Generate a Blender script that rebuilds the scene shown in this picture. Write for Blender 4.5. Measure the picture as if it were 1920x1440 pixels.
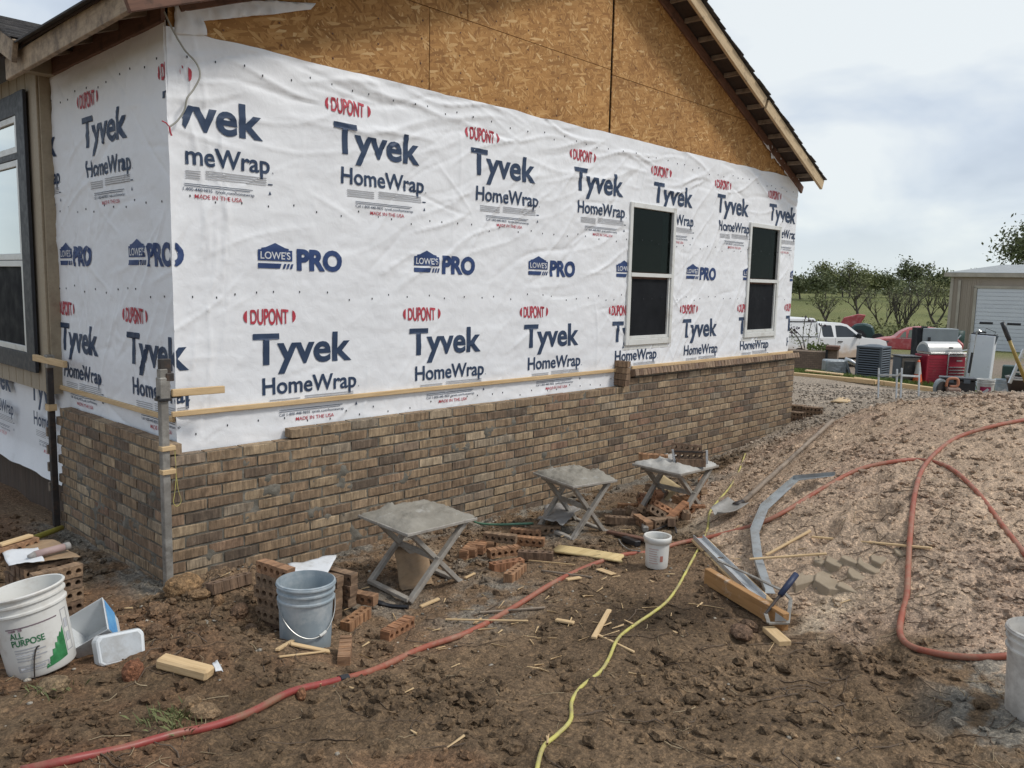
import bpy, bmesh, math, random
import numpy as np
from mathutils import Vector, Matrix, Euler

for o in list(bpy.data.objects):
    bpy.data.objects.remove(o)
SC = bpy.context.scene
COL = SC.collection
R = math.radians

# ------------------------------------------------------------------ camera
cam_d = bpy.data.cameras.new('camera'); cam = bpy.data.objects.new('camera', cam_d); COL.objects.link(cam)
CX, CY, CZ = -2.27724, -5.04515, 0.95126
_yaw, _pit, _rol = 0.817015, 0.121839, 0.0226215
_f = Vector((math.sin(_yaw)*math.cos(_pit), math.cos(_yaw)*math.cos(_pit), -math.sin(_pit)))
_r = Vector((math.cos(_yaw), -math.sin(_yaw), 0)); _u = _r.cross(_f)
_r2 = _r*math.cos(_rol) + _u*math.sin(_rol); _u2 = _u*math.cos(_rol) - _r*math.sin(_rol)
cam.matrix_world = Matrix(((_r2.x, _u2.x, -_f.x, CX), (_r2.y, _u2.y, -_f.y, CY), (_r2.z, _u2.z, -_f.z, CZ), (0, 0, 0, 1)))
cam_d.sensor_width = 36; cam_d.lens = 1525.56/1920*36; cam_d.clip_start = .05; cam_d.clip_end = 3000
SC.camera = cam

# ------------------------------------------------------------------ sky, sun, exposure
SUN_EL, SUN_AZ = 52, 150            # azimuth from +Y towards +X
wd = bpy.data.worlds.new('World'); SC.world = wd; wd.use_nodes = True
nt = wd.node_tree; nt.nodes.clear(); L = nt.links.new
def wn(t, **k):
    n = nt.nodes.new(t)
    for a, b in k.items(): setattr(n, a, b)
    return n
wo = wn('ShaderNodeOutputWorld'); bg = wn('ShaderNodeBackground'); bg.inputs[1].default_value = .1
sky = wn('ShaderNodeTexSky', sky_type='NISHITA', sun_disc=False); sky.sun_elevation = R(SUN_EL); sky.sun_rotation = R(SUN_AZ)
tc = wn('ShaderNodeTexCoord'); sep = wn('ShaderNodeSeparateXYZ'); L(tc.outputs['Generated'], sep.inputs[0])
zz = wn('ShaderNodeMath', operation='MAXIMUM'); L(sep.outputs[2], zz.inputs[0]); zz.inputs[1].default_value = 0
za = wn('ShaderNodeMath', operation='ADD'); L(zz.outputs[0], za.inputs[0]); za.inputs[1].default_value = .32
dv = wn('ShaderNodeVectorMath', operation='DIVIDE'); L(tc.outputs['Generated'], dv.inputs[0])
cb = wn('ShaderNodeCombineXYZ'); [L(za.outputs[0], cb.inputs[i]) for i in range(3)]; L(cb.outputs[0], dv.inputs[1])
mp = wn('ShaderNodeMapping'); L(dv.outputs[0], mp.inputs[0]); mp.inputs['Location'].default_value = (3.55, 1.3, 0); mp.inputs['Scale'].default_value = (1, 1, .4)
nz = wn('ShaderNodeTexNoise'); L(mp.outputs[0], nz.inputs[0]); nz.inputs['Scale'].default_value = 1.7; nz.inputs['Detail'].default_value = 5; nz.inputs['Roughness'].default_value = .5; nz.inputs['Distortion'].default_value = .3
cr = wn('ShaderNodeValToRGB'); L(nz.outputs[0], cr.inputs[0])
e = cr.color_ramp.elements; e[0].position = .41; e[0].color = (3.65, 4.2, 5.0, 1); e[1].position = .63; e[1].color = (6.1, 6.45, 6.6, 1)
m_ = e.new(.51); m_.color = (4.6, 5.15, 5.85, 1)
hz = wn('ShaderNodeMapRange', interpolation_type='SMOOTHSTEP'); L(sep.outputs[2], hz.inputs[0]); hz.inputs[1].default_value = -.02; hz.inputs[2].default_value = .17; hz.inputs[3].default_value = .9; hz.inputs[4].default_value = 0
hm = wn('ShaderNodeMix', data_type='RGBA'); L(hz.outputs[0], hm.inputs[0]); L(cr.outputs[0], hm.inputs[6]); hm.inputs[7].default_value = (5.7, 6.2, 6.3, 1)
mx = wn('ShaderNodeMix', data_type='RGBA'); mx.inputs[0].default_value = .93
L(sky.outputs[0], mx.inputs[6]); L(hm.outputs[2], mx.inputs[7]); L(mx.outputs[2], bg.inputs[0]); L(bg.outputs[0], wo.inputs[0])
sun_d = bpy.data.lights.new('sun', 'SUN'); sun_d.energy = 1.5; sun_d.angle = R(11); sun_d.color = (1, .96, .9)
sun = bpy.data.objects.new('sun', sun_d); COL.objects.link(sun)
_sd = Vector((math.sin(R(SUN_AZ))*math.cos(R(SUN_EL)), math.cos(R(SUN_AZ))*math.cos(R(SUN_EL)), math.sin(R(SUN_EL))))
sun.rotation_euler = _sd.to_track_quat('Z', 'Y').to_euler()
SC.view_settings.view_transform = 'Standard'; SC.view_settings.look = 'None'
SC.view_settings.exposure = 0.50; SC.view_settings.gamma = 1; SC.view_settings.use_curve_mapping = False
SC.render.engine = 'CYCLES'
SC.cycles.max_bounces = 6; SC.cycles.diffuse_bounces = 3; SC.cycles.glossy_bounces = 3; SC.cycles.transmission_bounces = 3

# ------------------------------------------------------------------ helpers
class MB:
    """collects simple shapes; build() links them as one mesh object"""
    def __init__(s): s.v = []; s.f = []
    def add(s, v, f):
        k = len(s.v); s.v += [tuple(a) for a in v]; s.f += [tuple(i+k for i in q) for q in f]; return s
    def box(s, c, d, rot=None):
        x, y, z = d[0]/2, d[1]/2, d[2]/2
        vs = [Vector((a, b, e)) for a in (-x, x) for b in (-y, y) for e in (-z, z)]
        if rot is not None: vs = [rot @ v for v in vs]
        return s.add([v+Vector(c) for v in vs], [(0, 1, 3, 2), (4, 6, 7, 5), (0, 4, 5, 1), (2, 3, 7, 6), (0, 2, 6, 4), (1, 5, 7, 3)])
    def bar(s, a, b, w, h, up=(0, 0, 1)):
        a, b = Vector(a), Vector(b); d = b-a
        return s.box((a+b)/2, (d.length, w, h), frame(d, up))
    def tube(s, pts, r, n=8, cap=True):
        pts = [Vector(p) for p in pts]; rs = r if hasattr(r, '__len__') else [r]*len(pts); k = len(s.v); nrm = None
        for i, p in enumerate(pts):
            t = (pts[min(i+1, len(pts)-1)]-pts[max(i-1, 0)]).normalized()
            if nrm is None: nrm = t.orthogonal().normalized()
            nrm = (nrm - t*nrm.dot(t)).normalized(); bn = t.cross(nrm)
            for j in range(n):
                a = 2*math.pi*j/n; s.v.append(tuple(p+(nrm*math.cos(a)+bn*math.sin(a))*rs[i]))
        for i in range(len(pts)-1):
            for j in range(n):
                a = k+i*n+j; b = k+i*n+(j+1) % n; s.f.append((a, b, b+n, a+n))
        if cap:
            s.f.append(tuple(k+j for j in reversed(range(n)))); s.f.append(tuple(k+(len(pts)-1)*n+j for j in range(n)))
        return s
    def lathe(s, prof, n=32, c=(0, 0, 0)):
        k = len(s.v); m = len(prof)
        for j in range(n):
            a = 2*math.pi*j/n
            for r, z in prof: s.v.append((c[0]+r*math.cos(a), c[1]+r*math.sin(a), c[2]+z))
        for j in range(n):
            for i in range(m-1):
                a = k+j*m+i; b = k+((j+1) % n)*m+i; s.f.append((a, b, b+1, a+1))
        return s
    def prism(s, poly, mat):
        """poly: 2-D outline; mat: function (u, v, side 0/1) -> point"""
        k = len(s.v); n = len(poly)
        for q in (0, 1):
            for u, v in poly: s.v.append(tuple(mat(u, v, q)))
        s.f.append(tuple(k+i for i in range(n))); s.f.append(tuple(k+n+i for i in reversed(range(n))))
        for i in range(n):
            j = (i+1) % n; s.f.append((k+j, k+i, k+n+i, k+n+j))
        return s
    def build(s, name, m, parent=None, smooth=False, bevel=0, M=None):
        me = bpy.data.meshes.new(name); me.from_pydata(s.v, [], s.f)
        bm = bmesh.new(); bm.from_mesh(me)
        bmesh.ops.recalc_face_normals(bm, faces=bm.faces)
        if bevel: bmesh.ops.bevel(bm, geom=bm.edges[:], offset=bevel, segments=1, affect='EDGES', clamp_overlap=True)
        bm.to_mesh(me); bm.free()
        return link(name, me, m, parent, smooth, M)
def link(name, me, m, parent=None, smooth=False, M=None):
    if m is not None and not me.materials: me.materials.append(m)
    if smooth: me.polygons.foreach_set('use_smooth', [True]*len(me.polygons))
    o = bpy.data.objects.new(name, me); COL.objects.link(o)
    if M is not None: o.matrix_world = M
    if parent is not None: o.parent = parent
    return o
def frame(d, up=(0, 0, 1)):
    x = Vector(d).normalized(); up = Vector(up)
    if abs(x.dot(up.normalized())) > .999: up = Vector((0, 1, 0))
    y = up.cross(x).normalized(); z = x.cross(y)
    return Matrix((x, y, z)).transposed()
def fmat(a, b, up=(0, 0, 1)):
    a, b = Vector(a), Vector(b); M = frame(b-a, up).to_4x4(); M.translation = (a+b)/2; return M
def board(name, a, b, w, h, m, parent=None, up=(0, 0, 1), bevel=.003):
    """a straight board from a to b with its own local length axis X"""
    return MB().box((0, 0, 0), ((Vector(b)-Vector(a)).length, w, h)).build(name, m, parent, bevel=bevel, M=fmat(a, b, up))
def tag(o, label=None, cat=None, group=None, kind=None):
    if label: o['label'] = label
    if cat: o['category'] = cat
    if group: o['group'] = group
    if kind: o['kind'] = kind
    return o
def thing(name, label, cat, loc=(0, 0, 0), rz=0, group=None, rot=None):
    o = bpy.data.objects.new(name, None); COL.objects.link(o); o.location = loc
    o.rotation_euler = rot if rot else (0, 0, rz); o.empty_display_size = .1
    return tag(o, label, cat, group)
def copy_tree(o, parent=None):
    c = o.copy(); COL.objects.link(c)
    if parent is not None: c.parent = parent
    for ch in list(o.children): copy_tree(ch, c)
    return c
def smooth_path(pts, n=6):
    P = [Vector(p) for p in pts]; out = []
    for i in range(len(P)-1):
        a = P[max(i-1, 0)]; b = P[i]; c = P[i+1]; d = P[min(i+2, len(P)-1)]
        for k in range(n):
            t = k/n
            out.append(.5*((2*b)+(c-a)*t+(2*a-5*b+4*c-d)*t*t+(3*b-a-3*c+d)*t**3))
    out.append(P[-1]); return out
def np_mesh(name, v, f, m, parent=None, smooth=True, attrs=None):
    """v Nx3, f MxK arrays (K = 3 or 4)"""
    me = bpy.data.meshes.new(name); k = f.shape[1]
    me.vertices.add(len(v)); me.vertices.foreach_set('co', np.ascontiguousarray(v, np.float32).ravel())
    me.loops.add(f.size); me.loops.foreach_set('vertex_index', f.astype(np.int32).ravel())
    me.polygons.add(len(f)); me.polygons.foreach_set('loop_start', np.arange(0, f.size, k, dtype=np.int32))
    me.polygons.foreach_set('use_smooth', np.full(len(f), smooth))
    for an, (dom, arr) in (attrs or {}).items():
        if arr.ndim == 2:
            at = me.attributes.new(an, 'FLOAT_COLOR', dom); at.data.foreach_set('color', np.c_[arr, np.ones(len(arr))].astype(np.float32).ravel())
        else:
            at = me.attributes.new(an, 'FLOAT', dom); at.data.foreach_set('value', arr.astype(np.float32))
    me.update(calc_edges=True); me.validate()
    return link(name, me, m, parent)
def grid_faces(nx, ny):
    i = np.arange(nx*ny).reshape(nx, ny)
    return np.stack([i[:-1, :-1], i[1:, :-1], i[1:, 1:], i[:-1, 1:]], -1).reshape(-1, 4)

# ------------------------------------------------------------------ materials
class NT:
    def __init__(s, name):
        s.m = bpy.data.materials.new(name); s.m.use_nodes = True; s.t = s.m.node_tree; s.b = s.t.nodes['Principled BSDF']
    def n(s, t, inp=None, **k):
        nd = s.t.nodes.new('ShaderNode'+t)
        for a, b in k.items(): setattr(nd, a, b)
        for a, b in (inp or {}).items(): s.to(b, nd.inputs[a])
        return nd
    def to(s, src, sock):
        if hasattr(src, 'is_output') or isinstance(src, bpy.types.NodeSocket): s.t.links.new(src, sock)
        elif isinstance(src, bpy.types.Node): s.t.links.new(src.outputs[0], sock)
        else: sock.default_value = src
    def ramp(s, fac, stops, interp='LINEAR'):
        r = s.n('ValToRGB', {0: fac}); r.color_ramp.interpolation = interp; e = r.color_ramp.elements
        while len(e) < len(stops): e.new(.5)
        for q, (p, c) in zip(e, stops): q.position = p; q.color = (*c, 1) if len(c) == 3 else c
        return r.outputs[0]
    def mix(s, f, a, b, blend='MIX'):
        q = s.n('Mix', data_type='RGBA', blend_type=blend); s.to(f, q.inputs[0])
        for x, i in ((a, 6), (b, 7)): s.to((*x, 1) if isinstance(x, tuple) and len(x) == 3 else x, q.inputs[i])
        return q.outputs[2]
    def math(s, op, a, b=0): return s.n('Math', {0: a, 1: b}, operation=op).outputs[0]
    def coords(s, stretch=(1, 1, 1), rnd=True, attr=False):
        c = s.n('TexCoord').outputs['Object']
        mpn = s.n('Mapping', {0: c}); mpn.inputs['Scale'].default_value = stretch
        if not rnd: return mpn.outputs[0]
        r = s.n('ObjectInfo').outputs['Random'] if not attr else s.n('Attribute', attribute_name='rnd').outputs['Fac']
        return s.n('VectorMath', {0: mpn.outputs[0], 1: s.n('VectorMath', {0: r, 1: (37., 61., 23.)}, operation='MULTIPLY').outputs[0]}, operation='ADD').outputs[0]
    def noise(s, co, scale, detail=5, rough=.55, dist=0.):
        q = s.n('TexNoise', {'Vector': co, 'Scale': scale, 'Detail': detail, 'Roughness': rough, 'Distortion': dist}); return q.outputs['Fac']
    def bump(s, h, strength=.3, dist=.01, prev=None):
        b = s.n('Bump', {'Height': h, 'Strength': strength, 'Distance': dist})
        if prev is not None: s.to(prev, b.inputs['Normal'])
        return b.outputs[0]
    def fin(s, col=None, rough=None, metal=None, nrm=None, **k):
        if col is not None: s.to((*col, 1) if isinstance(col, tuple) else col, s.b.inputs['Base Color'])
        if rough is not None: s.to(rough, s.b.inputs['Roughness'])
        if metal is not None: s.to(metal, s.b.inputs['Metallic'])
        if nrm is not None: s.to(nrm, s.b.inputs['Normal'])
        for a, b in k.items(): s.to(b, s.b.inputs[a.replace('_', ' ')])
        return s.m
def pm(name, c1, c2=None, scale=6, rough=.7, bump=.15, metal=0, stretch=(1, 1, 1), dirt=None, dirt_amt=.35, bd=.005, fine=40, **k):
    """plain material: two-tone noise, fine bump, optional dirt patches"""
    t = NT(name); co = t.coords(stretch)
    c2 = c2 or tuple(x*.72 for x in c1)
    col = t.ramp(t.noise(co, scale, 6, .6), [(.3, c2), (.7, c1)])
    if dirt:
        mk = t.ramp(t.noise(t.coords((1, 1, 1)), scale*.9+1.3, 8, .68), [(.62-dirt_amt*.4, (0, 0, 0)), (.74-dirt_amt*.2, (1, 1, 1))])
        col = t.mix(t.math('MULTIPLY', mk, min(1, .45+dirt_amt)), col, dirt)
    rg = t.ramp(t.noise(co, scale*2.3, 3), [(.3, (rough*.8,)*3), (.7, (min(1, rough*1.15),)*3)])
    return t.fin(col, rg, metal, t.bump(t.noise(co, fine, 4, .6), bump, bd) if bump else None, **k)
def wood(name, c1, c2, dirt=None, dirt_amt=.3, rough=.75, grain=1.):
    """grain runs along the local X axis of a board"""
    t = NT(name); co = t.coords((1.2, 14, 14))
    g = t.noise(co, 3*grain, 8, .65, .6)
    col = t.ramp(g, [(.3, c2), (.52, c1), (.75, tuple(min(1, x*1.15) for x in c1))])
    if dirt:
        mk = t.ramp(t.noise(t.coords((1, 1, 1)), 9, 8, .7), [(.6-dirt_amt*.4, (0, 0, 0)), (.72-dirt_amt*.2, (1, 1, 1))])
        col = t.mix(t.math('MULTIPLY', mk, .8), col, dirt)
    return t.fin(col, rough, 0, t.bump(t.noise(co, 8, 6, .7), .25, .004))

# ------------------------------------------------------------------ ground
# GROUND-BEGIN
def _hash(xi, yi, s):
    h = (xi.astype(np.int64)*374761393 + yi.astype(np.int64)*668265263 + s*144269504) & 0xffffffff
    h = ((h ^ (h >> 13))*1274126177) & 0xffffffff
    return ((h ^ (h >> 16)) & 0xffffff)/16777215.
def vnoise(x, y, s=0):
    xi = np.floor(x); yi = np.floor(y); fx = x-xi; fy = y-yi; fx = fx*fx*(3-2*fx); fy = fy*fy*(3-2*fy)
    a = _hash(xi, yi, s); b = _hash(xi+1, yi, s); c = _hash(xi, yi+1, s); d = _hash(xi+1, yi+1, s)
    return (a*(1-fx)+b*fx)*(1-fy)+(c*(1-fx)+d*fx)*fy
def fbm(x, y, sc, oct=4, s=0, gain=.5):
    v = 0; a = 1; t = 0
    for i in range(oct):
        v = v+a*vnoise(x*sc+i*17.3, y*sc-i*9.1, s+i); t += a; a *= gain; sc *= 2.03
    return v/t
def lumps(x, y, sc, s, lo=.25, hi=.55):
    """rounded clods: the highest of the domes standing on a jittered grid"""
    X = x*sc; Y = y*sc; xi = np.floor(X); yi = np.floor(Y); h = np.zeros_like(X)
    for i in (-1, 0, 1):
        for j in (-1, 0, 1):
            cx = xi+i; cy = yi+j
            px = cx+_hash(cx, cy, s); py = cy+_hash(cx, cy, s+1); r = lo+(hi-lo)*_hash(cx, cy, s+2)
            d2 = (X-px)**2+(Y-py)**2
            h = np.maximum(h, np.sqrt(np.maximum(0, r*r-d2)))
    return h/sc
def sstep(a, b, x):
    t = np.clip((x-a)/(b-a), 0, 1); return t*t*(3-2*t)
_CP = np.array([
    # trench along the walls
    (-.2, -.2, -1.02), (.6, -.2, -1.04), (1.4, -.2, -1.06), (2.75, -.2, -1.12), (4.1, -.2, -1.1), (5.2, -.2, -1.1), (6.1, -.2, -1.1), (7.4, -.2, -1.03), (8.75, -.2, -.9),
    (-.25, .6, -1.03), (-.3, 1.9, -1.05), (-.3, 3.2, -1.1), (-1.3, .8, -1.02), (-2.2, 1.8, -1.0), (-3.5, 3.5, -1.0), (-3.2, .2, -.9), (2, 2.5, -1.2), (5, 2.5, -1.2), (8, 2.5, -1.1),
    (.9, -.9, -1.06), (2.0, -.9, -1.06), (3.0, -1.1, -1.04), (4.0, -1.2, -1.03), (5.0, -.9, -1.05), (.06, -1.5, -1.0),
    # working floor, rising towards the camera
    (1.2, -1.9, -.97), (2.2, -2.3, -.9), (-1.2, -1.45, -.735), (-.45, -1.3, -.86), (-1.9, -1.0, -.75), (-2.9, -1.8, -.7),
    (-2.3, -5, -.68), (-1, -3.5, -.73), (0, -3, -.82), (1, -3.1, -.86), (1.5, -4.3, -.8), (0, -4.6, -.72), (2.2, -3.4, -.86), (2.6, -5, -.76), (-4, -4, -.6), (0, -7, -.6), (3, -7.5, -.65),
    # the heap
    (4.519, -1.267, -1.000), (3.041, -1.973, -0.930), (2.303, -2.965, -0.870), (2.014, -3.497, -0.850), (1.675, -3.928, -0.820),
    (3.358, -2.648, -0.640), (2.735, -3.267, -0.660), (3.330, -3.377, -0.480), (3.489, -3.804, -0.420), (2.444, -3.942, -0.660), (2.286, -4.228, -0.700), (4.607, -1.697, -0.780),
    (6.351, -1.549, -0.535), (5.987, -2.018, -0.384), (6.390, -2.127, -0.247), (6.593, -2.621, -0.151), (6.883, -3.211, -0.077), (7.6,-4.2,-.06), (8.2, -6, -.1), (5.2, -5.2, -.5), (4.2, -6.4, -.6),
    (9.2, -1.2, -.55), (10.2, -2.8, -.35), (11, -5, -.4),
    # behind the heap and the yard
    (9.544, 0.009, -0.790), (12.886, 0.555, -0.877), (13.422, -0.740, -0.810), (14.332, -1.711, -0.818), (15.135, 2.569, -0.906), (16.129, 0.003, -1.103),
    (17.248, 1.759, -1.083), (19.564, 1.452, -1.351), (18.899, -0.029, -1.251), (29.149, 9.495, -2.170), (33.182, 8.129, -2.244), (36.173, 6.494, -1.804), (48.533, 7.978, -2.186), (48.402, 5.210, -1.981), (29.929, 1.421, -1.516),
    (14, 6, -1.1), (20, 12, -1.5), (30, 24, -1.9), (40, 30, -2.0), (45, 10, -2.1), (40, -5, -2.0), (25, -8, -1.5), (14, -8, -.9), (10, 6, -1.1), (10, 12, -1.3), (-6, 8, -1.0), (0, 14, -1.3)])
def _tps_fit(P, lam=2e-3):
    n = len(P); d = np.hypot(P[:, None, 0]-P[None, :, 0], P[:, None, 1]-P[None, :, 1])
    K = np.where(d > 0, d*d*np.log(d+1e-12), 0)+lam*np.eye(n)*10; A = np.zeros((n+3, n+3)); A[:n, :n] = K
    Q = np.c_[np.ones(n), P[:, :2]]; A[:n, n:] = Q; A[n:, :n] = Q.T
    return np.linalg.solve(A, np.r_[P[:, 2], 0, 0, 0])
_W = _tps_fit(_CP)
def g_base(x, y):
    x = np.asarray(x, float); y = np.asarray(y, float)
    d = np.hypot(x-CX, y-CY); k = np.minimum(1, 46/np.maximum(d, 1)); cx = CX+(x-CX)*k; cy = CY+(y-CY)*k
    z = _W[-3]+_W[-2]*cx+_W[-1]*cy
    for (px, py, _), w in zip(_CP, _W):
        q = (cx-px)**2+(cy-py)**2; z = z+w*.5*q*np.log(q+1e-12)
    far = -2.0+3.0*sstep(70, 330, d)-2.0*sstep(420, 900, d)
    return np.where(d > 30, z*(1-sstep(30, 46, d))+far*sstep(30, 46, d), z)
_HN = np.array([(4.103, -1.166), (3.351, -1.740), (2.503, -2.589), (2.247, -3.026), (2.060, -3.407), (2.049, -3.755), (1.983, -4.048), (1.822, -4.290), (1.768, -4.465), (1.9, -5.6)])   # foot of the heap
_HF = np.array([(4.449, -0.951), (5.183, -0.888), (6.109, -0.791), (8.523, -0.180), (9.6, -.6), (14., -2)])                     # its edge along the ditch
_hna, _hnd = np.arctan2(_HN[:, 0]-CX, _HN[:, 1]-CY), np.hypot(_HN[:, 0]-CX, _HN[:, 1]-CY)
_hfa, _hfd = np.arctan2(_HF[:, 0]-CX, _HF[:, 1]-CY), np.hypot(_HF[:, 0]-CX, _HF[:, 1]-CY)
def m_heap2(x, y):
    """1 on the pale dirt heap, 0 on the brown working floor"""
    w = fbm(x, y, 2.2, 4, 5, .6)-.5; a = np.arctan2(x-CX, y-CY); d = np.hypot(x-CX, y-CY)
    return sstep(-.10, .14, d-np.interp(a, _hna, _hnd)+w*.75)*(1-sstep(-.15, .2, d-np.interp(a, _hfa, _hfd)+w*.5))*sstep(_hna[0]-.02, _hna[0]+.02, a+w*.05)
def g_z(x, y):
    x = np.asarray(x, float); y = np.asarray(y, float); z = g_base(x, y)
    d = np.hypot(x-CX, y-CY); near = 1-sstep(12, 22, d)
    hp = m_heap2(x, y)
    rough = .18+.82*sstep(.46, .62, fbm(x, y, .9, 3, 41))
    z = z+near*(.075*(fbm(x, y, 1.1, 3, 11)-.5)+.05*(fbm(x, y, 3.7, 3, 12)-.5)+(.036+.010*hp)*(fbm(x, y, 11, 4, 13, .6)-.5))
    z = z+near*rough*(.5*lumps(x, y, 9, 21, .1, .4)*(.6-.25*hp)+.7*lumps(x+.3, y, 23, 25, .15, .5))
    # corner spoil heap, the loose clods bottom right, footprints on the heap, tyre ridges
    z = z+.26*np.exp(-(((x-.02)/.42)**2+((y+.72)/.34)**2))+.10*np.exp(-(((x+.55)/.5)**2+((y+1.55)/.35)**2))
    for fx, fy, fr, fd in ((3.263, -3.198, .17, .10), (3.949, -2.952, .13, .07), (2.983, -2.980, .12, .05), (3.036, -3.717, .15, .05), (3.852, -2.428, .12, .05), (0.460, -2.850, .10, .022), (0.304, -3.310, .10, .02), (-0.195, -2.514, .10, .022), (0.410, -2.350, .09, .02), (1.200, -3.621, .10, .022), (1.365, -3.331, .09, .02), (-0.682, -2.469, .10, .02), (1.302, -4.046, .10, .022)):
        q = np.hypot((x-fx), (y-fy)*1.25); z = z-fd*np.exp(-(q/fr)**4)+.35*fd*np.exp(-((q-fr*1.3)/(.35*fr))**2)
    tr = np.exp(-((x-1.55-.35*(y+3.3))/.22)**2)*sstep(-4.4, -3.9, y)*(1-sstep(-2.9, -2.6, y))
    z = z+tr*(.016*np.sin(38*(y*.8+x*.6))-.02)
    for ax_, ay_, bx_, by_ in ((1.846, -3.466, 0.787, -4.093), (1.998, -3.667, 0.978, -4.336), (0.097, -2.532, -0.188, -3.233)):
        ux, uy = bx_-ax_, by_-ay_; l = np.hypot(ux, uy); ux /= l; uy /= l; s = (x-ax_)*ux+(y-ay_)*uy; q = -(x-ax_)*uy+(y-ay_)*ux+.04*np.sin(s*3)
        z = z+near*sstep(-.1, .15, s)*sstep(l+.1, l-.2, s)*(-.022*np.exp(-(q/.085)**4)+.012*np.exp(-((np.abs(q)-.12)/.035)**2)+.007*np.exp(-(q/.085)**4)*np.sin(s*55+q*30))
    rdg = 1-np.abs(2*fbm(x+.3*y, y, 2.3, 4, 17)-1); z = z+near*hp*(.045*(rdg-.75)+.018*(1-np.abs(2*fbm(x, y, 7, 3, 18)-1)-.7))
    return z
# GROUND-END
def gz(x, y): return float(g_z(np.array([x]), np.array([y]))[0])

def axis(a, b, st, lo, hi):
    """coordinates: step st between a and b, growing steps out to lo and hi"""
    m = list(np.arange(a, b+1e-6, st)); s = st; v = m[-1]
    while v < hi: s = min(s*1.12, 40); v += s; m.append(v)
    s = st; v = m[0]; pre = []
    while v > lo: s = min(s*1.12, 40); v -= s; pre.append(v)
    return np.array(pre[::-1]+m)
gx = axis(-2.3, 3.2, .0125, -400, 700); i0 = np.searchsorted(gx, 3.2)
_m = list(gx[:i0]); v = _m[-1]; s = .0125
while v < 700:
    s = .026 if v < 8.8 else min(s*1.13, 40)
    v += s; _m.append(v)
gx = np.array(_m)
gy = axis(-4.6, -.1, .0135, -300, 900)
GX, GY = np.meshgrid(gx, gy, indexing='ij'); fx_, fy_ = GX.ravel(), GY.ravel()
fz_ = g_z(fx_, fy_)

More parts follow.
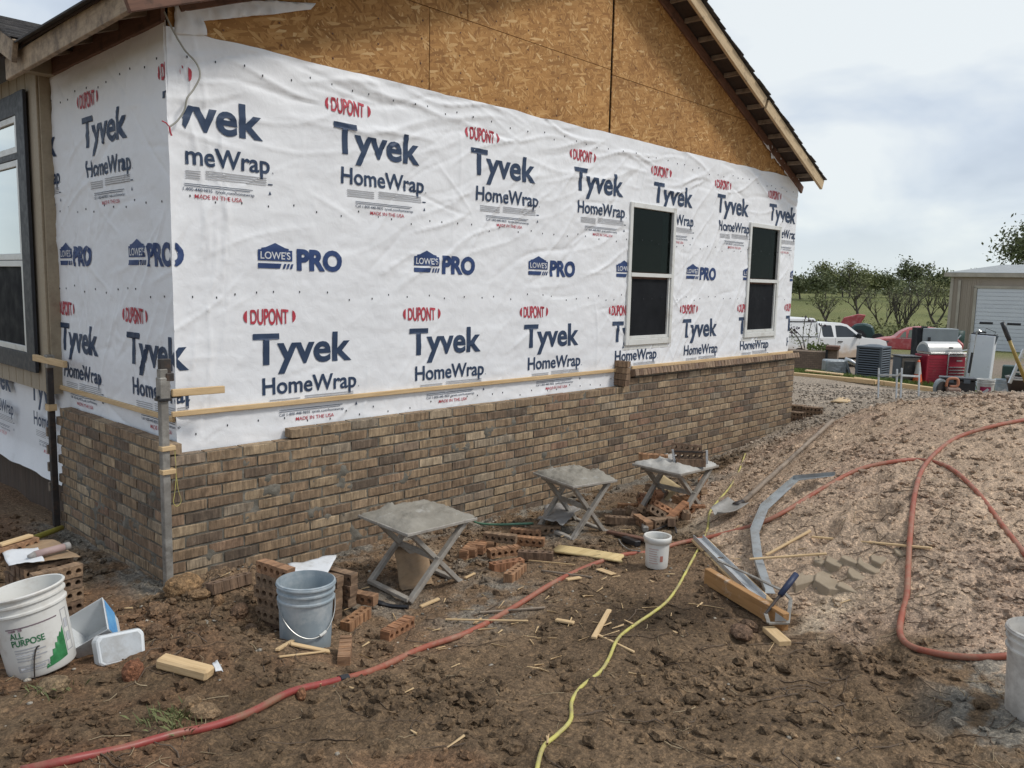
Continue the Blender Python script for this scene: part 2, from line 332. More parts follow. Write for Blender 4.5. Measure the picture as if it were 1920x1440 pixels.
def soil_colour(x, y):
    """the soil's own colour: clay, damp topsoil, dry sand, spilt mortar, gravel, grass"""
    d = np.hypot(x-CX, y-CY); n1 = fbm(x, y, .9, 5, 31, .6)[:, None]; n2 = fbm(x, y, 5, 4, 32, .6)[:, None]; n3 = fbm(x, y, 26, 3, 33)[:, None]
    A = lambda *c: np.array(c)[None, :]
    c = A(.122, .083, .050)*(1-n1)+A(.228, .157, .097)*n1
    c = c*(.72+.5*n2)*(.8+.4*n3)
    n0 = fbm(x, y, .42, 3, 30)[:, None]; c = c*(.70+.64*n0)
    smear = sstep(.46, .62, fbm(x+.4, y, .75, 3, 29))[:, None]; c = c*(1-.35*smear)+A(.25, .165, .105)*.35*smear
    damp = (np.exp(-(((x-(1.428))/.40)**2+((y-(-2.577))/.24)**2))+np.exp(-(((x-(1.823))/.28)**2+((y-(-2.806))/.15)**2))*.8+np.exp(-(((x-(0.648))/.25)**2+((y-(-3.594))/.16)**2))*.6)[:, None]; c = c*(1-.62*np.clip(damp*(.55+n2), 0, 1))
    red = sstep(.50, .64, fbm(x, y, 1.7, 4, 35))[:, None]*sstep(1.2, -.6, x)[:, None]
    c = c*(1-.32*red)+A(.215, .105, .058)*.32*red*(.7+.6*n2)
    hp = m_heap2(x, y)[:, None]
    sand = A(.40, .292, .207)*(1-n1)+A(.53, .405, .30)*n1
    sand = sand*(.80+.4*n2)*(.88+.24*n3)
    pink = sstep(.5, .65, fbm(x, y, 1.1, 4, 36))[:, None]; sand = sand*(1-.3*pink)+A(.36, .24, .185)*.3*pink
    c = c*(1-hp)+sand*hp
    # grey mortar droppings along the wall foot and round the boards
    mt = np.exp(-((y+.13)/.22)**2)*sstep(-.5, 0, x)*sstep(9, 8, x)+np.exp(-((x+.13)/.2)**2)*sstep(-.3, .1, y)*sstep(2.2, 1.8, y)*1.2
    for mx_, my_, mr in ((0.703, -1.048, .32), (1.325, -1.565, .25), (2.739, -0.971, .35), (1.678, -1.059, .22), (3.521, -0.702, .3), (0.931, -1.820, .25), (5.183, -0.888, .3), (6.431, 0.267, .5)):
        mt = mt+.8*np.exp(-(((x-mx_)**2+(y-my_)**2)/mr**2))
    for mx_, my_, mr in ((1.867, -4.237, .16), (1.593, -4.322, .2), (1.382, -4.407, .22)):
        mt = mt+1.3*np.exp(-(((x-mx_)**2+(y-my_)**2)/mr**2))
    mt = np.clip(mt*1.2*sstep(.36, .58, fbm(x, y, 7, 5, 37, .6)), 0, 1)[:, None]*.8
    c = c*(1-mt)+A(.255, .242, .212)*(.55+.75*n2)*mt
    # pale dry sand film at the foot of the heap
    fs = (np.exp(-(((x-(2.167))**2/.35**2+(y-(-3.333))**2/.1**2)))+np.exp(-(((x-(1.556))**2+(y-(-0.560))**2)/.13**2))*.8+np.exp(-(((x-(3.350))**2+(y-(-1.789))**2)/.25**2))*.6)[:, None]*sstep(.4, .55, fbm(x, y, 6, 4, 38))[:, None]
    c = c*(1-fs)+A(.52, .42, .31)*fs
    # gravel yard, dry lot, pasture
    far = sstep(9.2, 11, d)[:, None]*sstep(-.6, .6, 2.3-np.abs(0*y))[:, None]
    grav = A(.38, .315, .250)*(.75+.5*n2)*(.7+.6*n3); c = c*(1-far)+grav*far
    lot = sstep(17, 21, d)[:, None]; c = c*(1-lot)+(A(.27, .22, .175)*(.8+.4*n1))*lot
    gp_ = (sstep(.44, .56, fbm(x, y, .35, 4, 39))*sstep(18, 20, d)*(1-sstep(24, 30, d))*.8)[:, None]; c = c*(1-gp_)+A(.12, .15, .055)*gp_
    ang = np.arctan2(x-CX, y-CY)
    past = (sstep(40, 47, d+8*(fbm(x, y, .08, 3, 40)-.5)-30*sstep(1.02, 1.1, ang)*0))[:, None]
    nn = fbm(x, y, .05, 5, 42, .6)[:, None]; nf = fbm(x, y, .7, 4, 43)[:, None]
    gr = (A(.125, .15, .050)*(1-nn)+A(.20, .195, .08)*nn)*(.75+.5*nf)
    c = c*(1-past)+gr*past
    return np.clip(c, .01, .7)
gcol = soil_colour(fx_, fy_)
_dd = np.hypot(fx_-CX, fy_-CY)
t = NT('soil'); at = t.n('Attribute', attribute_name='soil').outputs['Color']; co = t.coords(rnd=False)
nA = t.noise(co, 38, 8, .65); nB = t.noise(co, 150, 4, .6)
gcl = t.mix(1.0, at, t.ramp(nA, [(.25, (.55, .55, .55)), (.5, (1, 1, 1)), (.78, (1.45, 1.42, 1.38))]), 'MULTIPLY')
gcl = t.mix(1.0, gcl, t.ramp(nB, [(.3, (.72, .72, .72)), (.62, (1.12, 1.12, 1.12)), (.8, (1.5, 1.47, 1.42))]), 'MULTIPLY')
vA = t.n('TexVoronoi', {'Vector': co, 'Scale': 42.}, feature='F1'); vB = t.n('TexVoronoi', {'Vector': co, 'Scale': 95.}, feature='F1')
cA = t.n('SeparateColor', {0: vA.outputs['Color']}).outputs[0]; cB = t.n('SeparateColor', {0: vB.outputs['Color']}).outputs[1]
gcl = t.mix(1.0, gcl, t.ramp(cA, [(0, (.78, .78, .78)), (.6, (1, 1, 1)), (1, (1.24, 1.22, 1.18))]), 'MULTIPLY'); gcl = t.mix(1.0, gcl, t.ramp(cB, [(0, (.74, .73, .72)), (.5, (1, 1, 1)), (1, (1.3, 1.27, 1.22))]), 'MULTIPLY')
nb = t.bump(nA, .55, .02); nb = t.bump(t.math('MULTIPLY', t.math('SUBTRACT', 1., vA.outputs['Distance']), cA), .8, .014, nb); nb = t.bump(t.math('MULTIPLY', t.math('SUBTRACT', 1., vB.outputs['Distance']), cB), .7, .007, nb); nb = t.bump(nB, .5, .005, nb)
M_SOIL = t.fin(gcl, .95, 0, nb, Specular_IOR_Level=.2)
ground = np_mesh('ground', np.c_[fx_, fy_, fz_], grid_faces(len(gx), len(gy)), M_SOIL, attrs={'soil': ('POINT', gcol)})
tag(ground, kind='structure')

# ------------------------------------------------------------------ shared materials
M_WRAP = NT('white_house_wrap'); t = M_WRAP; co = t.coords(rnd=False)
_w = t.ramp(t.noise(co, 1.7, 6, .6), [(.3, (.78, .785, .80)), (.7, (.85, .855, .865))])
_s = t.ramp(t.noise(co, 3.1, 8, .7), [(.62, (0, 0, 0)), (.8, (.5, .5, .5))])
_w = t.mix(_s, _w, (.56, .55, .52))
M_WRAP = t.fin(_w, .55, 0, t.bump(t.noise(co, 55, 4, .6), .10, .004, t.bump(t.noise(t.coords((1, 1, 1), False), 14, 5, .6, 1.2), .22, .012)), Specular_IOR_Level=.3)
M_INK = pm('navy_print', (.026, .052, .110), (.020, .040, .085), 8, .6, 0)
M_RED = pm('red_print', (.50, .045, .07), (.42, .04, .06), 8, .6, 0)
M_BLUE = pm('blue_print', (.022, .055, .17), (.018, .044, .14), 8, .6, 0)
M_GREYINK = pm('grey_fine_print', (.40, .40, .41), (.36, .36, .38), 8, .6, 0)
M_WHITEINK = pm('white_print', (.75, .76, .78), None, 8, .6, 0)
M_PINE = wood('fresh_pine', (.62, .44, .24), (.47, .31, .15))
M_OLDWOOD = wood('weathered_wood', (.30, .235, .175), (.16, .12, .09), (.10, .075, .055), .3)
M_FASCIA = wood('peeling_tan_fascia', (.42, .315, .21), (.33, .24, .155), (.12, .085, .06), .42)
M_BARGE = wood('raw_tan_barge', (.56, .42, .255), (.43, .31, .18), (.17, .12, .08), .12)
M_DARKWOOD = wood('dark_stained_wood', (.17, .085, .055), (.105, .05, .034), (.06, .035, .025), .2)
M_DECK = wood('dark_roof_deck', (.060, .040, .032), (.032, .022, .02))
M_TAN = NT('tan_siding'); t = M_TAN; co = t.coords((14, 14, 1.4), False)
_n = t.noise(co, 3.2, 8, .65)
M_TAN = t.fin(t.ramp(_n, [(.3, (.30, .245, .175)), (.6, (.385, .32, .235)), (.8, (.43, .36, .27))]), .75, 0, t.bump(_n, .3, .004))
M_TRIM = pm('tan_trim', (.37, .30, .205), (.31, .245, .165), 5, .6, .12, 0, (8, 8, 1), (.2, .15, .1), .15)
M_BLACKTRIM = pm('black_painted_wood', (.035, .038, .045), (.022, .024, .03), 9, .55, .4, 0, (1, 1, 1), (.10, .10, .10), .1, .006)
M_VINYL = pm('white_vinyl', (.72, .72, .69), (.64, .635, .60), 4, .35, .05, 0, (1, 1, 1), (.38, .34, .28), .2)
M_SHINGLE = NT('charcoal_shingle'); t = M_SHINGLE; co = t.coords()
M_SHINGLE = t.fin(t.ramp(t.noise(co, 5, 6, .7), [(.3, (.030, .030, .032)), (.55, (.075, .070, .068)), (.8, (.16, .15, .14))]), .95, 0, t.bump(t.noise(co, 160, 3), .6, .006))
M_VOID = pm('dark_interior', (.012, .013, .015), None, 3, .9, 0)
def osb():
    t = NT('flake_board'); tcn = t.n('TexCoord').outputs['Object']
    off = t.n('VectorMath', {0: tcn, 1: t.n('VectorMath', {0: t.n('ObjectInfo').outputs['Random'], 1: (7., 3., 9.)}, operation='MULTIPLY').outputs[0]}, operation='ADD').outputs[0]
    col = None; hgt = None
    for i, (ang, sx, sz) in enumerate(((88, 11, 54), (-66, 12, 60), (58, 12, 56), (-30, 11, 60), (14, 11, 56))):
        m0 = t.n('Mapping', {0: off}); m0.inputs['Rotation'].default_value = (0, R(ang), 0); m0.inputs['Location'].default_value = (i*3.3, 0, i*1.7)
        m1 = t.n('Mapping', {0: m0.outputs[0]}); m1.inputs['Scale'].default_value = (sx, .01, sz)
        v = t.n('TexVoronoi', {'Vector': m1.outputs[0], 'Scale': 1., 'Randomness': 1.}, feature='F1')
        s = t.n('SeparateColor', {0: v.outputs['Color']})
        c = t.ramp(s.outputs[0], [(.0, (.27, .128, .036)), (.35, (.375, .188, .056)), (.75, (.455, .242, .080)), (.94, (.54, .32, .125)), (1., (.64, .43, .205))])
        if col is None: col, hgt = c, s.outputs[0]
        else:
            k = t.math('GREATER_THAN', s.outputs[1], .68)
            col = t.mix(k, col, c); h2 = t.n('Mix', {0: k, 2: hgt, 3: s.outputs[0]}); hgt = h2.outputs[0]
    big = t.ramp(t.noise(off, 1.3, 4, .6), [(.3, (.90, .88, .87)), (.7, (1.12, 1.1, 1.08))])
    col = t.mix(1., col, big, 'MULTIPLY')
    dk = t.ramp(t.noise(off, 4, 8, .75), [(.62, (1, 1, 1)), (.78, (.45, .40, .36))]); col = t.mix(1., col, dk, 'MULTIPLY')
    st_ = t.ramp(t.noise(t.coords((1.2, 1, .22), False), 2.2, 5, .6), [(.34, (.86, .84, .81)), (.5, (1, 1, 1))]); col = t.mix(.8, col, st_, 'MULTIPLY')
    return t.fin(col, .8, 0, t.bump(hgt, .5, .004))
M_OSB = osb()
def glass(name, tint, rough=.02, trans=.5):
    t = NT(name); gl = t.n('BsdfGlossy', {'Color': (.9, .95, .95, 1), 'Roughness': rough}); tr = t.n('BsdfTransparent', {'Color': (*tint, 1)})
    fr = t.n('Fresnel', {'IOR': 1.5}); nzv = t.bump(t.noise(t.coords(), 1.2, 2), .03, .02); t.to(nzv, gl.inputs['Normal'])
    k = t.math('MULTIPLY', fr, trans); ms = t.n('MixShader', {0: k, 1: tr.outputs[0], 2: gl.outputs[0]})
    t.to(ms.outputs[0], t.t.nodes['Material Output'].inputs[0]); return t.m
M_GLASS = glass('window_glass', (.34, .38, .36), .03, .14)
M_GLASSB = glass('bright_window_glass', (.30, .34, .38), .02, 3.2)
M_SCREEN = pm('dark_insect_screen', (.012, .013, .016), (.007, .008, .010), 3, .7, .1, Specular_IOR_Level=.15)

# ------------------------------------------------------------------ lettering as real thin shapes that follow the sheet
_tc = {}
def text2d(s, size=1, bold=.0, spacing=1.0):
    k = (s, bold, spacing)
    if k not in _tc:
        cu = bpy.data.curves.new('lettering', 'FONT'); cu.body = s; cu.size = 1; cu.offset = bold; cu.dimensions = '2D'; cu.fill_mode = 'FRONT'; cu.space_character = spacing; cu.resolution_u = 4
        ob = bpy.data.objects.new('lettering', cu); COL.objects.link(ob)
        dg = bpy.context.evaluated_depsgraph_get(); ev = ob.evaluated_get(dg); me = ev.to_mesh()
        v = np.array([(q.co.x, q.co.y) for q in me.vertices]); f = [tuple(q.vertices) for q in me.polygons]
        ev.to_mesh_clear(); bpy.data.objects.remove(ob); bpy.data.curves.remove(cu)
        _tc[k] = (v-v.min(0)*np.array([1, 0]), f)
    v, f = _tc[k]; return v*size, f
class Ink:
    """flat shapes (u, v) of one colour"""
    def __init__(s): s.v = []; s.f = []
    def add(s, v, f):
        k = len(s.v); s.v += [tuple(a) for a in v]; s.f += [tuple(i+k for i in q) for q in f]; return s
    def fit(s, txt, u0, u1, v0, cap, bold=0., fn=None, spacing=1.):
        """text stretched to span u0..u1 with its baseline at v0 and capital height cap"""
        v, f = text2d(txt, 1, bold, spacing); c = v.copy(); w = v[:, 0].max(); H = .70
        c[:, 0] = u0+v[:, 0]/w*(u1-u0); c[:, 1] = v0+v[:, 1]/H*cap
        if fn: c = np.array([fn(*q) for q in c])
        return s.add(c, f)
    def poly(s, p): return s.add(p, [tuple(range(len(p)))])
    def rect(s, a, b, c, d): return s.poly([(a, b), (c, b), (c, d), (a, d)])
def diced(ink, step):
    """bmesh of the shapes cut on a fine lattice so that it can drape"""
    bm = bmesh.new(); vs = [bm.verts.new((a, 0, b)) for a, b in ink.v]
    for q in ink.f:
        try: bm.faces.new([vs[i] for i in q])
        except ValueError: pass
    xs = [v[0] for v in ink.v]; zs = [v[1] for v in ink.v]
    for lo, hi, no in ((min(xs), max(xs), (1, 0, 0)), (min(zs), max(zs), (0, 0, 1))):
        for q in np.arange(lo+step/2, hi, step):
            bmesh.ops.bisect_plane(bm, geom=bm.verts[:]+bm.edges[:]+bm.faces[:], plane_co=(q*no[0], 0, q*no[2]), plane_no=no)
    bmesh.ops.triangulate(bm, faces=bm.faces[:])
    bm.verts.index_update(); V = np.array([(v.co.x, v.co.z) for v in bm.verts]); F = np.array([[v.index for v in f.verts] for f in bm.faces]); bm.free()
    return V, F
def oval_ink(cx, cz, w, h):
    k = Ink(); a = w/2; env = lambda x: math.sqrt(max(.12, 1-((x-cx)/(a*1.06))**2*.62))
    k.fit('DUPONT', cx-a*.74, cx+a*.70, cz-h*.36, h*.72, .026, lambda x, z: (x, cz+(z-cz)*env(x)*1.18))
    for s in (-1, 1):
        arc = [(cx+s*a*(.80+.20*math.cos(q)), cz+h*.36*math.sin(q)) for q in np.linspace(-1.25, 1.25, 7)]
        k.poly(arc if s > 0 else arc[::-1])
    return k
# one wrap repeat, measured from the capital T of the big word
A_navy = Ink().fit('Tyvek', 0, .80, 1.86-2.07+.0, .205, .027).fit('HomeWrap', .066, .845, 1.648-2.07, .115, .019)
A_red = oval_ink(.131, .113, .395, .125); A_red.fit('MADE IN THE USA', .325, .645, -.628, .026, .006)
A_small = Ink().fit('Call 1-800-448-9835  tyvek.com/homewrap', .19, .73, -.585, .020, .004).fit('R', .862, .872, -.424, .012, .004)
for q, (a, b) in enumerate(((.19, .72), (.19, .70))): A_small.rect(a, -.545-.012*q, b, -.541-.012*q)
A_small.rect(.83, -.497, .865, -.489)
for q in range(3): A_small.poly([(.835+.005*q*0, -.56), (.855, -.56), (.845, -.535)]) if q == 0 else None
A_grey = Ink()
for q in range(4): A_grey.rect(.12, -.468-.014*q, .36, -.462-.014*q); A_grey.rect(.40, -.458-.014*q, .82, -.452-.014*q)
B_blue = Ink().poly([(0, .052), (.262, .052), (.262, .125), (.237, .125), (.237, .136), (.205, .141), (.131, .172), (.057, .141), (.025, .136), (.025, .125), (0, .125)])
B_blue.poly([(0, 0), (.165, 0), (.178, .034), (0, .034)])
for q in range(3): B_blue.poly([(.186+.028*q, 0), (.202+.028*q, 0), (.214+.028*q, .034), (.198+.028*q, .034)])
B_blue.fit('PRO', .297, .670, .0, .134, .050)
B_white = Ink().fit("LOWE'S", .018, .246, .064, .048, .012)
PR = {k: diced(v, .02) for k, v in dict(an=A_navy, ar=A_red, asm=A_small, ag=A_grey, bb=B_blue, bw=B_white).items()}

# ------------------------------------------------------------------ creased sheet
def creases(seed, n, box_, ang=None, amp=(.003, .012), ln=(.2, 1.0), wd=(.012, .04)):
    rr = np.random.RandomState(seed); x0, x1, z0, z1 = box_
    c = np.c_[rr.uniform(x0, x1, n), rr.uniform(z0, z1, n)]
    a = rr.uniform(0, math.pi, n) if ang is None else rr.normal(ang[0], ang[1], n)
    return np.c_[c, a, rr.uniform(*ln, n), rr.uniform(*wd, n), rr.uniform(*amp, n)*np.where(rr.rand(n) < .3, -1, 1)]
def sheet_h(u, v, cs, seed):
    h = .007*(fbm(u, v, 1.1, 3, seed)-.5)*2+.006*(fbm(u, v*2.2, 4.2, 3, seed+3)-.5)*2+.0022*(fbm(u, v, 17, 3, seed+9)-.5)*2
    for cx, cz, a, l, w, am in cs:
        du = u-cx; dw = v-cz; s = du*math.cos(a)+dw*math.sin(a); q = -du*math.sin(a)+dw*math.cos(a)
        m = np.abs(s) < l
        if not m.any(): continue
        q = q[m]+.06*np.sin(s[m]*5+cx*9)*l; k = 1-(s[m]/l)**2
        h[m] += 1.4*am*k*np.exp(-np.abs(q)/(w*.62))
    return h
CS_F = np.r_[creases(1, 60, (0, 8.7, 2.0, 2.45), (0.02, .22), (.004, .012), (.3, .9), (.012, .035)), creases(2, 150, (0, 8.7, -.1, 2.4), (.75, .5), (.002, .007), (.15, .6), (.01, .03)),
             creases(3, 60, (5.2, 8.7, 0.1, 2.3), (1.0, .22), (.005, .014), (.25, .75), (.012, .032)), creases(4, 40, (1.6, 4.6, 1.0, 2.2), (.45, .25), (.003, .009), (.3, .8), (.012, .03)),
             creases(5, 50, (0, 8.7, -.1, .1), (.9, .5), (.003, .008), (.06, .18), (.008, .02)), creases(8, 30, (4.5, 5.9, .1, 2.1), (1.1, .6), (.004, .010), (.12, .4), (.01, .02)),
             creases(9, 26, (0.0, .35, .0, 2.4), (1.5, .15), (.004, .010), (.2, .5), (.01, .022))]
CS_L = np.r_[creases(6, 110, (0, 2.1, -.1, 2.4), None, (.002, .006), (.12, .5), (.01, .028)), creases(7, 16, (.2, 1.9, .2, 1.9), (2.2, .35), (.004, .009), (.3, .9), (.012, .03))]
def front_surf(u, v):
    h = sheet_h(u, v, CS_F, 50)
    h = h+.05*np.exp(-u/.045)*sstep(2.3, 1.5, v)*.25           # the loose lap by the corner
    return np.maximum(h, -.008)+.026
def left_surf(u, v): return np.maximum(sheet_h(u, v, CS_L, 60), -.008)+.024
def front_pt(u, v, off=0): return np.c_[u, -(front_surf(u, v)+off), v]
def left_pt(u, v, off=0): return np.c_[-(left_surf(u, v)+off), u, v]

# ------------------------------------------------------------------ the house
house = thing('house', 'house being re-sided, wrapped in white printed sheeting below bare flake board gable', 'house')
def front_top(u): return 2.435+.005*u+.012*(fbm(u, u*0, 3, 3, 70)-.5)*2
nu, nv = 640, 180; U = np.linspace(-.036, 8.745, nu); V = np.linspace(0, 1, nv); UU, VV = np.meshgrid(U, V, indexing='ij')
zt = front_top(UU); ZZ = -.24+(zt+.24)*VV; u, v = UU.ravel(), ZZ.ravel()
gf = grid_faces(nu, nv)[:, ::-1]; uc = u[gf].mean(1); vc = v[gf].mean(1)
gf = gf[~(((uc > 4.83) & (uc < 5.63) & (vc > .39) & (vc < 1.785)) | ((uc > 7.44) & (uc < 8.25) & (vc > .39) & (vc < 1.76)))]
wrap = np_mesh('house_wrap', front_pt(u, v), gf, M_WRAP, house)
# the left wall: a second sheet, torn along its far edge
nu, nv = 170, 190; S_ = np.linspace(0, 1, nu); SS, VV = np.meshgrid(S_, V_ := np.linspace(-.24, 2.47, nv), indexing='ij')
edge = 2.06+.05*(fbm(V_*0, V_, 3.1, 4, 75, .6)-.5)*2-.05*sstep(1.5, 2.4, V_); UU = -.036+(edge[None, :]+.036)*SS
wrap_left = np_mesh('house_wrap', left_pt(UU.ravel(), VV.ravel()), grid_faces(nu, nv), M_WRAP, house)
# sheathing behind both
MB().box((4.37, .02, 1.0), (8.74, .03, 3.0)).box((.02, 4.2, 1.0), (.03, 8.3, 3.0)).build('sheathing', M_DARKWOOD, house)
def put_print(parent, key, u0, v0, surf, mat, name, flip, lo, hi):
    Vp, F = PR[key]; u = Vp[:, 0]; v = Vp[:, 1]+v0
    uu = u0+u if not flip else u0-u
    keep = ((uu[F] > lo) & (uu[F] < hi)).all(1)
    if not flip:
        a_ = uu[F].mean(1); b_ = v[F].mean(1); keep &= ~(((a_ > 4.80) & (a_ < 5.65) & (b_ > .35) & (b_ < 1.81)) | ((a_ > 7.42) & (a_ < 8.27) & (b_ > .35) & (b_ < 1.785)))
    F = F[keep]
    if len(F) == 0: return None
    used, inv = np.unique(F, return_inverse=True); F = inv.reshape(F.shape)
    off = .0062 if key == 'bw' else .0044
    P = surf(uu[used], v[used], off); return np_mesh(name, P, F if not flip else F[:, ::-1], mat, parent)
def block(parent, u0, v0, surf, flip, lo, hi):
    for k, m, nme in (('an', M_INK, 'printed_wordmark'), ('ar', M_RED, 'printed_oval_logo'), ('asm', M_INK, 'printed_small_text'), ('ag', M_GREYINK, 'printed_fine_text')):
        put_print(parent, k, u0, v0, surf, m, nme, flip, lo, hi)
def lowes(parent, u0, v0, surf, flip, lo, hi):
    put_print(parent, 'bb', u0, v0, surf, M_BLUE, 'printed_store_logo', flip, lo, hi); put_print(parent, 'bw', u0, v0, surf, M_WHITEINK, 'printed_store_name', flip, lo, hi)
for k in range(-1, 7):
    block(wrap, 1.156+1.351*k, 2.072+.002*k, front_pt, False, .055, 8.74); k < 0 or lowes(wrap, .555+1.348*k, 1.022+.010*k, front_pt, False, -.03, 8.74)
    k < 0 or block(wrap, .51+1.351*k, .583+.004*k, front_pt, False, -.03, 8.74)
block(wrap, -.735, .583, front_pt, False, -.03, .075); lowes(wrap, -.62, 1.022, front_pt, False, -.03, .2)
for k in range(-1, 2):
    block(wrap_left, 1.375-1.345*k, 2.068, left_pt, True, -.02, 2.03); lowes(wrap_left, 1.955-1.335*k, 1.022, left_pt, True, -.02, 2.02)
    block(wrap_left, 2.02-1.33*k, .575, left_pt, True, -.02, 2.05)
# cap staples in rows
sb = MB(); rs = random.Random(3)
for z0 in (2.30, 1.43, .84, -.03):
    x = .1
    while x < 8.7:
        z = z0+rs.uniform(-.03, .03); P = front_pt(np.array([x]), np.array([z]), .002)[0]; sb.box(P, (.006, .005, .013)); x += rs.uniform(.12, .24)
sb.build('staple', M_BLACKTRIM, wrap)['kind'] = 'stuff'
sb = MB()
for z0 in (2.25, 1.43, .84):
    y = .1
    while y < 2.0:
        z = z0+rs.uniform(-.03, .03); P = left_pt(np.array([y]), np.array([z]), .002)[0]; sb.box(P, (.005, .006, .013)); y += rs.uniform(.12, .24)
sb.build('staple', M_BLACKTRIM, wrap_left)['kind'] = 'stuff'

# ---- gable sheathing: separate flake board sheets
XR = 4.41
def rake_l(x): return 2.36+.3917*(x+.38)
def rake_r(x): return 3.868-.4388*(x-5.25)
ZRIDGE = 4.236
def under(x): return rake_l(x) if x < XR else rake_r(x)
def clip(poly, f):
    out = []
    for i, p_ in enumerate(poly):
        q = poly[(i+1) % len(poly)]; a, b = f(p_), f(q)
        if a >= 0: out.append(p_)
        if a*b < 0: s = a/(a-b); out.append((p_[0]+(q[0]-p_[0])*s, p_[1]+(q[1]-p_[1])*s))
    return out
for x0, x1, z0, z1 in ((-.0, 2.056, 2.30, 3.062), (2.062, 4.395, 2.30, 3.062), (4.43, 6.84, 2.30, 3.02), (6.846, 8.74, 2.30, 3.02), (.6, 2.46, 3.068, 4.3), (2.466, 4.395, 3.068, 4.3), (4.43, 5.20, 3.026, 4.3), (5.206, 7.4, 3.026, 4.3)):
    pl = [(x0, z0), (x1, z0), (x1, z1), (x0, z1)]
    pl = clip(pl, lambda q: rake_l(q[0])+.12-q[1]); pl = clip(pl, lambda q: rake_r(q[0])+.12-q[1])
    if len(pl) > 2:
        yo = -.003*random.Random(x0*7+z0).random()
        MB().prism(pl, lambda a, b, s: (a, yo-.012*s, b)).build('sheathing_panel', M_OSB, house)
# gable wall behind the sheets (dark in the joint)
pl = clip(clip([(0, 2.2), (8.74, 2.2), (8.74, 4.4), (0, 4.4)], lambda q: rake_l(q[0])+.1-q[1]), lambda q: rake_r(q[0])+.1-q[1])
MB().prism(pl, lambda a, b, s: (a, .012+.03*s, b)).build('gable_framing', M_VOID, house)
nl = MB(); rn_ = random.Random(12)
for x in np.arange(.35, 8.6, .407):
    z = 2.5
    while z < under(x)+.02: nl.box((x+rn_.uniform(-.01, .01), -.0155, z), (.011, .004, .011)); z += rn_.uniform(.13, .19)
nl.build('nail', M_DARKWOOD, house)['kind'] = 'stuff'
# scraps of sheet at the top corners
def scrap(name, outline, thick, surf, n=26, seed=0):
    xs = [q[0] for q in outline]; zs = [q[1] for q in outline]
    bm = bmesh.new(); vs = [bm.verts.new((a, 0, b)) for a, b in outline]; bm.faces.new(vs)
    for lo, hi, no in ((min(xs), max(xs), (1, 0, 0)), (min(zs), max(zs), (0, 0, 1))):
        for q in np.arange(lo+.02, hi, .02): bmesh.ops.bisect_plane(bm, geom=bm.verts[:]+bm.edges[:]+bm.faces[:], plane_co=(q*no[0], 0, q*no[2]), plane_no=no)
    V = np.array([tuple(w.co) for w in bm.verts]); hh = (fbm(V[:, 0], V[:, 2], 9, 4, seed, .6)-.5)
    for w, k in zip(bm.verts, hh): w.co = surf(w.co.x, w.co.z, k)
    me = bpy.data.meshes.new(name); bm.to_mesh(me); bm.free()
    o = link(name, me, M_WRAP, house, True); md = o.modifiers.new('thickness', 'SOLIDIFY'); md.thickness = thick; return o
scrap('sheet_scrap', [(.03, 2.40), (.22, 2.43), (.21, 2.52), (.70, 2.68), (.98, 2.78), (1.02, 2.83), (.6, 2.74), (.12, 2.60), (.03, 2.56)], .002, lambda x, z, k: (x+.02*k, -.028-.035*abs(k)*2, z+.02*k), seed=4)
scrap('sheet_scrap', [(8.62, 2.44), (8.73, 2.42), (8.55, 2.53), (8.05, 2.74), (7.70, 2.87), (7.60, 2.84), (7.72, 2.76), (7.86, 2.73), (7.88, 2.64), (7.98, 2.66), (8.12, 2.58), (8.22, 2.60), (8.3, 2.5)], .002, lambda x, z, k: (x, -.030-.03*abs(k)*2, z+.02*k), seed=9)

# ---- windows in the front wall
def window(x0, x1, z0, z1):
    w = MB(); fw = .052; y0, y1 = .03, -.048
    yc = (y0+y1)/2; dy = y0-y1
    w.box((x0+fw/2, yc, (z0+z1)/2), (fw, dy, z1-z0)); w.box((x1-fw/2, yc, (z0+z1)/2), (fw, dy, z1-z0))
    w.box(((x0+x1)/2, yc, z1-fw/2), (x1-x0-2*fw, dy, fw)); w.box(((x0+x1)/2, yc, z0+fw*.6), (x1-x0-2*fw, dy, fw*1.2))
    fr = w.build('window', M_VINYL, house, bevel=.004)
    zm = z0+(z1-z0)*.5
    MB().box(((x0+x1)/2, -.036, zm), (x1-x0-2*fw-.004, .03, .042)).build('meeting_rail', M_VINYL, fr, bevel=.003)
    s = MB(); a, b, c, d = x0+fw+.002, x1-fw-.002, z0+fw*1.2+.002, zm-.022
    for q in ((a+.014, .028, 1), (b-.014, .028, 1)): s.box((q[0], -.022, (c+d)/2), (.028, .022, d-c))
    s.box(((a+b)/2, -.022, c+.017), (b-a-.056, .022, .034)); s.build('lower_sash', M_VINYL, fr, bevel=.002)
    MB().box(((a+b)/2, -.010, (c+d)/2), (b-a-.056, .004, d-c-.04)).build('screen', M_SCREEN, fr)
    MB().box(((a+b)/2, -.012, (zm+z1)/2-.01), (b-a+.004, .004, z1-zm-fw-.03)).build('pane', M_GLASS, fr)
    # what shows through: a dark room with a pale strip of blind
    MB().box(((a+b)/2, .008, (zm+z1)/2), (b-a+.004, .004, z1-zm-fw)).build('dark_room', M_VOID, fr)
    MB().box((b-.075, .002, (zm+z1)/2), (.14, .004, z1-zm-fw-.02)).build('blind', pm('grey_green_blind', (.13, .165, .145), None, 4, .8, .1), fr)
    # ragged nailing flange strip below
    MB().box(((x0+x1)/2, -.026, z0-.02), (x1-x0+.05, .004, .05)).build('flange', M_VINYL, fr)
window(4.787, 5.665, .335, 1.828); window(7.40, 8.285, .335, 1.80)

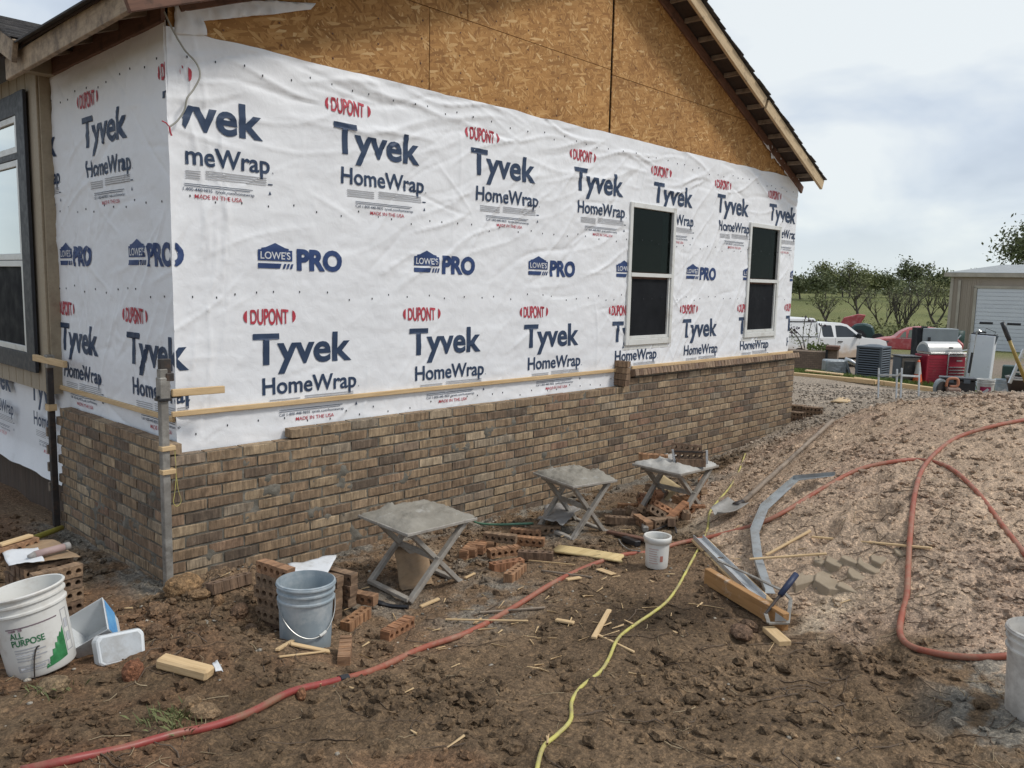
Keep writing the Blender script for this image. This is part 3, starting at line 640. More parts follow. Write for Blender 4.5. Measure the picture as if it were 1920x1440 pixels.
# ---- battens nailed through the sheet
def part_board(name, a, b, w, h, m=None, up=(0, 0, 1)): return board(name, a, b, w, h, m or M_PINE, house, up)
part_board('batten', (-.06, -.040, .092), (4.66, -.040, .085), .022, .034); part_board('batten', (4.92, -.040, .094), (8.86, -.040, .088), .022, .034)
part_board('batten', (-.040, -.02, .055), (-.040, 2.05, .052), .022, .034)

# ---- roof: deck, fascia, barge boards, lookouts, shingle courses
OV = .33; XE = 8.80; XW = -.38; YB = 7.0
def slope_deck(x0, x1, f, z_up, name):
    pl = [(x0, f(x0)+z_up), (x1, f(x1)+z_up), (x1, f(x1)+z_up+.016), (x0, f(x0)+z_up+.016)]
    return MB().prism(pl, lambda a, b, s: (a, -OV+.02+s*(YB+OV), b)).build(name, M_DECK, house)
slope_deck(XW, XR, rake_l, .142, 'roof_deck'); slope_deck(XR, XE, rake_r, .142, 'roof_deck')
def barge(x0, x1, f, m, y=-OV, dz=(0, .14)):
    pl = [(x0, f(x0)+dz[0]), (x1, f(x1)+dz[0]), (x1, f(x1)+dz[1]), (x0, f(x0)+dz[1])]
    L_ = math.hypot(x1-x0, f(x1)-f(x0)); return pl
def rake_board(name, x0, x1, f, m, y, h=.14, th=.035):
    a = Vector((x0, y, f(x0)+h/2)); b = Vector((x1, y, f(x1)+h/2)); return board(name, a, b, th, h*.93, m, house, (0, 0, 1), .004)
rake_board('barge_board', XW, XR-.02, rake_l, M_DARKWOOD, -OV); rake_board('barge_board', XR+.02, 7.02, rake_r, M_BARGE, -OV); rake_board('barge_board', 7.06, XE, rake_r, M_BARGE, -OV-.004)
rake_board('rake_trim', .05, XR-.02, rake_l, M_DARKWOOD, -.03, .11, .03); rake_board('rake_trim', XR+.02, 8.86, rake_r, M_DARKWOOD, -.03, .11, .03)
k = 0; x = 4.75
while x < 8.75:
    z = rake_r(x)+.115; board('lookout', (x, -OV+.022, z), (x, -.05, z), .038, .05, M_OLDWOOD, house); x += .298
x = 4.1
while x > -.2: board('lookout', (x, -OV+.022, rake_l(x)+.115), (x, -.05, rake_l(x)+.115), .038, .05, M_OLDWOOD, house); x -= .298
# left eave: fascia on rafter tails over a stained frieze
board('fascia', (-.345, -.31, 2.455), (-.345, 1.86, 2.415), .035, .15, M_FASCIA, house, bevel=.004)
board('frieze', (-.035, -.02, 2.555), (-.035, 2.05, 2.535), .03, .19, M_DARKWOOD, house)
for y in (.18, .62, 1.06, 1.5): board('rafter_tail', (-.32, y, 2.47), (.2, y, 2.67), .036, .085, M_OLDWOOD, house)
MB().box((-.16, 1.93, 2.5), (.32, .12, .12)).build('eave_block', M_TRIM, house)
# shingle courses, each a strip proud of the one below
def shingles(x0, x1, f, zu, y0, y1, n, sgn, seed, name='shingle_course'):
    rr = random.Random(seed); ex = (x1-x0)/n
    for i in range(n):
        a = x0+ex*i; b = a+ex*1.25; s = MB(); o = rr.uniform(-.012, .012); dz = (f(b)-f(a))
        pl = [(a, f(a)+zu+.012), (b, f(b)+zu+.002), (b, f(b)+zu+.006), (a, f(a)+zu+.022+rr.uniform(-.003, .003))]
        s.prism(pl, lambda u_, w_, q: (u_, y0+o+q*(y1-y0), w_)).build(name, M_SHINGLE, house)
shingles(XE+.05, XR, rake_r, .150, -OV-.05, YB, 32, 1, 5); shingles(XW-.05, XR, rake_l, .150, -OV-.05, YB, 32, 1, 6)

# ---- the older tan wing on the left
YW = 2.03; XWG = -.10
wg = MB().box((XWG/2+.0, YW+3.4, 1.26), (-XWG, 6.8, 2.52)); siding = wg.build('siding', M_TAN, house)
for y in np.arange(YW+.30, 6, .203): MB().box((XWG-.001, y, 1.26), (.004, .009, 2.5)).build('siding_groove', M_TRIM, siding)
board('corner_trim', (XWG-.008, YW+.055, -.005), (XWG-.008, YW+.055, 2.5), .11, .018, M_TRIM, house, (1, 0, 0)); board('corner_trim', (XWG/2, YW-.012, .0), (XWG/2, YW-.012, 2.52), .10, .02, M_TRIM, house, (0, 1, 0))
# its window: black casing, white double sash, bright sky in the upper panes
xw = XWG-.018
def yz(name, y0, y1, z0, z1, th, m, parent, x=None): return MB().box(((x if x is not None else xw)-th/2, (y0+y1)/2, (z0+z1)/2), (th, y1-y0, z1-z0)).build(name, m, parent, bevel=.003)
Y0, Y1, Z0, Z1 = 2.255, 4.60, .150, 2.375
cs = yz('window', Y0, Y0+.20, Z0, Z1, .028, M_BLACKTRIM, house); yz('casing', Y0+.202, Y1, Z1-.17, Z1-.002, .026, M_BLACKTRIM, cs); yz('casing', Y0+.202, Y1, Z0+.002, Z0+.15, .026, M_BLACKTRIM, cs)
yz('casing', Y0+.202, Y1, 1.862, 1.912, .024, M_BLACKTRIM, cs)
a, b = Y0+.204, 4.55
def sash(z0, z1, glass_m, nm):
    f = yz(nm, a, a+.055, z0, z1, .022, M_VINYL, cs); yz('rail', a+.056, b, z1-.05, z1, .020, M_VINYL, f); yz('rail', a+.056, b, z0, z0+.05, .020, M_VINYL, f)
    yz('pane', a+.056, b, z0+.051, z1-.051, .004, glass_m, f, xw+.004)
sash(1.914, Z1-.172, M_GLASSB, 'transom_sash'); sash(1.06, 1.860, M_GLASSB, 'upper_sash'); sash(Z0+.152, 1.055, M_SCREEN, 'lower_sash')
MB().box((xw+.014, (a+b)/2, 1.3), (.002, b-a, 2.0)).build('dark_room', pm('pale_blind', (.30, .33, .37), None, 3, .7, .05), cs)
# skirt of sheet below the siding, and the bare footing under it
nu, nv = 150, 50; ys = np.linspace(2.0, 6.5, nu); vs_ = np.linspace(0, 1, nv); UU, VV = np.meshgrid(ys, vs_, indexing='ij')
zb = -.75+.05*(fbm(ys, ys*0, 1.6, 3, 78)-.5)+.03*(ys-2.4)*0; ZZ = zb[:, None]+(.03-zb[:, None])*VV; xx = -.025-.09*np.maximum(0, (.25-VV))**1.3*3-.03*(fbm(UU, ZZ*.4, 3.2, 3, 79)-.4)
skirt = np_mesh('skirt_sheet', np.c_[xx.ravel(), UU.ravel(), ZZ.ravel()], grid_faces(nu, nv), M_WRAP, house)
def skirt_pt(u, v, off=0): return np.c_[np.interp(v, [-.75, -.5, .03], [-.13, -.045, -.035])-.028-off, u, v]
for k in range(0, 3): block(skirt, 4.02-1.34*k+1.34*0, .10, skirt_pt, True, 2.08, 6.4)
MB().box((.12, 4.4, -.9), (.2, 4.8, 1.1)).build('footing', pm('brown_stained_footing', (.10, .07, .05), (.06, .042, .032), 3, .9, .4, 0, (3, 3, .5)), house)
# its little gable roof
rk = lambda y: 2.56+.42*(y-1.47)
board('wing_rake_board', (-.42, 1.42, rk(1.42)-.085), (-.42, 2.12, rk(2.12)-.085), .035, .15, M_FASCIA, house)
rr = random.Random(8)
for i in range(7):
    y0 = 1.40+.105*i; y1 = y0+.125; pl = [(y0, rk(y0)+.012), (y1, rk(y1)+.002), (y1, rk(y1)+.008), (y0, rk(y0)+.026)]; o = rr.uniform(-.01, .01)
    MB().prism(pl, lambda u_, w_, q: (-.46+o+q*1.2, u_, w_)).build('shingle_course', M_SHINGLE, house)
MB().prism([(1.42, rk(1.42)-.01), (2.13, rk(2.13)-.01), (2.13, rk(2.13)+.002), (1.42, rk(1.42)+.002)], lambda u_, w_, q: (-.44+q*1.1, u_, w_)).build('roof_deck', M_DECK, house)
MB().prism([(2.13, rk(2.13)-.02), (6.8, rk(2.13)+.2), (6.8, rk(2.13)+.23), (2.13, rk(2.13)+.02)], lambda u_, w_, q: (-.42+q*1.0, u_, w_)).build('roof_deck', M_SHINGLE, house)

# ------------------------------------------------------------------ brick veneer
def brick_mat(name, attr, stops, dark=.0):
    t = NT(name); r = t.n('ObjectInfo').outputs['Random'] if not attr else t.n('Attribute', attribute_name='rnd').outputs['Fac']
    base = t.ramp(r, stops, 'LINEAR'); co = t.coords((1, 1, .12), True, attr); co2 = t.coords((1, 1, 1), True, attr)
    str_ = t.ramp(t.noise(co, 44, 6, .72), [(.34, (.50, .47, .44)), (.5, (.95, .94, .92)), (.62, (1.45, 1.42, 1.36)), (.75, (1.7, 1.66, 1.55))])
    c = t.mix(.85, base, str_, 'MULTIPLY')
    c = t.mix(.8, c, t.ramp(t.noise(co2, 14, 6, .7), [(.3, (.62, .6, .58)), (.55, (1, 1, 1)), (.75, (1.3, 1.28, 1.25))]), 'MULTIPLY')
    sm = t.ramp(t.noise(co2, 9, 7, .75, .5), [(.60, (0, 0, 0)), (.70, (1, 1, 1))]); c = t.mix(t.math('MULTIPLY', sm, .42), c, (.31, .265, .205))
    return t.fin(c, .9, 0, t.bump(t.noise(co, 60, 5, .7), .6, .004, t.bump(t.noise(co2, 25, 4), .4, .006)))
ST_WALL = [(0.0, (0.117, 0.088, 0.064)), (0.05, (0.149, 0.108, 0.077)), (0.12, (0.207, 0.141, 0.091)), (0.32, (0.241, 0.166, 0.105)), (0.5, (0.27, 0.191, 0.12)), (0.68, (0.308, 0.225, 0.142)), (0.84, (0.371, 0.279, 0.181)), (0.9, (0.242, 0.147, 0.097)), (0.95, (0.262, 0.212, 0.156)), (1.0, (0.414, 0.32, 0.216))]
M_BRICK = brick_mat('tumbled_brick', False, ST_WALL); M_BRICKJ = brick_mat('tumbled_brick_mass', True, ST_WALL)
M_LOOSE = brick_mat('loose_brick', False, [(0, (.22, .105, .06)), (.3, (.34, .165, .085)), (.6, (.30, .175, .10)), (.85, (.38, .20, .10)), (1, (.24, .15, .10))])
M_LOOSED = brick_mat('dusty_brick', False, [(0, (.16, .10, .066)), (.3, (.22, .145, .092)), (.6, (.26, .175, .11)), (.85, (.19, .13, .09)), (1, (.29, .19, .115))])
t = NT('wet_mortar'); co = t.coords(rnd=False)
M_MORTAR = t.fin(t.ramp(t.noise(co, 7, 7, .65), [(.3, (.095, .086, .068)), (.55, (.17, .154, .124)), (.78, (.29, .265, .22))]), .9, 0, t.bump(t.noise(co, 60, 5, .7), .7, .008))
CH, BL, JT = .0762, .254, .0135
bwall = thing('brick_wall', 'half built brown brick veneer along the foot of the wrapped house', 'brick wall')
def brick_mesh(i, L=BL-JT, W=.09, H=CH-JT):
    """tumbled brick, length X, depth Y, face towards -Y, slightly uneven"""
    rr = random.Random(100+i); m = MB(); nx = 5; ch = .004
    ring = []
    for x in np.linspace(-L/2, L/2, nx):
        ed = ch if abs(abs(x)-L/2) < 1e-6 else 0
        j = lambda: rr.uniform(-.0022, .0022)
        ring.append([(x, W/2, -H/2), (x, -W/2+ch, -H/2+j()+ed*.5), (x-math.copysign(ed, x)*0, -W/2+ed+j(), -H/2+ch), (x, -W/2+ed+j(), H/2-ch), (x, -W/2+ch, H/2+j()-ed*.5), (x, W/2, H/2)])
    m.v = [q for r_ in ring for q in r_]
    for a_ in range(nx-1):
        for b_ in range(6): c_ = (b_+1) % 6; m.f.append((a_*6+b_, (a_+1)*6+b_, (a_+1)*6+c_, a_*6+c_))
    m.f.append(tuple(range(5, -1, -1))); m.f.append(tuple((nx-1)*6+q for q in range(6)))
    me = bpy.data.meshes.new('brick'); me.from_pydata(m.v, [], m.f); bm = bmesh.new(); bm.from_mesh(me); bmesh.ops.recalc_face_normals(bm, faces=bm.faces); bm.to_mesh(me); bm.free()
    me.materials.append(M_BRICK); return me
BM_FULL = [brick_mesh(i) for i in range(10)]
_bm_len = {}
def brick_of(L, rr):
    if abs(L-(BL-JT)) < .004: return rr.choice(BM_FULL)
    k = round(L, 2)
    if k not in _bm_len: _bm_len[k] = brick_mesh(int(k*1000), k)
    return _bm_len[k]
rr = random.Random(21); slots = []      # (matrix, length, distance)
XB0, XB1, YB1 = -.13, 8.765, 1.80; FD = .09
for k in range(1, 18):                   # k = course, its top at z = -(k-1)*CH
    zc = -(k-.5)*CH
    # front: stretchers, corner bond alternating with the return
    x = XB0 if k % 2 else XB0+FD+JT; first = (BL-JT) if k % 2 else (BL-JT)
    x0 = XB0+(0 if k % 2 else FD+JT)
    if k % 2 == 0: x0 = XB0+FD+JT-.0
    xs0 = {1: 4.76, 2: .82}.get(k, None)
    x = x0
    while x < XB1-.05:
        Ln = min(BL-JT, XB1-x)
        if XB1-(x+Ln) < .06: Ln = XB1-x
        ok = xs0 is None or x > xs0-.13 or (k == 2 and x < XB0+.02)
        if ok and Ln > .04:
            c = Vector((x+Ln/2+rr.uniform(-.002, .002), XB0+FD/2+rr.uniform(-.0025, .0025), zc+rr.uniform(-.0018, .0018)))
            slots.append((Matrix.Translation(c) @ Euler((rr.uniform(-.012, .012), rr.uniform(-.006, .006), rr.uniform(-.008, .008))).to_matrix().to_4x4(), Ln, (c-Vector((CX, CY, CZ))).length))
        x += Ln+JT
    # return along the left wall, face towards -X
    if k >= 2:
        y = XB0 if k % 2 == 0 else XB0+FD+JT
        while y < YB1-.03:
            Ln = min(BL-JT, YB1+(.08 if k % 2 else 0)-y)
            if Ln > .05:
                c = Vector((XB0+FD/2+rr.uniform(-.0025, .0025), y+Ln/2, zc+rr.uniform(-.0018, .0018)))
                slots.append((Matrix.Translation(c) @ Euler((0, rr.uniform(-.01, .01), R(-90)+rr.uniform(-.008, .008))).to_matrix().to_4x4(), Ln, (c-Vector((CX, CY, CZ))).length))
            y += Ln+JT
slots = [s for s in slots if s[0].translation.z > g_z(np.array([s[0].translation.x]), np.array([s[0].translation.y-.12]))[0]-.12]
slots.sort(key=lambda s: s[2])
jv, jf, jr = [], [], []
for i, (Mx, Ln, d) in enumerate(slots):
    me = brick_of(Ln, rr)
    if i < 300:
        o = bpy.data.objects.new('brick', me); COL.objects.link(o); o.parent = bwall; o.matrix_world = Mx
    else:
        k0 = len(jv); jv += [tuple(Mx @ q.co) for q in me.vertices]; r_ = rr.random()
        for q in me.polygons: jf.append(tuple(j+k0 for j in q.vertices)); jr.append(r_)
me = bpy.data.meshes.new('brick_mass'); me.from_pydata(jv, [], jf); me.attributes.new('rnd', 'FLOAT', 'FACE').data.foreach_set('value', np.array(jr, np.float32))
tag(link('bricks', me, M_BRICKJ, bwall), kind='stuff')
# mortar bed: one uneven sheet for each face, recessed between the bricks
def mortar(name, n, m, P, seed):
    a = np.linspace(0, 1, n); b = np.linspace(0, 1, m); A_, B_ = np.meshgrid(a, b, indexing='ij'); v = P(A_.ravel(), B_.ravel()); np_mesh(name, v, grid_faces(n, m), M_MORTAR, bwall)
def mf(a, b):
    x = XB0+.02+(XB1-XB0-.022)*a; top = np.where(x < .82, -CH-.006, np.where(x < 4.76, -CH*1-.006, -.004))
    top = np.where(x < .82, -2*CH-.004, np.where(x < 4.76, -CH-.004, -.004)); z = -1.4+(top+1.4)*b
    return np.c_[x, XB0+.010-.016*(fbm(x, z, 18, 4, 81, .65)-.40)*sstep(9.5, 2., x*1.)-.012*np.maximum(0, fbm(x, z, 7, 4, 82, .6)-.62)*6*sstep(6, 2, x), z]
mortar('mortar_bed', 620, 110, mf, 1)
def ml(a, b):
    y = XB0+.02+(YB1-XB0-.02)*a; z = -1.4+(-CH-.004+1.4)*b
    return np.c_[XB0+.010-.016*(fbm(y, z, 18, 4, 83, .65)-.40)-.012*np.maximum(0, fbm(y, z, 7, 4, 84, .6)-.60)*6, y, z]
mortar('mortar_bed', 150, 110, ml, 2)
# core of the veneer (fills the cavity side)
mb = MB(); mb.box((6.765, XB0+.055, -.80), (3.97, .07, 1.58)).box((2.80, XB0+.055, -.845), (3.94, .07, 1.49)).box((.36, XB0+.055, -.885), (.92, .07, 1.42)); mb.box((XB0+.055, .88, -.80), (.07, 1.75, 1.43)); mb.build('veneer_core', M_MORTAR, bwall)
# sloping rowlock sill under the windows: bricks on edge
sm = [brick_mesh(500+i, .067, .135, .07) for i in range(6)]
x = 4.83; n = 0
M_SILL = brick_mat('sill_brick', False, [(0, (.20, .13, .09)), (.4, (.27, .185, .125)), (.8, (.31, .22, .15)), (1, (.23, .16, .12))])
for me in sm: me.materials[0] = M_SILL
while x < XB1+.02:
    o = bpy.data.objects.new('sill_brick', rr.choice(sm)); COL.objects.link(o); o.parent = bwall
    o.matrix_world = Matrix.Translation((x, -.115, .046+rr.uniform(-.002, .002))) @ Euler((R(-13)+rr.uniform(-.02, .02), rr.uniform(-.012, .012), rr.uniform(-.012, .012))).to_matrix().to_4x4(); x += .0755
MB().box((6.8, -.095, .030), (3.92, .10, .05)).build('sill_mortar', M_MORTAR, bwall)

# ------------------------------------------------------------------ objects round the wall
M_STEEL = pm('scuffed_steel_pole', (.30, .28, .25), (.17, .155, .135), 9, .6, .3, .3, (1, 1, 1), (.42, .40, .36), .4)
M_DARKSTEEL = pm('dark_rusty_steel', (.06, .052, .048), (.035, .03, .028), 12, .6, .3, .3, (1, 1, 1), (.14, .08, .05), .25)
M_GALV = pm('galvanised_sheet', (.62, .64, .65), (.48, .50, .51), 10, .4, .1, .35, (1, 1, 1), (.25, .22, .19), .15)
M_PAPER = pm('white_crumpled_paper', (.70, .71, .72), (.60, .61, .62), 6, .8, .3, 0, (1, 1, 1), (.42, .40, .36), .25, .01)
M_CARD = pm('brown_cardboard', (.36, .245, .145), (.28, .185, .105), 5, .85, .2, 0, (1, 6, 1), (.17, .125, .085), .3)
M_CEMBAG = pm('grey_cement_paper', (.36, .345, .325), (.27, .255, .24), 9, .9, .4, 0, (1, 1, 1), (.20, .18, .16), .4, .01)
M_GREYTIMBER = wood('mortar_grey_timber', (.29, .255, .215), (.15, .13, .105), (.42, .395, .35), .5)
M_WETMUD = pm('mortar_on_board', (.30, .275, .23), (.20, .18, .145), 7, .85, .6, 0, (1, 1, 1), (.55, .54, .51), .08, .012, 26)
M_DRYMUD = pm('dry_mortar_on_board', (.47, .455, .42), (.33, .315, .285), 6, .9, .5, 0, (1, 1, 1), (.62, .61, .58), .2, .008, 30)
M_HOSE = pm('dusty_red_hose', (.37, .105, .062), (.27, .075, .046), 7, .65, .2, 0, (1, 1, 1), (.33, .19, .125), .45, .003)
M_HOSER = pm('red_hose', (.33, .060, .050), (.24, .045, .038), 7, .45, .1, 0, (1, 1, 1), (.24, .145, .085), .4, .003)
M_CORD = pm('yellow_cord_jacket', (.60, .55, .15), (.48, .42, .11), 9, .55, .05, 0, (1, 1, 1), (.33, .26, .15), .5)
M_WHITEP = pm('white_bucket_plastic', (.72, .71, .67), (.64, .625, .58), 4, .42, .05, 0, (1, 1, 1), (.42, .36, .29), .22)
M_GREYP = pm('grey_bucket_plastic', (.315, .37, .40), (.245, .295, .325), 5, .5, .1, 0, (2, 2, .6), (.50, .52, .52), .38)
M_CLEARP = pm('milky_tray_plastic', (.70, .72, .72), (.60, .62, .63), 6, .3, .05, 0, (1, 1, 1), (.42, .41, .39), .2)
M_BLUEP = pm('blue_label', (.07, .26, .55), (.16, .42, .68), 14, .5, 0)
M_GREEN = pm('green_print', (.03, .17, .07), (.02, .12, .05), 9, .6, 0)
M_LGREEN = pm('leaf_green_print', (.04, .24, .08), (.02, .13, .04), 40, .6, 0)
M_REDP = pm('faded_red_print', (.55, .22, .17), None, 9, .6, 0)
M_BLACKP = pm('black_plastic', (.022, .023, .026), (.014, .014, .017), 9, .4, .2, 0, (1, 1, 1), (.12, .10, .085), .2)
M_GRIP = pm('navy_rubber_grip', (.022, .035, .085), (.015, .024, .06), 30, .55, .5, 0)
M_WIRE = pm('bare_wire', (.45, .45, .43), None, 6, .4, 0, .8)

def local(o, par):
    o.parent = par; o.matrix_parent_inverse = Matrix.Translation(par.location).inverted(); return o
up = Vector((0, 0, .05))
# ---- corner poles
def corner_pole(name, label, x, y, z0, z1, w, M, arm, arm_y, seed):
    t = thing(name, label, 'pole', (x, y, z0)); h = z1-z0
    MB().box((0, 0, h/2-.06), (w, w, h+.12)).build('pole', M, t, bevel=.004)
    MB().box((.004, .002, h*.985-.1), (w*1.3, w*1.3, .14)).build('sleeve', M, t, bevel=.004)
    MB().box((.015, 0, h+.0), (.07, .035, .12)).box((.035, 0, h-.05), (.05, .06, .05)).build('top_bracket', M_DARKSTEEL, t, bevel=.004)
    return t
cp = corner_pole('corner_pole', 'mortar splashed steel corner pole standing at the brick corner', -.175, -.185, -1.04, .40, .048, M_STEEL, None, 0, 1)
cpz = 1.04
MB().box((0, 0, cpz+.215), (.075, .075, .018)).bar((-.04, 0, cpz+.23), (.10, -.02, cpz+.23), .03, .02).build('clamp', M_BLACKP, cp, bevel=.002)
local(board('wooden_arm', (-0.134, -0.215, 0.253), (0.201, -0.215, 0.250), .030, .045, M_PINE), cp)
for z in (-.085, .06-.11-.18): MB().box((.012, -.01, z+cpz), (.085, .055, .03)).build('line_block', M_PINE, cp, bevel=.003)
lp = [(.05, -.03, cpz-.1), (.052, -.035, cpz-.25), (.04, -.036, cpz-.36), (.03, -.036, cpz-.42), (.05, -.036, cpz-.45), (.078, -.036, cpz-.42), (.062, -.036, cpz-.35), (.054, -.036, cpz-.27)]
MB().tube(smooth_path(lp, 5), .0025, 5).build('string_loop', M_CORD, cp)
cp2 = thing('corner_pole', 'dark steel corner pole at the far end of the short brick wall', 'pole', (-.165, 1.86, -1.06))
MB().box((0, 0, .64), (.045, .045, 1.34)).build('pole', M_DARKSTEEL, cp2, bevel=.003); MB().box((0, 0, .98), (.06, .08, .05)).build('line_block', M_PINE, cp2)
MB().box((0, -.01, 1.34), (.055, .07, .10)).build('clamp', M_STEEL, cp2, bevel=.004)
local(board('wooden_arm', (-.19, 2.12, .29), (-.165, 1.50, .285), .03, .05, M_PINE), cp2)
for z in (-.28, -.42, -.56, -.72): o = MB().box((0, .055, z+1.06), (.05, .03, .07)).build('line_block', M_OLDWOOD, cp2)
# cable dangling over the corner
cab = [(-0.049, -0.070, 2.502), (-0.009, -0.075, 2.420), (0.060, -0.080, 2.313), (0.130, -0.090, 2.245), (0.147, -0.100, 2.172), (0.108, -0.100, 2.089), (0.063, -0.100, 2.025), (0.049, -0.090, 1.955), (0.007, -0.085, 1.887), (-0.041, -0.080, 1.843)]
t = thing('cable', 'thin grey cable dangling from the eave over the wrapped corner', 'cable', cab[0])
local(MB().tube(smooth_path(cab, 6), .0055, 6).build('sheath', pm('grey_cable_sheath', (.34, .33, .28), None, 5, .5, 0)), t)
e1 = Vector(cab[-1]); local(MB().tube([e1, e1+Vector((-.02, 0, .02)), e1+Vector((-.045, 0, .028))], .004, 5).tube([e1, e1+Vector((.004, 0, -.03)), e1+Vector((.012, 0, -.05))], .006, 5).build('wire_nut', M_RED), t)

# ---- mortar stands
def mortar_stand(label, cx, cy, zt, gz_, half, rz, mud, seed):
    t = thing('mortar_stand', label, 'mortar stand', (cx, cy, gz_), rz); h = zt-gz_; hx, hy = half; rr = random.Random(seed)
    fx, fy = hx*.80, hy*.80
    n = 34; u = np.linspace(-1, 1, n); A_, B_ = np.meshgrid(u, u, indexing='ij')
    MB().box((0, 0, h-.016), (2*hx, 2*hy, .02)).build('board', M_GREYTIMBER, t, bevel=.003)
    r_ = np.maximum(abs(A_), abs(B_)); hh = .012+.030*sstep(.99, .55, r_)*(.5+fbm(A_*2+seed, B_*2, 1.2, 4, seed))+.10*np.maximum(0, fbm(A_, B_, 3.2, 4, seed+7, .62)-.52)*sstep(1.0, .8, r_)+.020*(fbm(A_, B_, 9, 4, seed+1, .6)-.5)*sstep(1, .8, r_)
    wob = 1-.05*fbm(A_*3, B_*3, 1, 3, seed+5)*sstep(.7, 1, r_)
    v = np.c_[(A_*hx*wob).ravel(), (B_*hy*wob).ravel(), (h-.006+hh*sstep(1.0, .93, r_)).ravel()]
    np_mesh('mortar_spread', v, grid_faces(n, n), mud, t)
    for s in (-1, 1):
        y = s*fy; board('leg', (-fx, y, .0), (fx*.92, y+s*.012, h-.03), .03, .042, M_GREYTIMBER, t, (0, 1, 0)); board('leg', (fx, y-s*.034, .0), (-fx*.92, y-s*.034, h-.03), .03, .042, M_GREYTIMBER, t, (0, 1, 0))
        board('foot_rail', (s*fx, -fy, .012), (s*fx, fy, .012), .04, .024, M_GREYTIMBER, t); board('top_rail', (s*fx*.92, -fy, h-.045), (s*fx*.92, fy, h-.045), .036, .03, M_GREYTIMBER, t)
    board('pivot_bar', (0, -fy-.02, h*.49), (0, fy+.02, h*.49), .03, .034, M_GREYTIMBER, t)
    return t
mortar_stand('folding stand nearest the corner, its board heaped with grey mortar', 1.12, -1.03, -.575, -1.045, (.285, .275), R(-3), M_WETMUD, 1)
mortar_stand('middle folding mortar stand, its board smeared with grey-green mortar', 2.80, -1.00, -.575, -1.03, (.225, .27), R(-13), M_WETMUD, 2)
mortar_stand('farthest folding stand, pale board carrying a clamped brick', 3.74, -1.36, -.555, -1.0, (.28, .255), R(-4), M_DRYMUD, 3)

# ---- loose bricks with core holes
LB = (.248, .064, .060)
def cored(ribs, seed, nh=5, L=LB[0], W=LB[1], H=LB[2]):
    bm = bmesh.new(); n = nh; r = W*.235; rr = random.Random(seed); key = {}
    def V(x, y, z):
        k = (round(x, 5), round(y, 5), round(z, 5))
        if k not in key: key[k] = bm.verts.new((x, y, z))
        return key[k]
    c = L/n
    for i in range(n):
        x0 = -L/2+i*c; xc = x0+c/2; x1 = x0+c
        out = [(x1, 0), (x1, W/2), (xc, W/2), (x0, W/2), (x0, 0), (x0, -W/2), (xc, -W/2), (x1, -W/2)]
        inn = [(xc+r*math.cos(q*math.pi/4), r*math.sin(q*math.pi/4)) for q in range(8)]
        for q in range(8):
            w = (q+1) % 8
            for z, fl in ((H/2, 0), (-H/2, 1)):
                f = [V(*inn[q], z), V(*out[q], z), V(*out[w], z), V(*inn[w], z)]; bm.faces.new(f[::-1] if fl else f)
            bm.faces.new([V(*inn[q], H/2), V(*inn[w], H/2), V(*inn[w], -H/2), V(*inn[q], -H/2)])
            a, b = out[q], out[w]
            if (abs(a[1]-b[1]) < 1e-6 and abs(a[1]) > W/2-1e-6) or (a[0] == b[0] and abs(abs(a[0])-L/2) < 1e-6): bm.faces.new([V(*a, H/2), V(*a, -H/2), V(*b, -H/2), V(*b, H/2)])
    for v in bm.verts:
        k = rr.uniform(-.0022, .0022); v.co.x += k*(abs(v.co.x) > L/2-.001)*2; v.co.y += k*(abs(v.co.y) > W/2-.001); v.co.z += rr.uniform(-.0012, .0012)
    me = bpy.data.meshes.new('brick'); bmesh.ops.recalc_face_normals(bm, faces=bm.faces); bm.to_mesh(me); bm.free()
    if ribs:
        m = MB(); m.v = [tuple(v.co) for v in me.vertices]; m.f = [tuple(q.vertices) for q in me.polygons]
        for i in range(n):
            m.box((-L/2+c*(i+.5), -W/2-.001, 0), (c*.62, .006, H*.99))
        me = bpy.data.meshes.new('brick'); me.from_pydata(m.v, [], m.f)
    return me
CB = {}
for k in range(3):
    for rb in (0, 1):
        for mn, mm in (('o', M_LOOSE), ('d', M_LOOSED)):
            me = cored(rb, k); me.materials.append(mm); CB[(k, rb, mn)] = me
ORD = ['first', 'second', 'third', 'fourth', 'fifth', 'sixth', 'seventh']
_bi = [0]
def brick(label, group, loc, yaw=0, mode='edge', tint='d', rib=0, tilt=0, roll=0):
    """mode: bed = holes up; edge = holes level, towards -Y of the brick; face = ribbed side up, holes towards -Y"""
    o = bpy.data.objects.new('brick', CB[(_bi[0] % 3, rib, tint)]); _bi[0] += 1; COL.objects.link(o)
    base = {'bed': Matrix.Identity(3), 'edge': Euler((R(90), 0, 0)).to_matrix(), 'face': Euler((R(-90), 0, 0)).to_matrix()}[mode]
    o.matrix_world = Matrix.Translation(loc) @ (Euler((0, 0, R(yaw))).to_matrix() @ Euler((R(roll), R(tilt), 0)).to_matrix() @ base).to_4x4()
    return tag(o, label, 'brick', group)
W_, H_ = LB[1], LB[2]
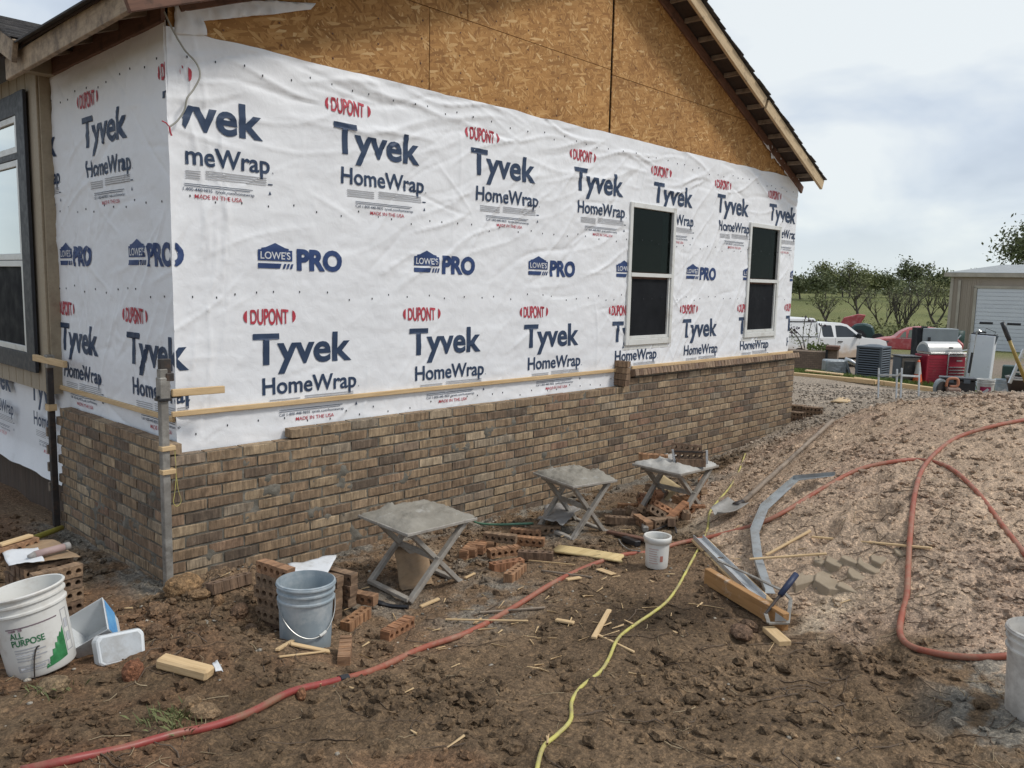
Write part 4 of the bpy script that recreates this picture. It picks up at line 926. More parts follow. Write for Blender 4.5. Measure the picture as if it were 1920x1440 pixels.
# stack behind the white bucket: 5 layers, bricks side by side, holes facing out
g1 = 'bricks stacked behind the white bucket'; a5 = R(5); d1 = Vector((math.cos(a5), math.sin(a5), 0)); d2 = Vector((-math.sin(a5), math.cos(a5), 0)); o1 = Vector((-.885, -.455, -.925)); rr = random.Random(4)
for l in range(5):
    for i in range(6):
        if l == 4 and i in (1,): continue
        brick('tan brick, %s back from the holed front, %s layer up, stack behind white bucket' % (ORD[i], ORD[l]), g1, o1+d2*(i*(H_+.004)+rr.uniform(-.003, .003))+d1*rr.uniform(-.006, .006)+Vector((0, 0, W_/2+l*(W_+.002))), 5+rr.uniform(-1.5, 1.5), 'edge', 'd')
tops = o1.z+5*(W_+.002)
brick('orange cored brick lying on the cardboard at the back of the left stack', None, o1+d2*.36+d1*(-.06)+Vector((0, 0, 5*(W_+.002)+.04)), 22, 'edge', 'o')
p0 = o1+d2*.37+d1*(-.05)+Vector((0, 0, 5*(W_+.002)+.085)); s_ = Vector((math.cos(R(22)), math.sin(R(22)), 0))*.10
tag(board('wood_offcut', p0-s_, p0+s_*.9, .04, .016, M_PINE), 'short pine offcut lying on the orange brick of the left stack', 'wood scrap')
def sheet(name, label, cat, corners, m, n=14, amp=.02, seed=0, curl=None, thick=.002, group=None):
    """a limp sheet over four corner points"""
    a, b, c, d = [np.array(q) for q in corners]; s = np.linspace(0, 1, n); S1, S2 = np.meshgrid(s, s, indexing='ij'); S1 = S1.ravel(); S2 = S2.ravel()
    j = .07*(np.c_[fbm(S1*0+2, S2, 3, 3, seed+3), fbm(S1, S2*0+5, 3, 3, seed+4)]-.5)
    u = np.clip(S1+j[:, 0]*2, -.15, 1.15); v = np.clip(S2+j[:, 1]*2, -.15, 1.15)
    P = (a*(1-u)[:, None]+b*u[:, None])*(1-v)[:, None]+(d*(1-u)[:, None]+c*u[:, None])*v[:, None]
    P[:, 2] += amp*(fbm(S1, S2, 2.6, 4, seed)-.4)*2*np.clip(1, 0, 1)
    if curl: P = curl(P, S1, S2)
    o = np_mesh(name, P, grid_faces(n, n), m, None); md = o.modifiers.new('thickness', 'SOLIDIFY'); md.thickness = thick
    return tag(o, label, cat, group)
zt = tops+.012
sheet('cardboard', 'brown cardboard sheet lying over the top of the left brick stack', 'cardboard', [(-.96, -.36, zt+.006), (-.75, -.40, zt+.004), (-.78, -.06, zt+.03), (-.98, -.05, zt+.03)], M_CARD, amp=.008, seed=1)
sheet('cement_sack', 'torn white cement sack lying on the left brick stack', 'sack', [(-1.08, -.36, zt+.02), (-.93, -.42, zt+.022), (-.90, -.20, zt+.04), (-1.06, -.12, zt+.042)], M_PAPER, amp=.014, seed=2)
tb = Vector((-.86, -.30, zt+.045)); t = thing('tube', 'dusty pink tube lying on the left brick stack', 'tube', tb)
MB().tube([(-.09, -.035, 0), (.065, .0, 0)], .020, 14).build('body', pm('dusty_pink_tube', (.42, .30, .28), (.33, .23, .21), 8, .7, .1), t, True); MB().tube([(.066, 0, 0), (.095, .006, 0)], .021, 14).tube([(-.125, -.043, 0), (-.091, -.035, 0)], [.008, .019], 14).build('cap', M_CEMBAG, t, True)
# stack behind the grey bucket
g2 = 'bricks stacked behind the grey bucket'; a78 = -78
for l in range(6):
    brick('brown cored brick, %s from the bottom of the column by the grey bucket' % ORD[l] if l < 5 else 'bright orange cored brick on top of the column by the grey bucket', 'bricks in the column left of the grey bucket' if l < 5 else None, (-.028+rr.uniform(-.006, .006), -1.19+rr.uniform(-.008, .008), -.98+W_/2+l*(W_+.001)), a78+rr.uniform(-4, 4), 'edge', 'd' if l < 5 else 'o', 1 if l == 5 else 0)
for l in range(4):
    for i in range(5):
        if l == 3 and i in (1,): continue
        if l == 0 and i == 4: continue
        brick('dusty brick, %s layer, %s to the right, in pile behind the grey bucket' % (ORD[l], ORD[i]), g2, (.07+i*.092, -1.05-i*.016+rr.uniform(-.01, .01), -1.02+W_/2+l*(W_+.002)), -80+rr.uniform(-5, 5), 'edge', 'd')
brick('brick lying low with holes upward, right of the grey bucket', None, (.43, -1.30, -1.005), 24, 'bed', 'o', 1)
brick('small upright brick end at the right of the grey bucket pile', None, (.545, -1.16, -.94), -70, 'edge', 'o', 0, 0, 0)
zt = -1.02+4*(W_+.002)+.012
sheet('paper_sheet', 'white crumpled paper sheet over the bricks behind grey bucket', 'paper', [(.06, -1.20, zt+.01), (.24, -1.26, zt+.012), (.50, -1.0, zt+.03), (.20, -.94, zt+.03)], M_PAPER, amp=.014, seed=6)
sheet('paper_sheet', 'smaller white paper flap beside the grey bucket rim', 'paper', [(.03, -1.20, zt+.045), (.14, -1.28, zt+.01), (.22, -1.18, zt+.04), (.08, -1.10, zt+.05)], M_PAPER, amp=.012, seed=7)
# single bricks on the floor
def onground(px_, dz=0): return (px_[0], px_[1], px_[2]+dz)
brick('lone orange brick with five ribs lying on bare dirt', None, onground((0.485, -1.617, -1.008), W_/2-.004), 16, 'face', 'o', 1)
brick('ribbed orange brick pointing at the red hose, right of grey bucket', None, onground((-0.010, -1.817, -0.913), W_/2-.004), 52, 'face', 'o', 1)
brick('half buried grey brick with holes upward against the wall foot', None, onground((-0.122, -0.860, -0.786), .02), 4, 'bed', 'd', 1, 0, -8)
g3 = 'bricks scattered between the first two mortar stands'
for px_, dz, yaw, mode, ti, rb, lab in (((1.794, -0.816, -1.055), .03, 28, 'face', 'o', 1, 'ribbed orange brick at the left end of the row by the first stand'), ((1.861, -0.827, -1.051), .03, 30, 'face', 'o', 1, 'ribbed orange brick, second in the row by the first stand'), ((1.941, -0.837, -1.042), .032, 27, 'face', 'o', 1, 'ribbed orange brick, third in the row by the first stand'), ((2.038, -0.837, -1.039), .03, 30, 'face', 'o', 1, 'ribbed orange brick ending the row, half under the tan brick'),
    ((2.019, -0.929, -1.037), .09, -62, 'edge', 'd', 0, 'tan brick lying on top of the ribbed bricks, five holes showing'), ((2.254, -0.999, -1.040), .034, -60, 'edge', 'o', 1, 'orange brick with ribbed top beside the grey cement bag'), ((2.410, -0.830, -1.054), .034, -60, 'face', 'o', 1, 'ribbed brick lying farthest back of the scattered bricks'),
    ((1.969, -1.330, -1.007), .034, -52, 'bed', 'd', 0, 'brown brick laid flat, its row of holes upward, near the plywood strip'), ((1.700, -1.301, -1.019), .032, -18, 'bed', 'o', 1, 'brick with holes upward leaning in front of the scattered bricks'),
    ((1.585, -1.489, -0.993), .03, 20, 'bed', 'o', 1, 'half brick end standing nearest the camera in the scattered group'), ((1.926, -1.058, -1.033), .03, -20, 'face', 'o', 1, 'bright red broken brick among the scattered bricks')):
    brick(lab or 'ribbed orange brick lying in the scattered row between the stands', g3, onground(px_, dz), yaw, mode, ti, rb)
g4 = 'bricks tumbled under the farthest stand'; rr = random.Random(17)
for px_, dz, yaw, mode, ti, tl, ro, lab in (((3.147, -1.217, -1.003), .03, -55, 'bed', 'd', 0, 0, 'brown brick lying flat, leftmost of the tumbled brick pile'), ((3.274, -1.278, -0.997), .032, 30, 'edge', 'd', 0, 0, 'brick with holed side facing, just right of the flat brown brick'), ((3.715, -0.934, -1.063), .034, -50, 'edge', 'o', 0, 0, 'orange brick lying behind the left of the tumbled pile'), ((3.423, -1.312, -1.006), .05, -10, 'edge', 'd', 35, 10, 'slanting brown brick at the left front of the tumbled pile'),
    ((3.678, -1.085, -1.043), .07, 40, 'face', 'o', -28, 25, 'ribbed orange brick tilted against the packing card'), ((3.556, -1.293, -1.003), .12, 60, 'edge', 'o', 62, 0, 'dark red brick standing on end in the tumbled pile'), ((3.405, -1.444, -0.978), .05, -35, 'edge', 'd', 30, -20, 'brown brick leaning in the front middle of the tumbled pile'), ((3.470, -1.464, -0.968), .06, -70, 'bed', 'o', 22, 25, 'ribbed brick sliding down the right side of the tumbled pile'),
    ((3.582, -1.455, -0.960), .055, -62, 'edge', 'd', 18, 30, 'long cored brick sloping at the right front of the tumbled pile'), ((3.808, -1.384, -0.971), .06, -30, 'face', 'o', -20, 15, 'bright red brick near the leg of the farthest stand'), ((3.721, -1.537, -0.946), .032, -48, 'edge', 'o', 0, 0, 'orange brick lying rightmost of the tumbled pile, one hole showing'), ((3.288, -1.560, -0.969), .03, -15, 'edge', 'd', 0, 0, 'small brown brick lying lowest at the front of the tumbled pile'),
    ((3.279, -1.444, -0.993), .035, 10, 'edge', 'd', 8, 0, 'brown brick lying in front of the packing card, holes sideways'), ((4.989, -0.925, -1.017), .03, 20, 'edge', 'o', 0, 0, 'brick lying behind the farthest stand at the heap foot'), ((3.455, -1.070, -1.032), 0.03, -50, 'bed', 'd', 0, 0, 'tan brick flat beside the leftmost tumbled bricks'), ((4.072, -0.866, -1.062), 0.05, 20, 'face', 'o', 10, 10, 'ribbed red brick behind the packing card'), ((3.979, -1.028, -1.052), 0.14, -20, 'edge', 'd', 25, -15, 'dusty brick topmost in the tumbled pile'), ((3.466, -1.569, -0.944), 0.05, -5, 'edge', 'o', -25, 10, 'orange brick leaning right of the tumbled pile'), ((3.534, -1.593, -0.934), 0.03, 40, 'bed', 'd', 0, 12, 'tan brick lying between pile and pale sand'), ((3.165, -1.432, -0.973), 0.03, 60, 'edge', 'o', 0, 0, 'orange brick end at the front left of the pile'), ((4.137, -1.053, -1.051), 0.07, -60, 'bed', 'o', 15, -10, 'red brick behind the middle of the tumbled pile'), ((4.140, -1.298, -0.987), 0.04, 10, 'edge', 'o', 10, 0, 'orange brick at the back right of the pile'), ((3.837, -1.052, -1.046), .09, -40, 'edge', 'd', 15, 20, 'tan brick bridging the middle of the tumbled pile'), ((3.752, -1.231, -1.007), .10, 15, 'face', 'd', -15, -25, 'dusty brick high in the tumbled pile beside the card'), ((3.478, -1.194, -1.028), .04, -75, 'bed', 'd', 10, 0, 'tan brick end facing out at the left of the tumbled pile'), ((3.319, -1.602, -0.966), .03, 35, 'bed', 'd', 12, 0, 'tan brick resting at the foot of the tumbled pile, right'), ((4.478, -1.177, -1.011), .04, 55, 'edge', 'd', 20, 0, 'tilted brown brick half buried right of the farthest stand')):
    brick(lab or 'tumbled brick in the heap below the farthest mortar stand', g4, onground(px_, dz), yaw, mode, ti, 1 if ti == 'o' else 0, tl, ro)
# bricks on the farthest stand, held in tongs
zt = -.54
brick('dark brick on the farthest stand, uppermost, gripped by brick tongs', None, (3.72, -1.47, zt+.145), -50, 'edge', 'd', 0, 4, -8); brick('brown brick below the clamped one on the farthest stand', None, (3.715, -1.49, zt+.082), -50, 'face', 'd', 0); brick('brick flat on the farthest stand board at its near edge', None, (3.70, -1.53, zt+.028), -50, 'bed', 'd')
t = thing('brick_tongs', 'pale steel brick tongs gripping bricks on the farthest stand', 'tongs', (3.72, -1.48, zt)); dx = Vector((math.cos(R(-50)), math.sin(R(-50)), 0))
for s in (-1, 1): q = dx*s*.135; MB().bar(q*1.06+Vector((-.03, -.04, .135)), q+Vector((-.02, -.05, .02)), .014, .018).build('arm', M_GALV, t)
MB().bar(dx*-.14+Vector((-.03, -.04, .12)), dx*.14+Vector((-.03, -.04, .12)), .012, .012).build('cross_bar', M_DARKSTEEL, t)
brick('thin red brick lying behind on the farthest stand board', None, (3.66, -1.18, zt+.02), -60, 'bed', 'o')
# short stack of bricks against the raised courses
for i in range(4): brick('dark brick in the short upright stack where the sill begins', 'bricks stacked at the sill end', (4.60, -.085, -.0762+.030+i*.062), 0 if 0 else 90, 'edge', 'd') if 0 else brick('dark brick, %s from the bottom of the short stack where the sill begins' % ORD[i], 'bricks stacked at the sill end', (4.66, -.065, -.0762+.034+i*.066), 82+i*3, 'bed', 'd')

# ---- buckets
def bucket(name, label, loc, r0, r1, h, m, rings=2, rot=(0, 0, 0), handle=None, seed=0):
    t = thing(name, label, 'bucket', loc, rot=rot); p_ = [(0.001, .006), (r0*.96, .004), (r0, .012)]
    rim = r1; zs = h
    def rad(z): return r0+(r1*.93-r0)*z/h
    p_ += [(rad(h*.25), h*.25), (rad(h*.5), h*.5), (rad(h*.74), h*.74)]
    for k in range(rings):
        z = h*(.76+.11*k); p_ += [(rad(z), z), (rad(z)+.009, z+.004), (rad(z)+.009, z+.012), (rad(z)+.001, z+.016)] if rings > 1 else []
    p_ += [(rad(h*.955), h*.955), (r1, h*.965), (r1+.002, h*.985), (r1-.002, h), (r1-.009, h*.995), (rad(h*.8)-.006, h*.8), (rad(h*.3)-.006, h*.3), (r0-.006, .02), (.001, .018)]
    b = MB().lathe(p_, 40).build('shell', m, t, True); b.data.polygons.foreach_set('use_smooth', [True]*len(b.data.polygons)); md = b.modifiers.new('edges', 'EDGE_SPLIT'); md.split_angle = R(50)
    return t, rad
def cyl_ink(t, ink, rad, ang0, z0, m, name, off=.0015, step=.02):
    Vp, F = diced(ink, step); z = z0+Vp[:, 1]; r_ = np.array([rad(q) for q in z])+off; an = ang0+Vp[:, 0]/r_.mean()
    return np_mesh(name, np.c_[r_*np.cos(an), r_*np.sin(an), z], F, m, t)
def face_cam(loc): return math.atan2(CY-loc[1], CX-loc[0])
# white joint compound bucket, leaning
lb = (-1.21, -1.30, -.735); tl = R(11)
q_ = Matrix.Rotation(-tl, 3, Vector((_f.x, _f.y, 0)).normalized()).to_euler()
wb, rad = bucket('bucket', 'leaning white bucket with green leaf print and bold wording', lb, .132, .156, .36, M_WHITEP, 2, q_)
fc = face_cam(lb)
I = Ink().fit('ALL', -.088, -.035, .185, .026, .02).fit('PURPOSE', -.088, .040, .152, .027, .02); cyl_ink(wb, I, rad, fc, 0, M_GREEN, 'printed_wording')
lf = [(.020, .028), (.118, .045), (.118, .178), (.105, .150), (.100, .158), (.092, .140), (.085, .142), (.082, .118), (.072, .122), (.068, .098), (.056, .098), (.054, .074), (.040, .070), (.038, .050), (.024, .044)]
cyl_ink(wb, Ink().poly(lf), rad, fc, 0, M_LGREEN, 'printed_leaf')
I = Ink()
for q in range(5): I.rect(-.082, .132-.012*q, .035 if q % 2 else .01, .137-.012*q)
I.rect(-.085, .038, .035, .041); I.rect(-.085, .062, .035, .065); I.rect(-.085, .041, -.082, .062); I.rect(.032, .041, .035, .062); I.rect(-.075, .047, .02, .056)
cyl_ink(wb, I, rad, fc, 0, M_GREYINK, 'printed_fine_text'); cyl_ink(wb, Ink().rect(-.10, .226, .105, .231).rect(-.09, .216, -.06, .224).rect(-.05, .215, -.035, .226), rad, fc, 0, pm('mauve_print', (.20, .14, .16), None, 9, .6, 0), 'printed_band')
cyl_ink(wb, Ink().rect(.125, .06, .165, .064).rect(.125, .24, .165, .244).rect(.125, .06, .128, .244).rect(.162, .06, .165, .244).rect(.135, .10, .155, .14).rect(.135, .16, .155, .20), rad, fc, 0, M_GREYINK, 'printed_panel')
hp_ = [(rad(.29)*math.cos(fc-.25+.0*k)*1.03, rad(.29)*math.sin(fc-.25)*1.03, .02) for k in range(1)]
pts = [((rad(z)+.008)*math.cos(fc+a), (rad(z)+.008)*math.sin(fc+a), z) for a, z in ((.10, .135), (.0, .128), (-.12, .08), (-.22, .01), (-.26, -.03))]
MB().tube(smooth_path(pts, 5), .003, 5).build('bent_wire', M_DARKSTEEL, wb)
# grey mortar bucket with wire bail
lg = (-.035, -1.50, -.985)
gb, rad = bucket('bucket', 'tall grey plastic bucket with wire handle beside the brick column', lg, .128, .152, .385, M_GREYP, 3, (0, R(1), 0)); fc = face_cam(lg)
pts = []
for k in range(13):
    a = -1.5+3.0*k/12; z = .30-.17*math.cos(a*1.04)**.9 if abs(a) < 1.5 else .30
    pts.append(((rad(z)+.012)*math.cos(fc+a+.25), (rad(z)+.012)*math.sin(fc+a+.25), z))
MB().tube(smooth_path(pts, 3), .0025, 6).build('wire_handle', M_WIRE, gb); k = 8
MB().tube([Vector(pts[k]), (Vector(pts[k])+Vector(pts[k-1]))/2+Vector((.002, -.002, 0)), Vector(pts[k-1])], .008, 8).build('grip', M_WHITEP, gb)
# small white pail
ls = (2.245, -2.165, -.905)
sb_, rad = bucket('pail', 'small white pail with red label standing by the red hose', ls, .074, .088, .215, M_WHITEP, 1); fc = face_cam(ls)
MB().lathe([(rad(.175)+.001, .172), (.090, .176), (.093, .20), (.092, .216), (.084, .217), (.082, .20)], 36).build('rim_band', M_WHITEP, sb_, True)
I = Ink().rect(.022, .058, .042, .098); cyl_ink(sb_, I, rad, fc, 0, M_REDP, 'printed_patch'); I = Ink()
for q in range(7): I.rect(-.055, .14-.016*q, .0 if q % 3 else .01, .143-.016*q)
cyl_ink(sb_, I, rad, fc, 0, M_REDP, 'printed_fine_text')
# bucket cut by the right edge
lr = (1.615, -4.475, -.80)
rb_, rad = bucket('bucket', 'chalky white bucket half out of view at the right edge', lr, .130, .155, .37, pm('chalky_bucket', (.68, .65, .60), (.56, .53, .48), 6, .6, .2, 0, (1, 1, .5), (.30, .27, .24), .4), 3)

# ---- cut milky trays
def tray(name, label, loc, rot, w, d, h, blue, mm):
    t = thing(name, label, 'tray', loc, rot=rot); m = MB(); th = .003
    lo = [(-w/2*.8, -d/2*.75), (w/2*.8, -d/2*.75), (w/2*.8, d/2*.75), (-w/2*.8, d/2*.75)]; hi = [(-w/2, -d/2), (w/2, -d/2), (w/2, d/2), (-w/2, d/2)]
    for i in range(4):
        j = (i+1) % 4; a, b, c_, d_ = (*lo[i], 0), (*lo[j], 0), (*hi[j], h), (*hi[i], h); n_ = Vector((lo[i][0]+lo[j][0], lo[i][1]+lo[j][1], 0)).normalized()*th
        m.add([a, b, c_, d_]+[tuple(Vector(q)-n_) for q in (a, b, c_, d_)], [(0, 1, 2, 3), (7, 6, 5, 4), (3, 2, 6, 7), (0, 3, 7, 4), (1, 5, 6, 2)])
    m.box((0, 0, th/2), (w*.8, d*.75, th)); m.build('shell', mm, t)
    t.children[0].modifiers.new('rounding', 'BEVEL').width = .004
    if blue: MB().prism([(-w*.42, h*.25), (w*.42, h*.25), (w*.46, h*.9), (-w*.46, h*.9)], lambda u, v, s: (w/2*(.8+.2*v/h)+.001+.001*s, u*d/w, v)).build('label', M_BLUEP, t)
    return t
tray('tray', 'milky plastic tray with blue label tipped on its side', onground((-0.922, -1.200, -0.770), .03), (R(30), R(-30), R(-30)), .20, .20, .15, True, M_CLEARP)
t = thing('tray', 'milky plastic tray lying face forward, right of the blue one', 'tray', onground((-0.953, -1.483, -0.735), -.01), face_cam((-.9, -1.5))+math.pi/2+.25)
ol = [(-.088, .012), (-.07, .0), (.085, .012), (.10, .03), (.098, .118), (.082, .138), (-.085, .128), (-.10, .108)]
Rt = Euler((R(-24), R(6), 0)).to_matrix()
MB().prism(ol, lambda u, v, s_: tuple(Rt @ Vector((u*(1+.10*s_), .052*s_, (v-.07)*(1+.12*s_)+.07)))).build('shell', M_CLEARP, t, bevel=.006)
MB().prism([(u*.86, (v-.07)*.84+.07) for u, v in ol], lambda u, v, s_: tuple(Rt @ Vector((u, -.0015+.003*s_, v)))).build('base_panel', pm('scuffed_tray_base', (.52, .54, .55), (.40, .42, .43), 11, .4, .2, 0, (1, 1, 1), (.34, .33, .31), .5), t)

# ---- hoses and cord
def lay(path, dz): return [(a, b, c+dz) for a, b, c in path]
hA = [(-1.524, -2.112, -0.717), (-1.377, -2.172, -0.716), (-1.208, -2.172, -0.737), (-1.033, -2.193, -0.755), (-0.898, -2.195, -0.778), (-0.720, -2.177, -0.789), (-0.494, -2.106, -0.822), (-0.276, -2.084, -0.855), (-0.008, -2.046, -0.905), (0.386, -1.935, -0.969), (0.722, -1.948, -0.965), (1.144, -1.875, -0.978), (1.516, -1.848, -0.941), (1.902, -1.754, -0.964), (2.112, -1.774, -0.958), (2.369, -1.814, -0.946), (2.520, -1.915, -0.933), (2.848, -1.976, -0.932), (3.066, -2.136, -0.880), (3.226, -2.390, -0.766), (3.404, -2.528, -0.674), (3.828, -2.603, -0.559), (4.259, -2.718, -0.458), (4.497, -2.919, -0.393), (4.662, -3.067, -0.375), (4.387, -3.337, -0.360), (3.860, -3.649, -0.382), (3.389, -3.920, -0.468), (2.999, -4.130, -0.527)]
t = thing('hose', 'long red hose running from the lower left up over the heap', 'hose', hA[0])
spA = smooth_path([(a_, b_, c_+.006+.006*math.sin(i_*2.3)) for i_, (a_, b_, c_) in enumerate(hA)], 5); local(MB().tube(spA[:38], .0165, 10).build('hose_end', M_HOSER, None, True), t); local(MB().tube(spA[37:], .0165, 10).build('hose_run', M_HOSE, None, True), t)
i_ = 37; local(MB().tube(spA[i_-1:i_+1], .0205, 10).build('coupling', M_BLACKP, None), t)
hB = [(6.060, -3.553, -0.131), (5.644, -3.359, -0.172), (5.328, -3.156, -0.261), (4.854, -3.127, -0.322), (4.324, -3.170, -0.388), (3.599, -3.339, -0.427), (3.008, -3.504, -0.527), (2.735, -3.587, -0.645), (2.434, -3.680, -0.733), (2.233, -3.721, -0.785), (2.037, -3.781, -0.810), (1.935, -3.870, -0.813), (1.896, -4.026, -0.788), (1.901, -4.160, -0.757), (1.967, -4.276, -0.731)]
t = thing('hose', 'red hose looping down the heap to the right edge bucket', 'hose', hB[0]); local(MB().tube(smooth_path(lay(hB, .014), 6), .0165, 10).build('hose_run', M_HOSE, None, True), t)
yc = [(6.334, -0.688, -0.942), (5.390, -1.106, -0.931), (4.690, -1.381, -0.930), (3.907, -1.686, -0.865), (3.531, -1.829, -0.856), (3.270, -1.962, -0.897), (2.976, -2.092, -0.908), (2.416, -2.327, -0.877), (2.048, -2.469, -0.890), (1.767, -2.559, -0.901), (1.511, -2.616, -0.889), (1.358, -2.624, -0.898), (1.063, -2.710, -0.863), (0.842, -2.813, -0.862), (0.660, -2.894, -0.844), (0.467, -2.936, -0.832), (0.348, -2.978, -0.841), (0.157, -3.126, -0.789), (0.032, -3.161, -0.787), (-0.099, -3.201, -0.769), (-0.230, -3.285, -0.768)]
tag(MB().tube(smooth_path(lay(yc, .006), 6), .0088, 8).build('extension_cord', M_CORD, None, True), 'yellow extension cord snaking from the wall to the lower edge', 'cord')
gs = [(2.698, -0.657, -1.046), (2.513, -0.463, -1.061), (2.477, -0.278, -1.090), (2.524, -0.131, -1.109), (2.698, -0.054, -1.122), (2.868, -0.087, -1.109), (3.078, -0.094, -1.108)]
tag(MB().tube(smooth_path(lay(gs, .012), 5), .010, 7).build('green_hose', pm('faded_green_hose', (.16, .33, .22), (.11, .25, .16), 8, .6, .1), None, True), 'thin faded green hose folded at the wall foot', 'hose')
bs = [(0.742, -1.008, -1.067), (0.743, -1.116, -1.061), (0.783, -1.188, -1.071), (0.828, -1.290, -1.060)]
tag(MB().tube(smooth_path(lay(bs, .012), 4), [.018]*6+[.014]*7, 6).build('plastic_strip', M_BLACKP, None), 'crumpled black plastic strip beside the first mortar stand', 'plastic strip')

# ---- shovel on the heap
a = Vector((3.647, -2.052, -0.791))+Vector((0, 0, .05)); b = Vector((6.202, -1.724, -0.442))+Vector((0, 0, .05)); t = thing('shovel', 'long handled shovel lying on the pale dirt heap', 'shovel', a)
local(MB().tube([a+(b-a)*k for k in (0, .25, .5, .75, 1)], [.022, .021, .019, .020, .021], 10).build('handle', M_OLDWOOD, None, True), t)
bl = Vector((3.327, -2.012, -0.876)); dv_ = (bl-a); dv_.z = 0; dv_.normalize(); pe = dv_.cross(Vector((0, 0, 1)))
local(MB().tube([a, a+dv_*.10-Vector((0, 0, .015))], [.024, .032], 8).build('socket', M_DARKSTEEL, None, True), t)
n = 9; u = np.linspace(-1, 1, n); vv = np.linspace(0, 1, n); A_, B_ = np.meshgrid(u, vv, indexing='ij'); A_ = A_.ravel(); B_ = B_.ravel()
wd_ = .10*np.sqrt(np.clip(1-(np.maximum(0, B_-.45)/.56)**2.2, .02, 1))
ctr = np.array(a+dv_*.06)[None]+np.array(dv_)[None]*(B_*.30)[:, None]; P = ctr+np.array(pe)[None]*(A_*wd_)[:, None]; P[:, 2] += .004+.03*A_**2-.01*np.sin(B_*3.1); gzz = g_z(P[:, 0], P[:, 1]); P[:, 2] = np.maximum(P[:, 2]-.05*B_, gzz+.006)
o = np_mesh('blade', P, grid_faces(n, n), pm('cement_crusted_blade', (.34, .32, .29), (.24, .225, .20), 9, .6, .3, .3, (1, 1, 1), (.42, .40, .37), .3)); o.modifiers.new('thickness', 'SOLIDIFY').thickness = .003; local(o, t)

# ---- bent flashing, channel, beam, clamp frame
def ribbon(name, pts, w, m, lip=.02, th=.002, parent=None, side=(0, 0, 1)):
    P = [Vector(q) for q in pts]; m_ = MB(); L_, R_, K_ = [], [], []
    for i, q in enumerate(P):
        d = (P[min(i+1, len(P)-1)]-P[max(i-1, 0)]); d.z *= .5; s = d.cross(Vector(side)).normalized()
        L_.append(q-s*w/2); R_.append(q+s*w/2); K_.append(q+s*w/2+Vector((0, 0, lip)))
    n = len(P); m_.v = [tuple(q) for q in L_+R_+K_]; m_.f = [(i, i+1, n+i+1, n+i) for i in range(n-1)]+[(n+i, n+i+1, 2*n+i+1, 2*n+i) for i in range(n-1)]
    o = m_.build(name, m, parent); o.modifiers.new('thickness', 'SOLIDIFY').thickness = th; return o
fl = lay([(3.966, -2.636, -0.521), (3.969, -2.338, -0.607), (3.393, -2.356, -0.733), (2.959, -2.502, -0.795), (2.559, -2.730, -0.833), (2.336, -2.886, -0.867), (2.218, -2.984, -0.902)], .05)
tag(ribbon('metal_strip', fl, .062, pm('dull_galvanised_strip', (.44, .46, .46), (.33, .345, .35), 9, .45, .1, .5, (1, 1, 1), (.26, .23, .20), .3), .03), 'bent galvanised metal strip kinked down the heap side', 'metal strip')
t = thing('metal_channel', 'grey metal channel backed by a pine board, lying on the heap foot', 'metal channel', (2.378, -2.638, -0.859))
a, b = Vector((2.886, -2.118, -0.910)), Vector((2.052, -3.016, -0.917)); up = Vector((0, 0, .05))
local(board('backing_board', a+up*.7, b+up*1.4, .13, .02, M_PINE), t); d = (b-a).normalized(); s = d.cross(Vector((0, 0, 1))).normalized()
local(MB().bar(a+up*1.0+s*.015, b+up*1.7+s*.015, .07, .006).bar(a+up*1.25-s*.02, b+up*1.9-s*.02, .004, .03).bar(a+up*1.25+s*.05, b+up*1.9+s*.05, .004, .03).build('channel', M_GALV), t)
a, b = Vector((2.173, -2.584, -0.881))+up*.9, Vector((1.880, -3.239, -0.916))+up*1.3
tag(board('timber', a, b, .045, .10, wood('orange_stained_timber', (.40, .215, .085), (.28, .14, .05), (.55, .5, .42), .05)), 'thick orange-brown timber with pale scratches lying below the heap', 'timber')
t = thing('pry_frame', 'bent steel bar frame with dark blue rubber grip over timber', 'hand tool', (2.007, -3.078, -0.917))
q1 = [Vector((2.331, -2.570, -0.876))+up*1.9, Vector((2.254, -2.816, -0.899))+up*2.3, Vector((2.093, -3.107, -0.902))+up*2.8, Vector((2.048, -3.186, -0.912))+up*2.6, Vector((1.877, -3.252, -0.917))+up*1.3, Vector((1.805, -3.176, -0.913))+up*1.2, Vector((1.863, -3.129, -0.921))+up*1.8]
for i in range(len(q1)-1): local(MB().bar(q1[i], q1[i+1], .020, .008).build('bar', M_STEEL), t)
h0 = q1[-1]; h2 = Vector((2.123, -3.176, -0.896))+Vector((.0, .0, .24)); h1 = h0+(h2-h0)*.46
local(MB().tube([h0, h1], .009, 8).build('shank', M_DARKSTEEL), t); local(MB().tube([h1, h1+(h2-h1)*.5, h2], [.017, .019, .018], 10).build('grip', M_GRIP, None, True), t)
local(MB().prism([(0, 0), (.07, 0), (.07, .05)], lambda u, v, s_: tuple(q1[4]+Vector((-u*.7, u*.75, v+.002*s_+.01)))).build('end_plate', M_GALV), t)
tag(board('splintered_board', Vector((1.826, -3.166, -0.914))+up*.4, Vector((1.706, -3.319, -0.907))+up*.3, .07, .03, M_PINE), 'splintered pale board end sticking out below the steel frame', 'board')
